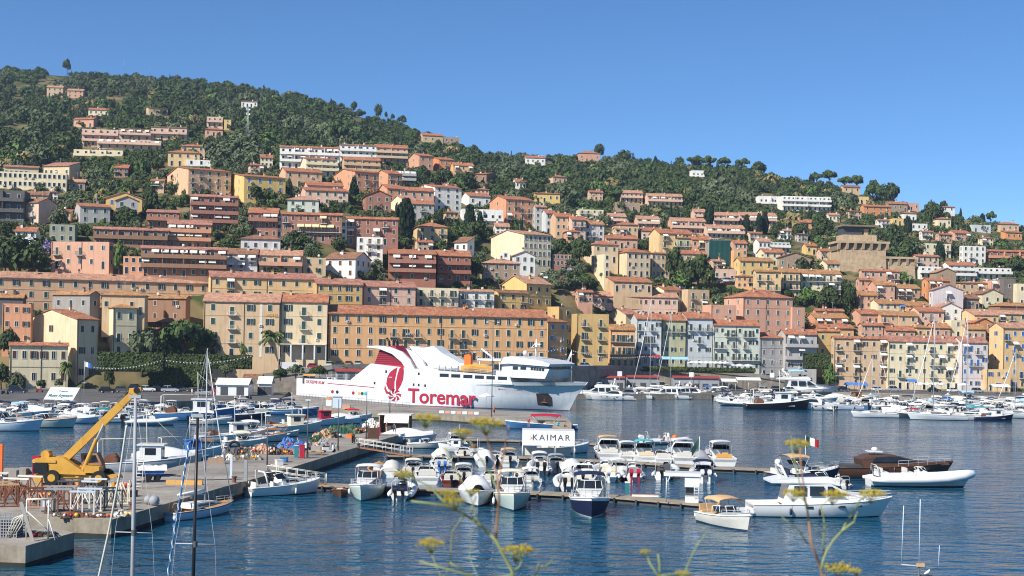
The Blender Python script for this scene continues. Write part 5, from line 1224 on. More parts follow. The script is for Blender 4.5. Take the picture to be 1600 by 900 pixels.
  A('windscreen', screen_mesh('cru', -.1, 1.12, 1.72, .62, .45, wrap=1.2)); A('seat', seat_mesh(1.9, cush), (-3.7, 0, .5)); A('seat', seat_mesh(.8, cush), (-1.7, -.5, .5)); A('helm', cached('helm', lambda: loft_block([(-.3, 0), (-.35, .75), (.1, .95), (.3, .0)], [.4, .4, .35, .4], ['gel'], 'helm')), (-.95, -.5, .5))
  A('bow_rail', rail_tube(hull_secs(**d), .5, .12, .5, 'cru'))
  if top: A('canopy', canopy_mesh('cru', -2.6, -.2, 1.2, 2.75, top, deck=1.0))
  if arch: A('radar_arch', cached('rarch', lambda: MB().tube([(-2.4, 1.35, .9), (-2.7, 1.3, 2.0), (-2.8, 1.0, 2.5), (-2.8, -1.0, 2.5), (-2.7, -1.3, 2.0), (-2.4, -1.35, .9)], .09, 6).mesh('radar_arch', ['gel'])))
  if ob:
   n = 2 if ob.endswith('2') else 1
   for i in range(n): A('outboard_motor', outboard_mesh(ob.rstrip('2'), 1.25), (-4.5, (i - (n - 1) / 2) * .85, .9))
  for i in range(fenders): A('fender', fender_mesh('white' if i % 2 else 'navy'), (-2. + 2.6 * i, 1.56 * (1 if i % 2 == 0 else -1), .2))
 elif kind == 'rib':
  A('tube', cached('rib_tube', lambda: (lambda mb: (mb.tube([(-3.6, 1.02, .5), (-2.5, 1.04, .52), (0, 1.04, .56), (1.6, .98, .64), (2.8, .7, .78), (3.5, .3, .9), (3.7, 0, .93), (3.5, -.3, .9), (2.8, -.7, .78), (1.6, -.98, .64), (0, -1.04, .56), (-2.5, -1.04, .52), (-3.6, -1.02, .5)], [.1, .28, .29, .29, .28, .26, .25, .26, .28, .29, .29, .28, .1], 10), mb)[1])(MB()).mesh('tube', ['tube'])), mats=[hull])
  A('hull', hull_mesh('rib', wh, L=7., B=1.8, Hs=.5, Hb=.75), mats=[deck, deck, bottom, deck])
  A('deck', cached('rib_floor', lambda: MB().box(-3.3, 2.6, -.85, .85, .38, .44).mesh('deck', ['offwhite'])), mats=[deck if deck != 'gel' else 'offwhite'])
  A('console', cached('rib_console', lambda: loft_block([(-.4, .44), (-.45, 1.3), (-.1, 1.5), (.35, 1.2), (.5, .44)], [.4, .4, .34, .36, .42], ['gel', 'glass'], 'console', [0, 0, 1, 0, 0])), (.2, 0, 0), mats=['darkgrey' if arch else 'gel', 'glass'])
  A('windscreen', screen_mesh('rib', .25, .42, 1.35, .38, .2, wrap=.3)); A('seat', seat_mesh(.9, cush), (-1.1, 0, .44)); A('seat', seat_mesh(1.6, cush), (-2.9, 0, .44))
  A('sunpad', cached(('sunpad', cush), lambda: MB().box(.9, 2.5, -.62, .62, .44, .72).mesh('sunpad', [cush])))
  A('roll_bar', cached('rollbar', lambda: MB().tube([(-2.9, .8, .6), (-3.1, .78, 1.7), (-3.15, .5, 1.95), (-3.15, -.5, 1.95), (-3.1, -.78, 1.7), (-2.9, -.8, .6)], .05, 6).mesh('roll_bar', ['steel'])))
  if top: A('canopy', canopy_mesh('rib', -2.2, .6, .8, 2.15, top))
  ob = ob or 'black2'; n = 2 if ob.endswith('2') else 0 if ob == 'none' else 1
  for i in range(n): A('outboard_motor', outboard_mesh(ob.rstrip('2'), 1.25), (-3.85, (i - (n - 1) / 2) * .75, .75))
 elif kind == 'sail':
  d = dict(L=11., B=3.4, Hs=.95, Hb=1.3, rake=.1, tr=.7, full=.45)
  A('hull', hull_mesh(kind, wh, **d), mats=hm); A('deck', deck_mesh(kind, ['gel', 'teak'], tc=.34, floor=.6, **d), mats=[deck, 'teak'])
  A('coachroof', cached('coach', lambda: loft_block([(-2.2, 1.0), (-2.1, 1.6), (0, 1.62), (2.2, 1.5), (3.0, 1.3), (3., 1.1)], [1.1, .95, .9, .7, .45, .5], ['gel'], 'coachroof')), mats=[deck if deck != 'teak' else 'gel'])
  for sg in (1, -1): A('window', cached(('sail_win', sg), lambda: MB().add([(-1.6, sg * 1.045, 1.22), (1.4, sg * .86, 1.26), (1.3, sg * .83, 1.42), (-1.55, sg * 1.0, 1.45)], [(0, 1, 2, 3)]).mesh('window', ['glass'])))
  mh = mast or 13.; mk_ = ('mast', mh)
  def mk():
   mb = MB(); mast_tube(mb, mh, .09, .6, 1.5)
   for f, w in ((.45, 1.0), (.72, .75)): mb.tube([(.6, -w, 1.5 + mh * f), (.6, w, 1.5 + mh * f)], .03, 5)
   return mb.mesh('mast', ['silver'])
  m_ = A('mast', cached(mk_, mk), mats=['offwhite'] if nm == 'sloop' else None)
  def rg():
   mb = MB()
   for sg in (1, -1):
    mb.tube([(.4, sg * 1.5, 1.1), (.6, sg * 1.0, 1.5 + mh * .45), (.6, sg * .75, 1.5 + mh * .72), (.6, 0, 1.5 + mh * .97)], .014, 4)
   mb.tube([(-5.3, 0, 1.1), (.6, 0, 1.5 + mh)], .014, 4)
   return mb.mesh('rigging', ['steel'])
  A('rigging', cached(('rig', mh), rg)); A('furled_jib', cached(('jib', mh), lambda: MB().tube([(5.2, 0, 1.4), (2.8, 0, 1.4 + mh * .47), (.75, 0, 1.5 + mh * .95)], [.05, .085, .03], 6).mesh('furled_jib', ['white'])))
  b_ = A('boom', cached('boom', lambda: MB().tube([(.6, 0, 2.4), (-3.9, 0, 2.55)], .07, 6).mesh('boom', ['silver'])))
  A('sail_cover', cached('sailcover', lambda: MB().tube([(.55, 0, 2.75), (-1, 0, 2.72), (-3.8, 0, 2.64)], [.22, .2, .12], 8).mesh('sail_cover', ['navy'])), par=b_, mats=[sail])
  A('bow_rail', rail_tube(hull_secs(**d), .8, .1, .55, 'sail')); A('steering_wheel', cached('swheel', lambda: MB().tube([(-4.1, .45 * math.cos(a * .524), 1.35 + .45 * math.sin(a * .524)) for a in range(13)], .025, 5).mesh('steering_wheel', ['steel'])))
  if top: A('canopy', canopy_mesh('sail', -4.6, -2.4, 1.2, 2.5, top, deck=1.0))
 elif kind in ('fly', 'sport'):
  d = dict(L=13., B=4.1, Hs=1.15, Hb=1.8, rake=.12)
  A('hull', hull_mesh('fly', wh, **d), mats=hm); A('deck', deck_mesh('fly', ['gel', 'teak'], tc=.25, floor=.75, **d), mats=[deck, 'teak'])
  for sg in (1, -1):
   for x in (-1.5, 1.4, 3.0): A('porthole', cached(('port', sg), lambda: MB().box(-.32, .32, -.02, .02, -.09, .09).mesh('porthole', ['glass'])), (x, sg * (2.03 - max(0, x - 1) * .2), 1.02 + .03 * x))
   A('fender', fender_mesh('navy'), (-3.2, sg * 2.08, .3)); A('fender', fender_mesh('navy'), (-.6, sg * 2.1, .3))
  A('swim_platform', cached('swim', lambda: MB().box(-7.3, -6.4, -1.8, 1.8, .35, .48).mesh('swim_platform', ['gel']))); A('bow_rail', rail_tube(hull_secs(**d), .45, .12, .6, 'fly'))
  if kind == 'fly':
   A('saloon', cached('fly_sal', lambda: loft_block([(-3.6, 1.1), (-3.2, 3.05), (.5, 3.05), (2.3, 2.15), (4.2, 2.05), (4.5, 1.85), (4.5, 1.5)], [1.7, 1.5, 1.45, 1.4, .9, .8, 1.2], ['gel', 'glass'], 'saloon', [0, 0, 1, 0, 0, 0, 0])))
   for sg in (1, -1):
    for k, (a, b, c, e) in enumerate(((-2.9, -1.7, -1.7, -2.8), (-1.4, -.1, -.1, -1.4), (.2, 1.9, .6, .2))): A('window', cached(('fly_win', sg, k), lambda: MB().add([(a, sg * 1.65, 1.95), (b, sg * 1.62, 1.98), (c, sg * 1.56, 2.82), (e, sg * 1.56, 2.82)], [(0, 1, 2, 3)]).mesh('window', ['glass'])))
   A('flybridge', cached('fly_br', lambda: loft_block([(-4.9, 3.06), (-4.9, 3.25), (-3.4, 3.6), (.3, 3.7), (1., 3.25), (1., 3.06)], [1.7, 1.7, 1.6, 1.35, 1.25, 1.45], ['gel', 'navy'], 'flybridge', [0, 0, 1, 0, 0, 0])))
   A('seat', seat_mesh(2., cush), (-3.2, 0, 3.3)); A('windscreen', screen_mesh('fly', .35, 1.25, 3.65, .4, .3))
   A('radar_arch', cached('fly_arch', lambda: MB().tube([(-3.2, 1.5, 3.1), (-3.8, 1.4, 4.2), (-3.9, 1.1, 4.5), (-3.9, -1.1, 4.5), (-3.8, -1.4, 4.2), (-3.2, -1.5, 3.1)], .12, 6).ball((-3.9, .3, 4.8), .3, 10, 7).mesh('radar_arch', ['gel'])))
   if top: A('canopy', canopy_mesh('fly', -3.3, .2, 1.3, 4.75, top, deck=3.2))
  else:
   A('saloon', cached('sp_sal', lambda: loft_block([(-3., 1.2), (-3.2, 2.3), (-2.4, 2.85), (-.2, 2.9), (2.2, 2.05), (4.6, 1.95), (4.6, 1.7)], [1.6, 1.45, 1.3, 1.3, 1.2, .7, 1.1], ['gel', 'glass'], 'saloon', [0, 0, 0, 1, 0, 0, 0])), mats=[stripe or 'gel', 'glass'])
   for sg in (1, -1): A('window', cached(('sp_win', sg), lambda: MB().add([(-2.3, sg * 1.56, 1.95), (1.9, sg * 1.32, 2.02), (.1, sg * 1.35, 2.68), (-1.9, sg * 1.42, 2.62)], [(0, 1, 2, 3)]).mesh('window', ['glass'])))
   A('sunpad', cached(('sp_pad', cush), lambda: MB().box(-5.6, -3.8, -1.3, 1.3, .75, 1.35).mesh('sunpad', [cush])))
   A('radar_dome', cached('sp_dome', lambda: MB().box(-2.3, -1.2, -.9, .9, 3.2, 3.32).cyl((-1.7, 0, 2.7), (-1.7, 0, 3.2), .12).ball((-1.7, 0, 3.55), .28, 10, 7).mesh('radar_dome', ['gel'])))
 elif kind == 'fish':
  d = dict(L=10., B=3.2, Hs=.9, Hb=1.7, tr=.75, rake=.05)
  A('hull', hull_mesh(kind, wh, **d), mats=hm); A('deck', deck_mesh(kind, ['gel', 'teak'], tc=.75, floor=.6, **d), mats=[deck, 'offwhite'])
  w = A('wheelhouse', cached('wheelh', lambda: (lambda mb: mb.mesh('wheelhouse', ['gel', 'glass']))(MB().box(-.1, 1.9, -.95, .95, .6, 2.6).box(-.35, 2.2, -1.1, 1.1, 2.6, 2.72))), mats=[top or 'gel', 'glass'])
  for y in (-.5, .5): A('window', cached('whwin', lambda: MB().box(-.02, .02, -.36, .36, -.32, .32).mesh('window', ['glass'])), (1.91, y, 2.05), w)
  for sg in (1, -1): A('window', cached('whwin2', lambda: MB().box(-.5, .5, -.02, .02, -.32, .32).mesh('window', ['glass'])), (.9, sg * .96, 2.05), w)
  def gan():
   mb = MB(); mb.tube([(-3.9, 1.2, .8), (-3.9, 1.1, 3.0), (-3.9, -1.1, 3.0), (-3.9, -1.2, .8)], .06, 6); mb.tube([(.4, 0, 2.7), (.3, 0, 6.0)], [.07, .04], 6); mb.tube([(.35, 0, 3.2), (-3.9, 0, 3.1)], .03, 5); mb.tube([(.3, 0, 5.8), (4.6, 0, 1.8)], .015, 4)
   return mb.mesh('gantry', ['offwhite'])
  A('gantry', cached('gantry', gan)); A('net_drum', cached('drum', lambda: MB().cyl((-2.8, -.8, 1.1), (-2.8, .8, 1.1), .45, n=12).cyl((-2.8, -.85, 1.1), (-2.8, -.8, 1.1), .62, n=12, mi=1).cyl((-2.8, .8, 1.1), (-2.8, .85, 1.1), .62, n=12, mi=1).mesh('net_drum', ['net', 'rust'])))
  A('fish_boxes', cached('fbox', lambda: MB().box(-1.8, -.9, -.9, .2, .6, 1.0).mesh('fish_box', ['hullblue'])))
 return r
def pontoon(label, pts, w=2.4, z=.55, piles=True, name='pontoon', dock='dock_planks'):
 P = [at_h(x, r_, z) for x, r_ in pts]; m = mat(dock, S(124, 112, 96), .9, .25, 1.2, col2=S(160, 148, 128), bump=.3, bscale=3)
 o0 = P[0].copy(); t = thing(name, label, 'pontoon', o0)
 mb = MB(); fl = MB(); pl = MB()
 for a, b in zip(P, P[1:]):
  a = a - o0; b = b - o0; d = (b - a).normalized(); n = Vector((-d.y, d.x, 0)) * w
  def slabq(M, z0, z1, i0, i1, mi=0):
   v = [a + n * i0, b + n * i0, b + n * i1, a + n * i1]; lo = [Vector((p.x, p.y, z0)) for p in v]; hi = [Vector((p.x, p.y, z1)) for p in v]
   M.add(lo + hi, [(4, 5, 6, 7), (0, 1, 5, 4), (1, 2, 6, 5), (2, 3, 7, 6), (3, 0, 4, 7)], mi)
  slabq(mb, -.16, 0, 0, 1); L_ = (b - a).length
  slabq(fl, -.8, -.161, .12, .88)
  k = int(L_ / 2.2)
  for i in range(k + 1):
   p = a + d * (L_ * i / max(1, k)); fl.cyl((p.x, p.y, -1.2), (p.x, p.y, -.05), .13, n=6)
  for i in range(max(1, int(L_ / 9)) + 1):
   p = a + d * min(L_ - .3, 9 * i) + n * .5; pl.box(p.x - .12, p.x + .12, p.y - .12, p.y + .12, 0, 1.0, 0)
 mb.build('deck', [m], t); fl.build('float', ['darkgrey'], t);
 return t, P
pontoon('front pontoon running out from the crane pier toward the flybridge yacht', [(470, 757), (640, 764), (840, 771), (960, 777), (1100, 789)])
pontoon('second pontoon with cruisers moored on both sides', [(604, 712), (800, 714), (1007, 724), (1112, 731), (1216, 735)])
pontoon('farthest dark pontoon passing behind the white shop awning', [(680, 687), (790, 688), (930, 694)], w=2.)
B = boat
B('cruiser', 'small white cabin cruiser with dark hood tied at the gangway', 444, 772, 35, 8.0, top=None, cush='offwhite', arch=True)
B('gozzo', 'low dark wooden boat between white cruiser and pontoon', 531, 774, -80, 4.6, hull='darkwood', deck='wood')
B('cruiser', 'white cruiser with raised white bimini, bow toward the open water, left end of the pontoon', 573, 776, -92, 9.0, hull='hullgreen', top='white', stripe='gel', bottom='teal')
B('gozzo', 'varnished brown wooden launch behind the white bimini cruiser', 590, 742, 92, 7.0, hull='wood', deck='teak', top=None)
B('rib', 'inflatable with navy cover and two black motors facing the water', 630, 776, 88, 7.4, hull='white', top='navy', ob='black2', cush='navy')
B('motor', 'white open boat with tall windscreen right of the navy inflatable', 666, 752, 95, 7.2, top=None, ob=None)
B('motor', 'white boat with engines under bright blue hoods', 688, 734, 96, 6.6, ob='blue2')
B('motor', 'red-brown sided boat beside the tarpaulin-covered cruiser', 704, 756, 94, 6.0, hull='leather', deck='leather', ob='black')
B('cover', 'white boat wholly under a white tarpaulin at the front pontoon', 744, 784, -86, 9.2, top='white')
B('cruiser', 'cream-covered cruiser with grey-green hull, bow to the water', 800, 790, -88, 9.6, hull='hullgreen', stripe='cream', deck='cream', top='cream', cush='cream')
B('rib', 'white inflatable with two black motors behind the front pontoon', 884, 762, 92, 7.8, hull='white', top=None, ob='black2', arch=False)
B('cruiser', 'white boat with tubular arch between inflatable and navy-hulled cruiser', 914, 754, 84, 7.6, arch=True, ob='black')
B('cruiser', 'large white cruiser with navy waterline band and dark glass hood, bow to the water', 921, 800, -91, 10.4, hull='navy', stripe='gel', bottom='hullgreen', top='navy', fenders=0)
B('motor', 'small grey-hulled boat with beige bimini at the end of the pontoon', 1137, 822, -70, 7.6, hull='offwhite', top='tan', ob=None, cush='tan')
B('fly', 'white flybridge yacht with navy hood moored side-on', 1282, 806, 2, 13.2, top=None, cush='navy', stripe='gel')
q_ = B('rib', 'very long low white inflatable yacht in the right foreground', 1436, 760, 2, 12.4, hull='gel', ob='none')
for ch in q_.children:
 if ch.name.split('.')[0] in ('console', 'windscreen', 'seat', 'roll_bar'): ch.scale.z = .62; ch.location.z += .25
q_ = B('sport', 'dark brown sport yacht with dark glass behind the long low white one', 1396, 746, 3, 14.5, hull='darkwood', stripe='darkwood', deck='darkwood', cush='darkgrey')
for ch in q_.children:
 if ch.name.split('.')[0] in ('saloon', 'window', 'radar_dome'): ch.scale.z = .82; ch.scale.x = 1.25; ch.location.z += .12
B('rib', 'little grey tender moored end-on between the two yachts', 1308, 760, 100, 5.2, hull='tube', ob='black', cush='offwhite')
B('cruiser', 'beige-topped cabin boat with navy sides behind the flybridge yacht', 1258, 752, 20, 9.2, hull='navy', top='tan', deck='gel')
B('cover', 'pale boat under a light grey tarpaulin left on the second pontoon', 690, 722, 96, 7.0, top='offwhite', ob='black')
B('cover', 'pointed white tarpaulin boat next to the grey-covered one', 757, 726, 95, 7.4, top='white', ob='black')
B('motor', 'white boat with tan canvas in the middle of the second pontoon', 794, 726, 94, 6.6, top='tan', ob='black')
B('rib', 'white console inflatable with two large black motors in front of the shop awning', 842, 738, 92, 8.4, hull='gel', top='white', ob='black2')
B('cover', 'white boat with tent-shaped cover and one black motor', 893, 742, 90, 7.4, top='gel', ob='black')
B('rib', 'white inflatable with cream cushions and dark console', 944, 748, 92, 9.0, hull='gel', cush='cream', ob='white')
B('rib', 'grey inflatable with one red and one grey motor', 987, 748, 90, 8.0, hull='tube', cush='grey', ob='crimson2', top=None)
B('rib', 'grey inflatable with black wheel console, slightly turned', 1042, 746, 76, 8.2, hull='tube', ob='black', cush='darkgrey', arch=True)
B('motor', 'white boat with pair of white motors beside the green flag', 1097, 750, 88, 7.4, ob='white2', cush='navy', top='navy')
B('cruiser', 'cruiser with pale wooden hardtop behind the cream-cushion inflatable', 948, 716, 92, 9.4, top='tan', cush='offwhite', arch=True)
B('cruiser', 'boat with turquoise bimini and turquoise fenders', 1004, 720, 92, 8.6, top='turq', cush='beigecush')
B('cruiser', 'white hardtop cruiser beside the orange buoy', 1062, 722, 92, 9.6, top='gel', arch=True)
B('cruiser', 'white cruiser with golden tan cockpit seats at the pontoon bend', 1122, 724, 93, 9.2, top='gel', cush='gold')
B('rib', 'grey inflatable with two people arriving behind the hardtop cruiser', 1040, 694, 10, 7.5, hull='tube', ob='white2', cush='grey')
B('cruiser', 'white cabin boat just right of the shop awning', 884, 708, 30, 8.0, top=None, ob=None)
B('cover', 'inflatable with white cover on its bow half, below the pier hut', 640, 692, 15, 8.4, hull='tube', top='white')
B('fish', 'small white pilot boat behind the yellow flowers', 720, 706, 170, 6.5, top='gel')
B('motor', 'white boat with grey engine hood beyond the second pontoon', 712, 700, 100, 7.4, ob='grey2', top='white')
q_ = B('gozzo', 'long blue harbour launch under way with passengers', 846, 670, 178, 13., hull='hullblue', deck='paleblue', top='crimson'); q_.scale.z *= .6; q_.scale.y *= .75
B('motor', 'open boat at the left end of the far dark pontoon', 668, 700, 10, 6., ob='black', hull='offwhite')
B('sail', 'white-hulled wooden sloop with tall white mast alongside the crane pier', 314, 806, 62, 8.6, hull='paleblue', deck='teak', bottom='hullblue', stripe='wood', mast=17., sail='white')
B('fish', 'grey-white launch lying behind the crane', 222, 738, 4, 12., hull='silver', top='gel', deck='silver')
B('cover', 'white boat next to the grey-white launch', 262, 727, 20, 8.4, top='gel')
B('fish', 'blue and white fishing boat with bright blue wheelhouse', 292, 716, 25, 8.8, top='blue', deck='paleblue', hull='gel')
B('fish', 'white trawler with orange lifebuoy moored at the net heaps', 362, 690, 28, 10.5, hull='offwhite')
B('fish', 'white trawler with draped awning behind the blue tarpaulin', 452, 676, 25, 11., hull='offwhite', top='cream')
B('fish', 'fishing boat with red gallows near the green net heap', 500, 664, 25, 9.5, hull='gel', top='crimson')
B('gozzo', 'bright blue wooden dinghy at the pier corner', 290, 724, 20, 5.6, hull='hullblue', deck='hullblue')
B('gozzo', 'grey wooden boat full of nets beside the trawlers', 410, 690, 25, 7.5, hull='offwhite', deck='wood')
B('cruiser', 'white cruiser with dark windows at the left edge of the basin', 14, 673, 4, 10.5, hull='paleblue', top='gel', fenders=1)
B('motor', 'long low boat with varnished wooden cabin, left basin', 72, 668, 4, 10., hull='hullgreen', deck='teak', cush='tan')
B('fish', 'blue-hulled fishing boat under the tall sloop mast', 304, 657, 5, 15., hull='hullblue', top='gel', deck='offwhite')
B('rib', 'white inflatable in front of the berthed boats at the crane tip', 236, 664, 10, 9., hull='gel')
B('motor', 'white day boat left of the crane tip inflatable', 198, 660, 25, 7., hull='gel', ob='black')
B('motor', 'green-white skiff by the wall below the parked scooters', 418, 647, 10, 8.6, hull='hullgreen', ob='black')
B('cruiser', 'blue-hulled boat with navy hood at the quay corner', 462, 648, 8, 9.5, hull='hullblue', top='navy')
B('motor', 'white boat between green-white skiff and navy hood', 440, 644, 12, 7.5, top='navy', ob='black')
B('motor', 'blue boat with orange lifebuoy astern of the fishing boat', 366, 648, 8, 8., hull='hullblue', ob='black2')
ORD = 'first second third fourth fifth sixth seventh eighth ninth tenth eleventh twelfth thirteenth fourteenth fifteenth sixteenth seventeenth eighteenth nineteenth twentieth'.split()
r = random.Random(21); kinds = ['motor', 'motor', 'cover', 'cruiser', 'motor', 'rib', 'motor', 'cruiser']
hc = ['gel', 'gel', 'offwhite', 'gel', 'gel', 'hullgreen', 'paleblue', 'gel']; cn = dict(gel='white', offwhite='ivory', hullblue='blue-hulled', hullgreen='pale green', paleblue='pale blue')
x = -6.; i = 0
while x < 300 and i < 20:
 k = kinds[i % 8]; h = hc[(i * 3) % 8]; t = r.choice(['white', 'navy', 'white', None, 'cream']) if k != 'cover' else r.choice(['white', 'offwhite', 'grey'])
 word = dict(motor='open motorboat', cover='covered boat', cruiser='cabin boat', rib='inflatable')[k]
 B(k, f'{cn[h]} {word}, {ORD[i]} from the left at the town quay', x, 645 + (i % 2) * 2.5 + x * -.005, -88 + r.uniform(-6, 6), r.uniform(6.2, 8.6), hull=h, top=t, ob='black', group='boats berthed along the town quay'); x += r.uniform(13, 15.5); i += 1
x = 90.; i = 0
while x < 300 and i < 12:
 k = ['motor', 'rib', 'motor', 'cruiser', 'cover'][i % 5]; h = hc[(i * 5 + 2) % 8]
 word = dict(motor='open motorboat', cover='covered boat', cruiser='cabin boat', rib='inflatable')[k]
 B(k, f'{cn[h]} {word}, {ORD[i]} from the left in the front left basin row', x, 653 - (i % 3), -95 + r.uniform(-14, 14), r.uniform(5.6, 7.6), hull=h, top=r.choice(['white', None, 'navy', None]), ob='black', group='front row of boats in the left basin'); x += r.uniform(16, 19); i += 1
x = 330.; i = 0
while x < 470 and i < 9:
 B(['cruiser', 'motor', 'cover'][i % 3], f'{["white cabin boat", "white open boat", "boat under pale tarpaulin"][i % 3]}, {ORD[i]} from the left below the white tents', x, 640, -85 + r.uniform(-8, 8), r.uniform(6, 8), hull=['gel', 'hullblue', 'gel'][i % 3], top=['white', None, 'offwhite'][i % 3], ob='black', group='boats below the white tents'); x += r.uniform(15, 17); i += 1
B('fly', 'white flybridge yacht closest to the ferry bow', 935, 624, 176, 15., hull='gel', stripe='gel')
B('sport', 'sleek white sport yacht second from the ferry bow', 975, 623, -150, 13., hull='gel')
B('cruiser', 'white cruiser with pale green hull next to the sport yacht', 1006, 622, -165, 9., hull='hullgreen', top='white')
B('sport', 'white sport yacht under the tallest quay mast', 1020, 622, 178, 13., hull='gel')
B('sail', 'white sailing yacht whose tall mast stands before the red pavilions', 1019, 620, 178, 13., mast=23., sail='white')
B('fly', 'stubby white yacht left of the red-roofed shed', 1060, 621, -160, 12., hull='gel')
B('cruiser', 'white cabin boat with blue spray hood by the red-roofed shed', 1098, 618, 190, 9., top='blue')
B('cruiser', 'white cruiser at the right end of the yacht row', 1122, 619, 185, 9., top='white')
B('sail', 'slim sailing yacht with green-tinted mast before the white parasols', 1050, 618, 178, 11., mast=24., sail='navy')
for a in (('sport', 'white motor yacht with dark glass between first and second yacht at the bow', 955, 625, 182, 12., None), ('cruiser', 'white cruiser with cream hood left of the tall quay mast', 992, 623, 170, 10., 'cream'), ('fly', 'white yacht with flybridge right of the tall quay mast', 1040, 623, 176, 13., None), ('sport', 'low white yacht in front of the long red-roofed shed', 1078, 621, 184, 12., None), ('cruiser', 'white cruiser before the white van', 1110, 620, 178, 9., 'white')): B(a[0], a[1], a[2], a[3], a[4], a[5], top=a[6])
M_ = [('rib', 'low white inflatable at the left tip of the right marina', 1150, 634, 182, 10., 'gel', None), ('cruiser', 'white cruiser second from the left tip of the right marina', 1176, 633, 178, 9., 'gel', 'grey'), ('cruiser', 'white cruiser with navy hood third from the marina tip', 1204, 634, 182, 9., 'gel', 'navy'),
 ('fish', 'long black-hulled boat in the front row of the marina', 1214, 640, 3, 16., 'black', 'gel'), ('sport', 'white sport yacht right of the black-hulled boat', 1262, 640, 182, 13., 'gel', None), ('rib', 'grey inflatable between two white sport yachts', 1298, 641, 100, 6., 'tube', None), ('cruiser', 'pale cruiser next to the grey inflatable', 1318, 640, 182, 9.5, 'paleblue', 'white'),
 ('fly', 'big white excursion yacht with light blue awning at the marina root', 1256, 619, 3, 22., 'gel', 'awn_lb'), ('sail', 'white sailing yacht lying in front of the whole marina', 1366, 652, 180, 10.5, 'gel', None), ('motor', 'red-covered small boat right of the front sailing yacht', 1420, 652, 190, 6.5, 'darkgrey', 'red'),
 ('sail', 'long white sailing hull in the front row, middle of the marina', 1463, 656, 181, 13., 'gel', None), ('sail', 'broad white yacht with turquoise sail cover in the front row', 1514, 656, 181, 12., 'gel', None), ('fish', 'dark navy boat at the right end of the front row', 1552, 657, 4, 9., 'navy', 'gel'), ('sail', 'white yacht at the far right edge of the marina', 1590, 653, 181, 12., 'gel', None),
 ('cruiser', 'boat with wide light blue awning in the right marina', 1520, 634, 2, 12., 'gel', 'awn_lb'), ('cruiser', 'white boat with blue hood in the middle of the right marina', 1470, 640, 182, 9., 'gel', 'blue'), ('fish', 'white fishing boat with wooden deckhouse left of the beige block', 1344, 630, 182, 12., 'offwhite', 'wood')]
for k, lb, px_, rw, hd, L_, hl, tp in M_: B(k, lb, px_, rw, hd, L_, hull=hl, top=tp, mast=18. if '1463' in str(px_) else (20. if px_ in (1514,) else None), sail='turq' if 'turquoise' in lb else 'white')
for row_n, (x0, x1, rw, word) in enumerate(((1140, 1350, 628, 'rear marina row by the excursion yacht'), (1352, 1600, 632, 'rear marina row below the harbour houses'), (1400, 1605, 644, 'middle row of the right marina'))):
 x = x0; i = 0
 while x < x1 and i < 20:
  k = ['cruiser', 'motor', 'sport', 'sail' if i % 2 else 'motor', 'cover', 'cruiser', 'rib'][(i + row_n * 2) % 7]
  if k == 'sail' and row_n == 0: k = 'cruiser'
  h = ['gel', 'gel', 'navy', 'gel', 'paleblue'][(i * 2 + row_n) % 5]
  word2 = dict(motor='open boat', cover='covered boat', cruiser='cabin cruiser', rib='inflatable', sport='motor yacht', sail='sailing yacht')[k]
  B(k, f'{ {"gel": "white", "navy": "navy", "paleblue": "pale blue"}[h]} {word2}, {ORD[i]} from left, {word}', x, rw + r.uniform(-1.5, 1.5), r.choice([180, 4, 175, -8]) + r.uniform(-10, 10), {'sport': 11., 'sail': 10.}.get(k, r.uniform(6.5, 9)), hull=h, top=r.choice(['white', 'navy', None, 'cream']) if k != 'cover' else 'white', ob='black', mast=r.choice([13., 15., 17.]) if k == 'sail' else None, group=word, sail=r.choice(['white', 'navy', 'paleblue'])); x += r.uniform(13, 19); i += 1
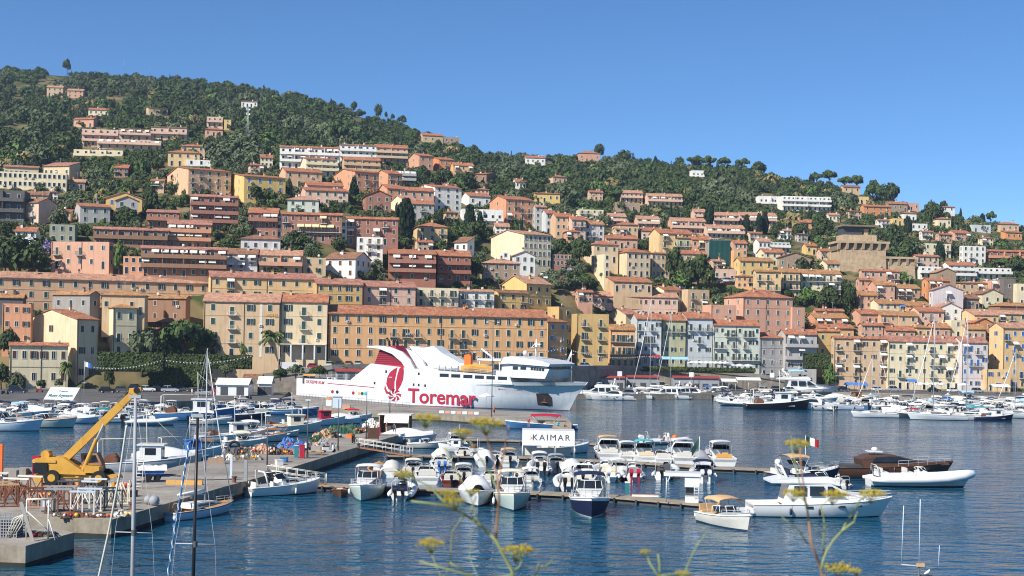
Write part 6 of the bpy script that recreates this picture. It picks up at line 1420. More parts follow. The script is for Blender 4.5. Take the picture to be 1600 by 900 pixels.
for a in (('motor', 'white cuddy boat squeezed beside the red-brown boat', 724, 752, 93, 6.4, 'gel', 'gel', 'black'), ('motor', 'white open boat right of the tarpaulin boat with one black motor', 768, 758, 92, 6.6, 'gel', None, 'black'), ('motor', 'small white boat with red fender ball by the cream-covered cruiser', 828, 757, 94, 6., 'gel', 'white', 'grey'), ('rib', 'grey tender tucked behind the cream-covered cruiser', 814, 750, 80, 5.4, 'tube', None, 'black'), ('motor', 'low white skiff left of the tan canvas boat', 774, 722, 95, 5.6, 'gel', None, 'black'), ('motor', 'white boat with grey hood between tent-cover and shop awning', 868, 735, 92, 6.4, 'gel', 'grey', 'black'), ('rib', 'short white inflatable right of the tent-shaped cover', 918, 738, 92, 6., 'gel', None, 'black'), ('motor', 'white day boat left of the grey inflatable with red motor', 965, 742, 92, 6.2, 'gel', 'white', 'white'), ('cover', 'white covered boat left of the white bimini cruiser', 612, 742, 92, 6.6, 'gel', 'offwhite', None), ('motor', 'white boat with beige hood beside the varnished launch', 646, 744, 93, 6.4, 'gel', 'cream', 'black'),
          ('cruiser', 'white cabin boat between tan-topped and turquoise ones', 978, 718, 92, 7.6, 'gel', 'white', None), ('motor', 'white open boat between turquoise canopy and hardtop', 1032, 722, 92, 6.4, 'gel', None, None), ('cover', 'grey-covered boat right of the hardtop cruiser', 1092, 724, 92, 6.8, 'gel', 'grey', None), ('motor', 'white boat at the left end of the second pontoon', 724, 716, 95, 6., 'gel', None, 'black'),
          ('gozzo', 'white wooden boat moored at the far pier edge, first from the crane', 318, 712, 25, 6.4, 'gel', 'wood', None), ('motor', 'ivory boat at the far pier edge behind the tyre', 384, 697, 25, 6.6, 'offwhite', 'cream', None), ('gozzo', 'turquoise dinghy at the far pier edge behind the coral net pile', 426, 688, 25, 5.4, 'turq', 'wood', None), ('motor', 'white motorboat between the two trawlers', 398, 680, 25, 7.4, 'gel', 'white', None), ('motor', 'blue-hulled motorboat beyond the trawlers', 470, 668, 20, 7., 'hullblue', None, None), ('cover', 'boat under white sheet near the far end of the pier', 536, 662, 22, 7.2, 'gel', 'gel', None), ('motor', 'white boat with red hood near the far end of the pier', 556, 656, 22, 6.6, 'gel', 'red', None), ('gozzo', 'orange-rimmed rowing boat below the draped awning trawler', 440, 682, 25, 5.6, 'offwhite', 'tan', None),
          ('cruiser', 'white cabin boat just left of the blue fishing boat', 262, 655, 20, 8., 'gel', 'white', None), ('motor', 'ivory motorboat in front of the blue fishing boat', 330, 663, 10, 7.2, 'offwhite', 'white', 'black'), ('motor', 'white boat with teal canopy left of the crane tip', 168, 657, 20, 7., 'gel', 'teal', None), ('cover', 'pale covered boat between the varnished cabin boat and the crane', 122, 661, 12, 7., 'paleblue', 'gel', None), ('cruiser', 'navy cruiser right of the blue fishing boat', 388, 655, 12, 8., 'navy', 'gel', None)):
 B(a[0], a[1], a[2], a[3], a[4], a[5], hull=a[6], top=a[7], ob=a[8])
for row_n, (x0, x1, rw, word) in enumerate(((1334, 1604, 637, 'fourth marina row'), (1126, 1240, 623, 'short boats under the white stalls'), (1396, 1604, 649, 'second marina row from the front'), (0, 130, 651, 'third basin row at the left edge'))):
 x = x0; i = 0
 while x < x1 and i < 20:
  k = ['motor', 'cruiser', 'cover', 'motor', 'rib'][(i + row_n) % 5]; h = ['gel', 'gel', 'offwhite', 'paleblue', 'gel', 'hullblue'][(i * 5 + row_n) % 6]
  B(k, f'{cn.get(h, "white")} {dict(motor="open boat", cruiser="cabin boat", cover="covered boat", rib="inflatable")[k]}, {ORD[i]} from the left, {word}', x, rw + r.uniform(-1, 1), r.choice([180, 5, 90, -90]) + r.uniform(-14, 14), r.uniform(5.6, 8.4), hull=h, top=r.choice(['white', 'cream', None, 'navy', 'awn_lb']) if k != 'cover' else 'white', ob='black', group=word); x += r.uniform(12, 16); i += 1
def ferry():
 S0 = at_h(463, 617, QZ); S0.z = 0; S0.y += .0; B0 = at_h(868, 643, 0.)
 d = (B0 - S0).normalized(); n = Vector((d.y, -d.x, 0)); ang = math.atan2(d.y, d.x); WL = (B0 - S0).length; BM = 13.
 def fs(px, row):
  u, v = un(px, row); dr = Vector((u, 1, -v)); t = n.dot(S0 - Vector((0, 0, CAMH))) / n.dot(dr)
  p = Vector((0, 0, CAMH)) + dr * t; return ((p - S0).dot(d), p.z)
 r = thing('car_ferry', 'large white car ferry with crimson funnel and red lettering along the quay', 'ferry', S0, ang)
 zs = fs(465, 591)[1]; zb = fs(905, 598)[1]; SB = fs(906, 600)[0] - 1
 mb = MB(); secs = []; N_ = 26
 for i in range(N_):
  t = i / (N_ - 1); st, sw = SB * t, WL * t
  zt = zs + (zb - zs) * max(0, (t - .3) / .7) ** 1.2
  ht = BM / 2 * (1 if t < .76 else max(.02, 1 - ((t - .76) / .24) ** 2)); hw = BM / 2 * (1 if t < .62 else max(.01, 1 - ((t - .62) / .38) ** 1.25))
  secs.append([(sw, hw * .85, -1.2), (sw, hw, .0), (sw + (st - sw) * .1, hw + (ht - hw) * .06, .12), (sw + (st - sw) * .45, hw + (ht - hw) * .35, zt * .5), (sw + (st - sw) * .8, hw + (ht - hw) * .75, zt * .82), (st, ht, zt)])
 yc = BM / 2
 mb.loft([[(p[0], yc - p[1], p[2]) for p in s] for s in secs], mids=[1, 1, 0, 0, 0]); mb.loft([[(p[0], yc + p[1], p[2]) for p in s][::-1] for s in secs], mids=[0, 0, 0, 1, 1])
 a = secs[0]; mb.add([(p[0], yc - p[1], p[2]) for p in a] + [(p[0], yc + p[1], p[2]) for p in a[::-1]], [tuple(range(12))], 0)
 wh = mat('ferry_white', S(212, 214, 215), .4, .05, .12, streak=.4); rd = sm('crimson')
 mb.build('hull', [wh, rd], r)
 mb = MB(); mb.loft([[(s[5][0], yc - s[5][1] + .05, s[5][2] - .75), (s[5][0], yc + s[5][1] - .05, s[5][2] - .75)] for s in secs], 0, smooth=False); mb.build('deck', [mat('ferry_deck_green', S(96, 116, 104), .8, .15, .4)], r)
 def P(*pts): return [fs(*p) for p in pts]
 sup = MB(); sup.prism(P((548, 612), (548, 593), (579, 568), (638, 575.5), (740, 583.5), (796, 588), (801, 601), (760, 600)), .03, BM - .03, 'y', 0)
 sup.build('superstructure', [wh], r)
 fu = MB(); fu.prism(P((581, 569), (591, 541), (613, 540), (634, 575)), 1.2, 5.2, 'y', 0); fn = fu.build('funnel', [rd], r)
 lv = MB()
 for k in range(7):
  rw = 549 + k * 3.1; a, b = fs(588 - (k * 1.15), rw), fs(612 + k * 2.9, rw + .6); lv.box(a[0], b[0], 1.1, 5.3, a[1] - .08, a[1] + .1, 0)
 lv.build('louvre', [mat('funnel_dark_red', S(96, 22, 38), .6, .1)], fn)
 ex = MB()
 for x, y in ((1.5, 2.3), (2.6, 3.2), (3.4, 4.2)): a = fs(596, 541); ex.tube([(a[0] + x * .6, y, a[1] - .5), (a[0] + x * .6 - .2, y, a[1] + 1.2), (a[0] + x * .6 - .9, y, a[1] + 2.0)], .28, 8)
 ex.build('exhaust_pipe', ['black'], fn)
 fin = P((573, 542.5), (592, 545), (612, 553), (627, 566), (634, 577), (648, 578), (641, 563), (628, 550), (608, 542), (590, 540), (573, 540.5))
 for y in (.1, 5.6): MB().prism(fin, y, y + .7, 'y', 0).build('wing', [wh], r)
 MB().prism(P((614, 540), (637, 544), (653, 540), (667, 552), (696, 568), (700, 580), (640, 576)), 7.2, 11.5, 'y', 0).build('aft_casing', [wh], r)
 dh = MB(); dh.prism(P((650, 578), (652, 572.5), (768, 579), (790, 582), (790, 588)), 2.2, BM - 2.2, 'y', 0); dh.build('deckhouse', [wh], r); MB().prism(P((690, 576), (691, 567), (738, 570.5), (740, 581)), 4., BM - 3, 'y').build('upper_house', [wh], r)
 br = MB(); br.prism(P((782, 588), (783, 571), (795, 569), (852, 573.5), (857, 577), (850, 592), (800, 590)), .4, BM - .4, 'y', 0); bo = br.build('bridge', [wh], r)
 rf = MB(); rf.prism(P((782, 569), (788, 558), (800, 556.5), (848, 564), (860, 569), (858, 573), (796, 568)), -.3, BM + .3, 'y', 0); rf.build('roof', [wh], bo)
 MB().prism(P((740, 563), (742, 560), (778, 561.5), (778, 564)), 1.5, BM - 1.5, 'y', 0).build('canopy', [wh], r)
 for px in (744, 775): a, b = fs(px, 563), fs(px, 579); MB().box(a[0] - .1, a[0] + .1, 1.7, 1.9, b[1], a[1], 0).build('post', [wh], r)
 gl = sm('glass')
 def win(par, x0, r0, x1, r1, y=-.03, nm='window'):
  a, b = fs(x0, r0), fs(x1, r1 + (x1 - x0) * .045); MB().box(a[0], b[0], y, y + .05, b[1], a[1], 0).build(nm, [gl], par)
 for k, (x0, x1) in enumerate(((687, 701), (705, 719), (724, 738), (742, 756), (760, 773), (778, 792))): win(r, x0, 583.5 + (x0 - 687) * .052, x1, 588.5 + (x0 - 687) * .052, -.02)
 for x0, rw in ((602, 578.5), (584, 596.5), (645, 599), (653, 599.5), (663, 600.5), (653, 582)): win(r, x0, rw, x0 + 2.6, rw + 4, -.02)
 for k in range(5): win(bo, 828 + k * 4.4, 568.6 + k * .4 + 5, 831.6 + k * 4.4, 573.4 + k * .4 + 5, .37)
 for x0, x1 in ((800, 808), (812, 821)): win(bo, x0, 572.5, x1, 577.5, .37)
 a = fs(857, 577); fw = MB()
 for k in range(7): y = 1.2 + k * 1.55; fw.box(a[0] + .02, a[0] + .12, y, y + 1.2, a[1] - .1, a[1] + .75, 0)
 fw.build('window', [gl], bo)
 mb = MB(); a = fs(818, 558); mb.tube([(a[0], 6.5, a[1]), (a[0], 6.5, a[1] + 4.2)], [.35, .18], 8); mb.box(a[0] - .2, a[0] + .2, 4.8, 8.2, a[1] + 2.2, a[1] + 2.35); mb.box(a[0] - .5, a[0] + 1.2, 6.2, 6.8, a[1] + 2.9, a[1] + 3.1); mb.tube([(a[0] - .3, 6.5, a[1] + 3.2), (a[0] - 1.4, 6.5, a[1] + 2.0)], .1, 6); mb.ball((a[0] - 2.2, 5.2, a[1] + .9), .6, 10, 8); mb.build('radar_mast', [wh], r)
 mb = MB(); a, b = fs(756, 559), fs(738, 545); mb.tube([(a[0], 4.5, a[1]), (b[0], 4.5, b[1])], [.3, .22], 6); mb.tube([(a[0], 4.5, a[1] - 3), (a[0], 4.5, a[1] + .2)], .35, 6); mb.build('deck_crane', [wh], r)
 a, b = fs(716, 574), fs(766, 579); lb = MB(); L_ = b[0] - a[0]
 lb.loft([[(a[0] + L_ * t, 1.1 - .95 * w, a[1] + .25 + .25 * abs(2 * t - 1) ** 2), (a[0] + L_ * t, 1.1 - .7 * w, a[1] - .75), (a[0] + L_ * t, 1.1, a[1] - 1.1), (a[0] + L_ * t, 1.1 + .7 * w, a[1] - .75), (a[0] + L_ * t, 1.1 + .95 * w, a[1] + .25 + .25 * abs(2 * t - 1) ** 2)] for t, w in [(i / 10, max(.06, 1 - abs(2 * i / 10 - 1) ** 3)) for i in range(11)]], 0)
 lb.loft([[(a[0] + L_ * t, 1.1 - .95 * w, a[1] + .3), (a[0] + L_ * t, 1.1, a[1] + .3 + .5 * w), (a[0] + L_ * t, 1.1 + .95 * w, a[1] + .3)] for t, w in [(i / 10, max(.06, 1 - abs(2 * i / 10 - 1) ** 3)) for i in range(11)]], 1)
 l_ = lb.build('lifeboat', ['gold', 'yellow'], r)
 a = fs(720, 570); MB().prism([(a[0], a[1] - .6), (a[0] + 1.7, a[1] - .6), (a[0] + 1.7, a[1] + 2.0), (a[0] + 1.2, a[1] + 2.5), (a[0], a[1] + 2.3)], 1.6, 2.6, 'y', 0).build('davit', ['orange'], r)
 a, b = fs(676, 572.5), fs(715, 575.5)
 for k in range(4): x = a[0] + (b[0] - a[0]) * k / 4; MB().cyl((x, .9, a[1] - .2), (x + 1.4, .9, a[1] - .2), .5, n=10).build('life_raft', ['gel'], r)
 rl = MB()
 for (p, q_) in (((640, 575.5), (740, 583.5)), ((740, 583.5), (782, 587.4)), ((466, 591), (545, 592.5))):
  a, b = fs(*p), fs(*q_)
  for h in (.4, .75, 1.1): rl.tube([(a[0], .1, a[1] + h), (b[0], .1, b[1] + h)], .03, 4)
  k = int((b[0] - a[0]) / 1.6)
  for i in range(k + 1): t = i / k; x = a[0] + (b[0] - a[0]) * t; z = a[1] + (b[1] - a[1]) * t; rl.tube([(x, .1, z), (x, .1, z + 1.1)], .025, 4)
 rl.build('railing', [wh], r)
 g = MB(); pts = P((828, 634), (829, 615), (845, 615.5), (849, 622), (848, 636))
 dk = mat('anchor_recess', S(52, 44, 44), .8, .2)
 def hull_y(s, z):   # starboard skin of the hull near the bow
  for i in range(N_ - 1):
   f0, f1 = secs[i], secs[i + 1]
   def at(f):
    for j in range(5):
     if f[j][2] <= z <= f[j + 1][2]:
      k = (z - f[j][2]) / (f[j + 1][2] - f[j][2]); return (f[j][0] + (f[j + 1][0] - f[j][0]) * k, f[j][1] + (f[j + 1][1] - f[j][1]) * k)
    return (f[5][0], f[5][1])
   a, b = at(f0), at(f1)
   if a[0] <= s <= b[0]: k = (s - a[0]) / (b[0] - a[0]); return yc - (a[1] + (b[1] - a[1]) * k)
  return yc
 g.add([(p[0], hull_y(p[0], p[1]) - .06, p[1]) for p in pts], [tuple(range(5))], 0); g.build('anchor_recess', [dk], r)
 c = ((pts[0][0] + pts[3][0]) / 2, (pts[0][1] + pts[1][1]) / 2); yy = hull_y(c[0], c[1]) - .12
 MB().box(c[0] - .1, c[0] + .1, yy - .1, yy, c[1] - .8, c[1] + .8).box(c[0] - .7, c[0] + .7, yy - .12, yy, c[1] - .8, c[1] - .55).box(c[0] - .45, c[0] + .45, yy - .12, yy, c[1] + .5, c[1] + .7).build('anchor', ['rust'], r)
 a, b = fs(512, 599), fs(585, 605.5); MB().add([(a[0], -.03, a[1] - .08), (b[0], -.03, b[1] - .08), (b[0], -.03, b[1] + .1), (a[0], -.03, a[1] + .1)], [(0, 1, 2, 3)]).build('stripe', [rd], r)
 def words_(t, p, q_, h, off, sh=0., yo=-.035, m='crimson'):
  a, b = fs(*p), fs(*q_); ya = hull_y(a[0], a[1]) if p[0] > 770 else 0; yb_ = hull_y(b[0], b[1]) if p[0] > 770 else 0
  text_on('lettering', t, m, (a[0], ya + yo, a[1]), (b[0], yb_ + yo, b[1]), h, (0, -1, 0), r, off, shear=sh)
 def tri(pts, nm='logo'): MB().add([(p[0], -.035, p[1]) for p in P(*pts)], [tuple(range(len(pts)))]).build(nm, [rd], r)
 words_('Toremar', (637.5, 628.5), (744, 633.5), 3.35, .022, yo=-.05)
 words_('GIUSEPPE RUM', (478, 598.3), (507, 600.6), .75, .015, .25); words_('GIUSEPPE RUM', (776, 608.3), (811, 610.2), .75, .015, .25, -.12)
 for k, (x, m_) in enumerate(((519.5, 'crimson'), (527, 'navy'), (552, 'crimson'), (561, 'gold'), (566, 'green'), (571, 'turq'))):
  a = fs(x, 612 + (x - 519) * .06); MB().cyl((a[0], -.05, a[1]), (a[0], -.02, a[1]), .42, n=10).build('emblem', [m_], r)
 tri([(616, 613), (607, 608), (603.5, 600), (605, 590), (609, 582), (615, 577), (621, 574), (619, 584), (616.5, 596)])
 tri([(619, 611), (618.5, 598), (621, 585), (624, 576), (630, 570.5), (631, 580), (630, 592), (626.5, 602), (622, 609)])
 cx, cy = 616.5, 617.5
 for k in range(7):
  a0 = k * 6.283 / 7; pt = []
  for i in range(5): a = a0 + .1 + i * .16; pt.append((cx + (3 + i * 1.9) * math.cos(a), cy + (3 + i * 1.9) * math.sin(a) * .95))
  for i in range(4, -1, -1): a = a0 + .62 + i * .16; pt.append((cx + (2.4 + i * 1.9) * math.cos(a), cy + (2.4 + i * 1.9) * math.sin(a) * .95))
  tri(pt)
 tri([(601.5, 601), (604.5, 610), (611, 616), (603.5, 615), (600.5, 608)])
ferry()
def antenna(label, px, row, hpx, name='antenna_mast', panels=3, lattice=True, w=.7):
 Y = depth(px, row); O = at_y(px, row, Y); h = hpx / ppm(Y); r = thing(name, label, 'antenna', O)
 mb = MB()
 if lattice:
  for sx in (-1, 1):
   for sy in (-1, 1): mb.tube([(sx * w, sy * w, -1), (sx * w * .3, sy * w * .3, h)], .09, 4)
  for i in range(int(h / 1.6)):
   z0 = i * 1.6; f = lambda z: w * (1 - .7 * z / h)
   mb.tube([(-f(z0), -f(z0), z0), (f(z0 + 1.6), -f(z0 + 1.6), z0 + 1.6)], .05, 4); mb.tube([(f(z0), f(z0), z0), (f(z0 + 1.6), -f(z0 + 1.6), z0 + 1.6)], .05, 4)
 else: mb.tube([(0, 0, -1), (0, 0, h)], [.16, .07], 6)
 mb.build('mast', ['silver'], r)
 for i in range(panels):
  z = h * (.95 - .13 * i); MB().box(-.9, -.5, -.2, .2, z - 1.1, z).build('panel_antenna', ['gel'], r)
  MB().ball((.75, -.3, z - .9), .5, 10, 6, sc=(1, .4, 1)).build('dish', ['gel'], r)
antenna('tall mobile phone mast with white dishes on the left hill', 387, 222, 56, w=.6, panels=2)
antenna('cluster mast with drum antennas on the roof behind the civic hall', 1021, 388, 22, panels=3)
antenna('thin pole antenna standing on the far ridge', 194, 108, 15, lattice=False, panels=0)
antenna('second shorter pole on the far ridge', 234, 112, 8, lattice=False, panels=0)
def mesh_():
 Y = depth(1110, 412) - 1.; O = at_y(1107, 412, Y); k = ppm(Y); r = thing('scaffold', 'scaffold hung with green debris mesh in front of a house under repair', 'scaffold', O, R(8)); w = 34 / k; h = 37 / k
 mb = MB()
 for i in range(6):
  x = w * i / 5; mb.tube([(x, -.3, -2), (x, -.3, h + .6)], .06, 5)
 for j in range(4): z = h * j / 3; mb.tube([(0, -.3, z), (w, -.3, z)], .06, 5)
 mb.build('frame', ['silver'], r)
 m = mat('debris_mesh', S(24, 70, 66), .8, .25, .6); n = 12; mb = MB()
 mb.loft([[(w * i / n, -.45 - .12 * math.sin(i * 2.1), z) for z in (0, h * .35, h * .7, h)] for i in range(n + 1)]); mb.build('net', [m], r)
mesh_()
def crane():
 O = at_h(120, 757, QZ); k = ppm(O.y); r = thing('mobile_crane', 'yellow mobile crane with raised telescopic boom on the working pier', 'crane', O, R(-1))
 X = lambda px: (px - 120) / k
 Z = lambda row: (757 - row) / k
 P = lambda *a: [(X(p[0]), Z(p[1])) for p in a]
 cr = mat('crane_yellow', S(198, 150, 60), .5, .14, .8, streak=.5); dk = sm('black')
 for px in (88, 161):
  for y in (-1.2, 1.2):
   t = MB().cyl((0, -.22, 0), (0, .22, 0), .72, n=18).build('wheel', ['rubber'], r, (X(px), y, .72)); MB().cyl((0, -.25 if y < 0 else .22, 0), (0, -.22 if y < 0 else .25, 0), .36, n=14).build('rim', [cr], t)
 MB().prism(P((56, 752), (58, 741), (100, 739), (186, 741), (190, 748), (184, 752)), -.85, .85, 'y').build('chassis', [cr], r)
 for px in (70, 128, 184): MB().box(X(px) - .15, X(px) + .15, -1.5, -1.2, 0, .9).box(X(px) - .35, X(px) + .35, -1.6, -1.1, 0, .08).build('outrigger', [cr], r)
 MB().prism(P((60, 739), (60, 716), (96, 713), (104, 714), (139, 737), (139, 740)), -1.1, -.35, 'y').build('turret_side', [cr], r); MB().prism(P((60, 739), (60, 716), (96, 713), (104, 714), (139, 737), (139, 740)), .35, 1.1, 'y').build('turret_side', [cr], r)
 MB().box(X(62), X(138), -.349, .349, Z(740), Z(730)).build('turntable', [cr], r)
 MB().box(X(58), X(80), -1.25, 1.25, Z(739), Z(723)).build('engine_bay', [dk], r); MB().box(X(56), X(93), -1.2, 1.2, Z(722), Z(718)).build('engine_cover', [cr], r)
 MB().cyl((X(72), -.5, Z(711)), (X(72), .5, Z(711)), .42, n=12).build('winch', [cr], r)
 a, b = Vector((X(97), 0, Z(722))), Vector((X(212), 0, Z(607))); d = (b - a).normalized(); up = Vector((-d.z, 0, d.x))
 def beam(nm, f0, f1, h, w, m=cr, par=r):
  p, q_ = a + (b - a) * f0, a + (b - a) * f1; mb = MB(); vs = []
  for c in (p, q_):
   for sy, su in ((-1, -1), (1, -1), (1, 1), (-1, 1)): vs.append(c + Vector((0, sy * w / 2, 0)) + up * su * h / 2)
  return mb.add(vs, [(3, 2, 1, 0), (4, 5, 6, 7), (0, 1, 5, 4), (1, 2, 6, 5), (2, 3, 7, 6), (3, 0, 4, 7)]).build(nm, [m], par)
 bm = beam('boom', -.03, .78, .68, .6); beam('inner_boom', .78, .97, .56, .5)
 for f in (.3, .55, .78): beam('collar', f - .008, f + .008, .76, .68, par=bm)
 hd = MB(); hd.prism(P((200, 612), (201, 605), (219, 603), (220, 607), (211, 617)), -.32, .32, 'y'); h_ = hd.build('boom_head', [cr], r)
 MB().cyl((X(213), -.36, Z(608)), (X(213), .36, Z(608)), .3, n=12).build('sheave', [dk], h_)
 MB().tube([(X(200), 0, Z(605)), (X(196), 0, Z(614)), (X(195), 0, Z(619))], [.05, .14, .1], 6).build('hook', [dk], r)
 MB().tube([(X(76), 0, Z(709)), (X(122), 0, Z(678)), (X(203), 0, Z(603))], .015, 4).build('cable', [dk], r)
 for y in (-.3,):
  MB().cyl((X(133), y - .45, Z(735)), (X(154), y - .45, Z(684)), .2, n=10).build('lift_cylinder', [cr], r); MB().cyl((X(154), y - .45, Z(684)), (X(164), y - .35, Z(661)), .09, n=8).build('piston_rod', ['steel'], r)
 cb = MB(); cb.prism(P((126, 736), (124, 709), (149, 708), (156, 722), (159, 736)), .3, 1.35, 'y'); c = cb.build('cab', [sm('brown')], r)
 for y in (.28, 1.35): MB().prism(P((130, 724), (129, 712), (147, 711), (152, 722)), y, y + .02, 'y').build('window', ['glass'], c)
 MB().prism(P((137, 737), (137, 725), (160, 727), (160, 737)), -1.1, .28, 'y').build('fuel_tank', [cr], r)
crane()
def box_thing(name, label, cat, px, row, w, d, h, m, z=QZ, rz=0., group=None):
 r = thing(name, label, cat, at_h(px, row, z), rz, group); return r
def cradle(label, px, row, w, h, m1, m2, rz=0., L_=2.2):
 r = thing('boat_cradle', label, 'boat cradle', at_h(px, row, QZ), rz, 'steel boat cradles on the pier')
 for y in (-L_ / 2, L_ / 2):
  MB().box(-w / 2, w / 2, y - .07, y + .07, h - .14, h).build('beam', [m2], r)
  for x in (-w / 2 + .1, 0, w / 2 - .1): MB().box(x - .05, x + .05, y - .05, y + .05, 0, h - .14).build('leg', [m1], r)
  for s in (-1, 1): MB().tube([(s * (w / 2 - .1), y, .1), (s * .1, y, h - .2)], .045, 4).build('brace', [m1], r)
  MB().box(-w / 2, w / 2, y - .06, y + .06, .02, .12).build('foot_rail', [m1], r)
 for s in (-1, 1): MB().tube([(s * (w / 2 - .1), -L_ / 2, .2), (s * (w / 2 - .1), L_ / 2, h - .3)], .04, 4).build('brace', [m1], r)
for a in (('white-legged cradle with pale blue top beam beside the pier edge', 134, 802, 2.0, 1.9, 'offwhite', 'paleblue', .05), ('rusty cradle with grey padded beam left of the white-legged one', 95, 800, 2.1, 2.0, 'rust', 'grey', .1), ('orange-brown cradle nearest the left edge of the pier', 8, 790, 2.2, 1.9, 'rust', 'tan', .3),
          ('rust-red cradle with white padded ends, second from the left edge', 36, 786, 2.3, 2.2, 'rust', 'offwhite', -.2), ('low orange cradle crowded between rust-red ones', 58, 792, 1.6, 1.5, 'salmon', 'rust', .4), ('grey-topped cradle in front of the crane wheels', 138, 784, 2.4, 1.9, 'darksteel', 'paleblue', -.06),
          ('cream-legged cradle right of the crane wheels', 186, 786, 1.7, 2.0, 'cream', 'grey', .2), ('dark steel cradle leaning between crane and sloop', 172, 796, 1.6, 1.7, 'darksteel', 'darksteel', .5), ('brown cradle half hidden behind the white-legged one', 110, 786, 1.9, 2.0, 'rust', 'darksteel', .2), ('tall rusty cradle with bright pads at the far left', -14, 780, 2.3, 2.2, 'rust', 'gel', .1)):
 cradle(*a)
def simple(name, label, cat, px, row, parts, z=QZ, rz=0., group=None, s=1.):
 r = thing(name, label, cat, at_h(px, row, z), rz, group, s)
 for nm, mb, m in parts: mb.build(nm, m if isinstance(m, list) else [m], r)
 return r
simple('electrical_cabinet', 'pale grey cabinet with louvred window by the pier edge', 'cabinet', 75, 800, [('body', MB().box(-.5, .5, -.3, .3, .15, 1.1), 'concrete'), ('grille', MB().box(-.32, .32, -.33, -.301, .4, .9), 'paleblue'), ('foot', MB().box(-.45, .45, -.25, .25, 0, .149), 'darksteel')])
def cage():
 mb = MB()
 for i in range(13): mb.box(-1.1 + i * .18, -1.04 + i * .18, -.9, -.86, 0, 1.5); mb.box(-1.1 + i * .18, -1.04 + i * .18, .86, .9, 0, 1.5)
 for j in range(8): z = .05 + j * .2; mb.box(-1.12, 1.12, -.92, -.88, z, z + .05); mb.box(1.05, 1.1, -.9, .9, z, z + .05)
 return mb
simple('wire_cage', 'grey woven mesh cage on the low concrete block', 'cage', 8, 838, [('mesh', cage(), 'grey'), ('base', MB().box(-1.1, 1.0, -.85, .85, .0, .06), 'rust'), ('lining', MB().box(-1., .95, -.8, .8, .061, 1.1), 'darkgrey')])
def gate():
 mb = MB()
 for x in (-.75, .75): mb.tube([(x, 0, 0), (x, 0, 2.7)], .06, 6)
 mb.tube([(-.75, 0, 2.7), (.75, 0, 2.75)], .06, 6); mb.tube([(-.75, 0, 1.2), (-.2, -.4, 0)], .04, 5); mb.tube([(.75, 0, 1.4), (1.4, -.5, 0)], .04, 5); mb.tube([(-.75, 0, 1.9), (1.3, .3, .0)], .04, 5); return mb
simple('steel_frame', 'white tubular steel frame standing on the low concrete block', 'frame', 58, 842, [('post', gate(), 'offwhite')])
simple('plank', 'weathered grey plank leaning on the white tubular frame', 'plank', 48, 846, [('board', MB().add([(-.9, .2, 2.6), (-.65, .2, 2.65), (.3, -.1, 0), (.05, -.1, 0), (-.9, .27, 2.6), (-.65, .27, 2.65), (.3, -.03, 0), (.05, -.03, 0)], [(0, 1, 2, 3), (7, 6, 5, 4), (0, 3, 7, 4), (1, 5, 6, 2), (0, 4, 5, 1), (3, 2, 6, 7)]), 'concrete')])
def hoses():
 mb = MB()
 for k in range(5): mb.tube([(-.9 + .1 * k, .1 * k, .1), (-.4 + .15 * k, .0, 1.4 - .1 * k), (.3, -.1, 1.7), (.7, -.2, 1.2 + .1 * k)], .035, 5)
 return mb
simple('hose', 'bundle of white hoses arching over the concrete block', 'hose', 30, 842, [('coil', hoses(), 'offwhite')])
simple('fuel_pump', 'red dispenser box behind the crane', 'pump', 57, 742, [('body', MB().box(-.35, .35, -.3, .3, 0, 1.9), 'crimson'), ('panel', MB().box(-.22, .22, -.32, -.3, 1.1, 1.6), 'gel')])
simple('hoist', 'orange steel hoist post at the left edge of the pier', 'hoist', 1, 748, [('post', MB().box(-.18, .18, -.18, .18, 0, 3.4).box(-.6, .2, -.2, .2, 3.1, 3.4), 'orange'), ('base', MB().box(-.5, .5, -.5, .5, 0, .3), 'darksteel')])
for i, (px, row, w) in enumerate(((25, 741, 2.2), (42, 740, 1.4), (18, 744, 1.2))): simple('concrete_block', ['long concrete block at the far pier edge', 'short concrete block next to the red dispenser', 'squat concrete block before the long one'][i], 'concrete block', px, row, [('body', MB().box(-w / 2, w / 2, -.4, .4, 0, .6), 'concrete')])
def ladder(h=3.2):
 mb = MB()
 for x in (-.28, .28): mb.tube([(x, 0, 0), (x, .5, h)], .04, 5)
 for i in range(10): z = .2 + i * .3; mb.tube([(-.28, .5 * z / h, z), (.28, .5 * z / h, z)], .03, 5)
 return mb
simple('ladder', 'pale aluminium ladder standing beside the crane', 'ladder', 217, 764, [('rungs', ladder(), 'offwhite')])
def trailer():
 mb = MB(); mb.box(-1.6, 1.6, -.7, -.6, .5, .62); mb.box(-1.6, 1.6, .6, .7, .5, .62)
 for i in range(5): mb.box(-1.5 + i * .7, -1.4 + i * .7, -.6, .6, .5, .6)
 mb.tube([(1.6, 0, .55), (2.6, 0, .5)], .06, 5); return mb
tr = simple('boat_trailer', 'dark blue boat trailer behind the ladder', 'trailer', 240, 752, [('frame', trailer(), 'navy')], rz=.2)
for x in (-.5, .35):
 for y in (-.85, .85): MB().cyl((x, y - .1, .33), (x, y + .1, .33), .33, n=12).build('wheel', ['rubber'], tr)
simple('covered_dinghy', 'small dinghy under a crumpled white sheet on the pier', 'dinghy', 238, 742, [('hull', MB().prism([(-1.2, 0), (-1.3, .6), (1.3, .6), (1., 0)], -.55, .55, 'y'), 'blue'), ('tarpaulin', MB().loft([[(x, -.7, .5), (x, -.3, .9 + .15 * math.sin(x * 5)), (x, .3, .95 - .1 * math.sin(x * 4)), (x, .7, .5)] for x in [-1.4 + .28 * i for i in range(11)]]), 'gel')], rz=.3)
simple('timber_beam', 'long yellow timber beam lying on the pier', 'timber', 288, 757, [('beam', MB().box(-1.7, 1.7, -.2, .2, 0, .4), 'gold')], rz=.05)
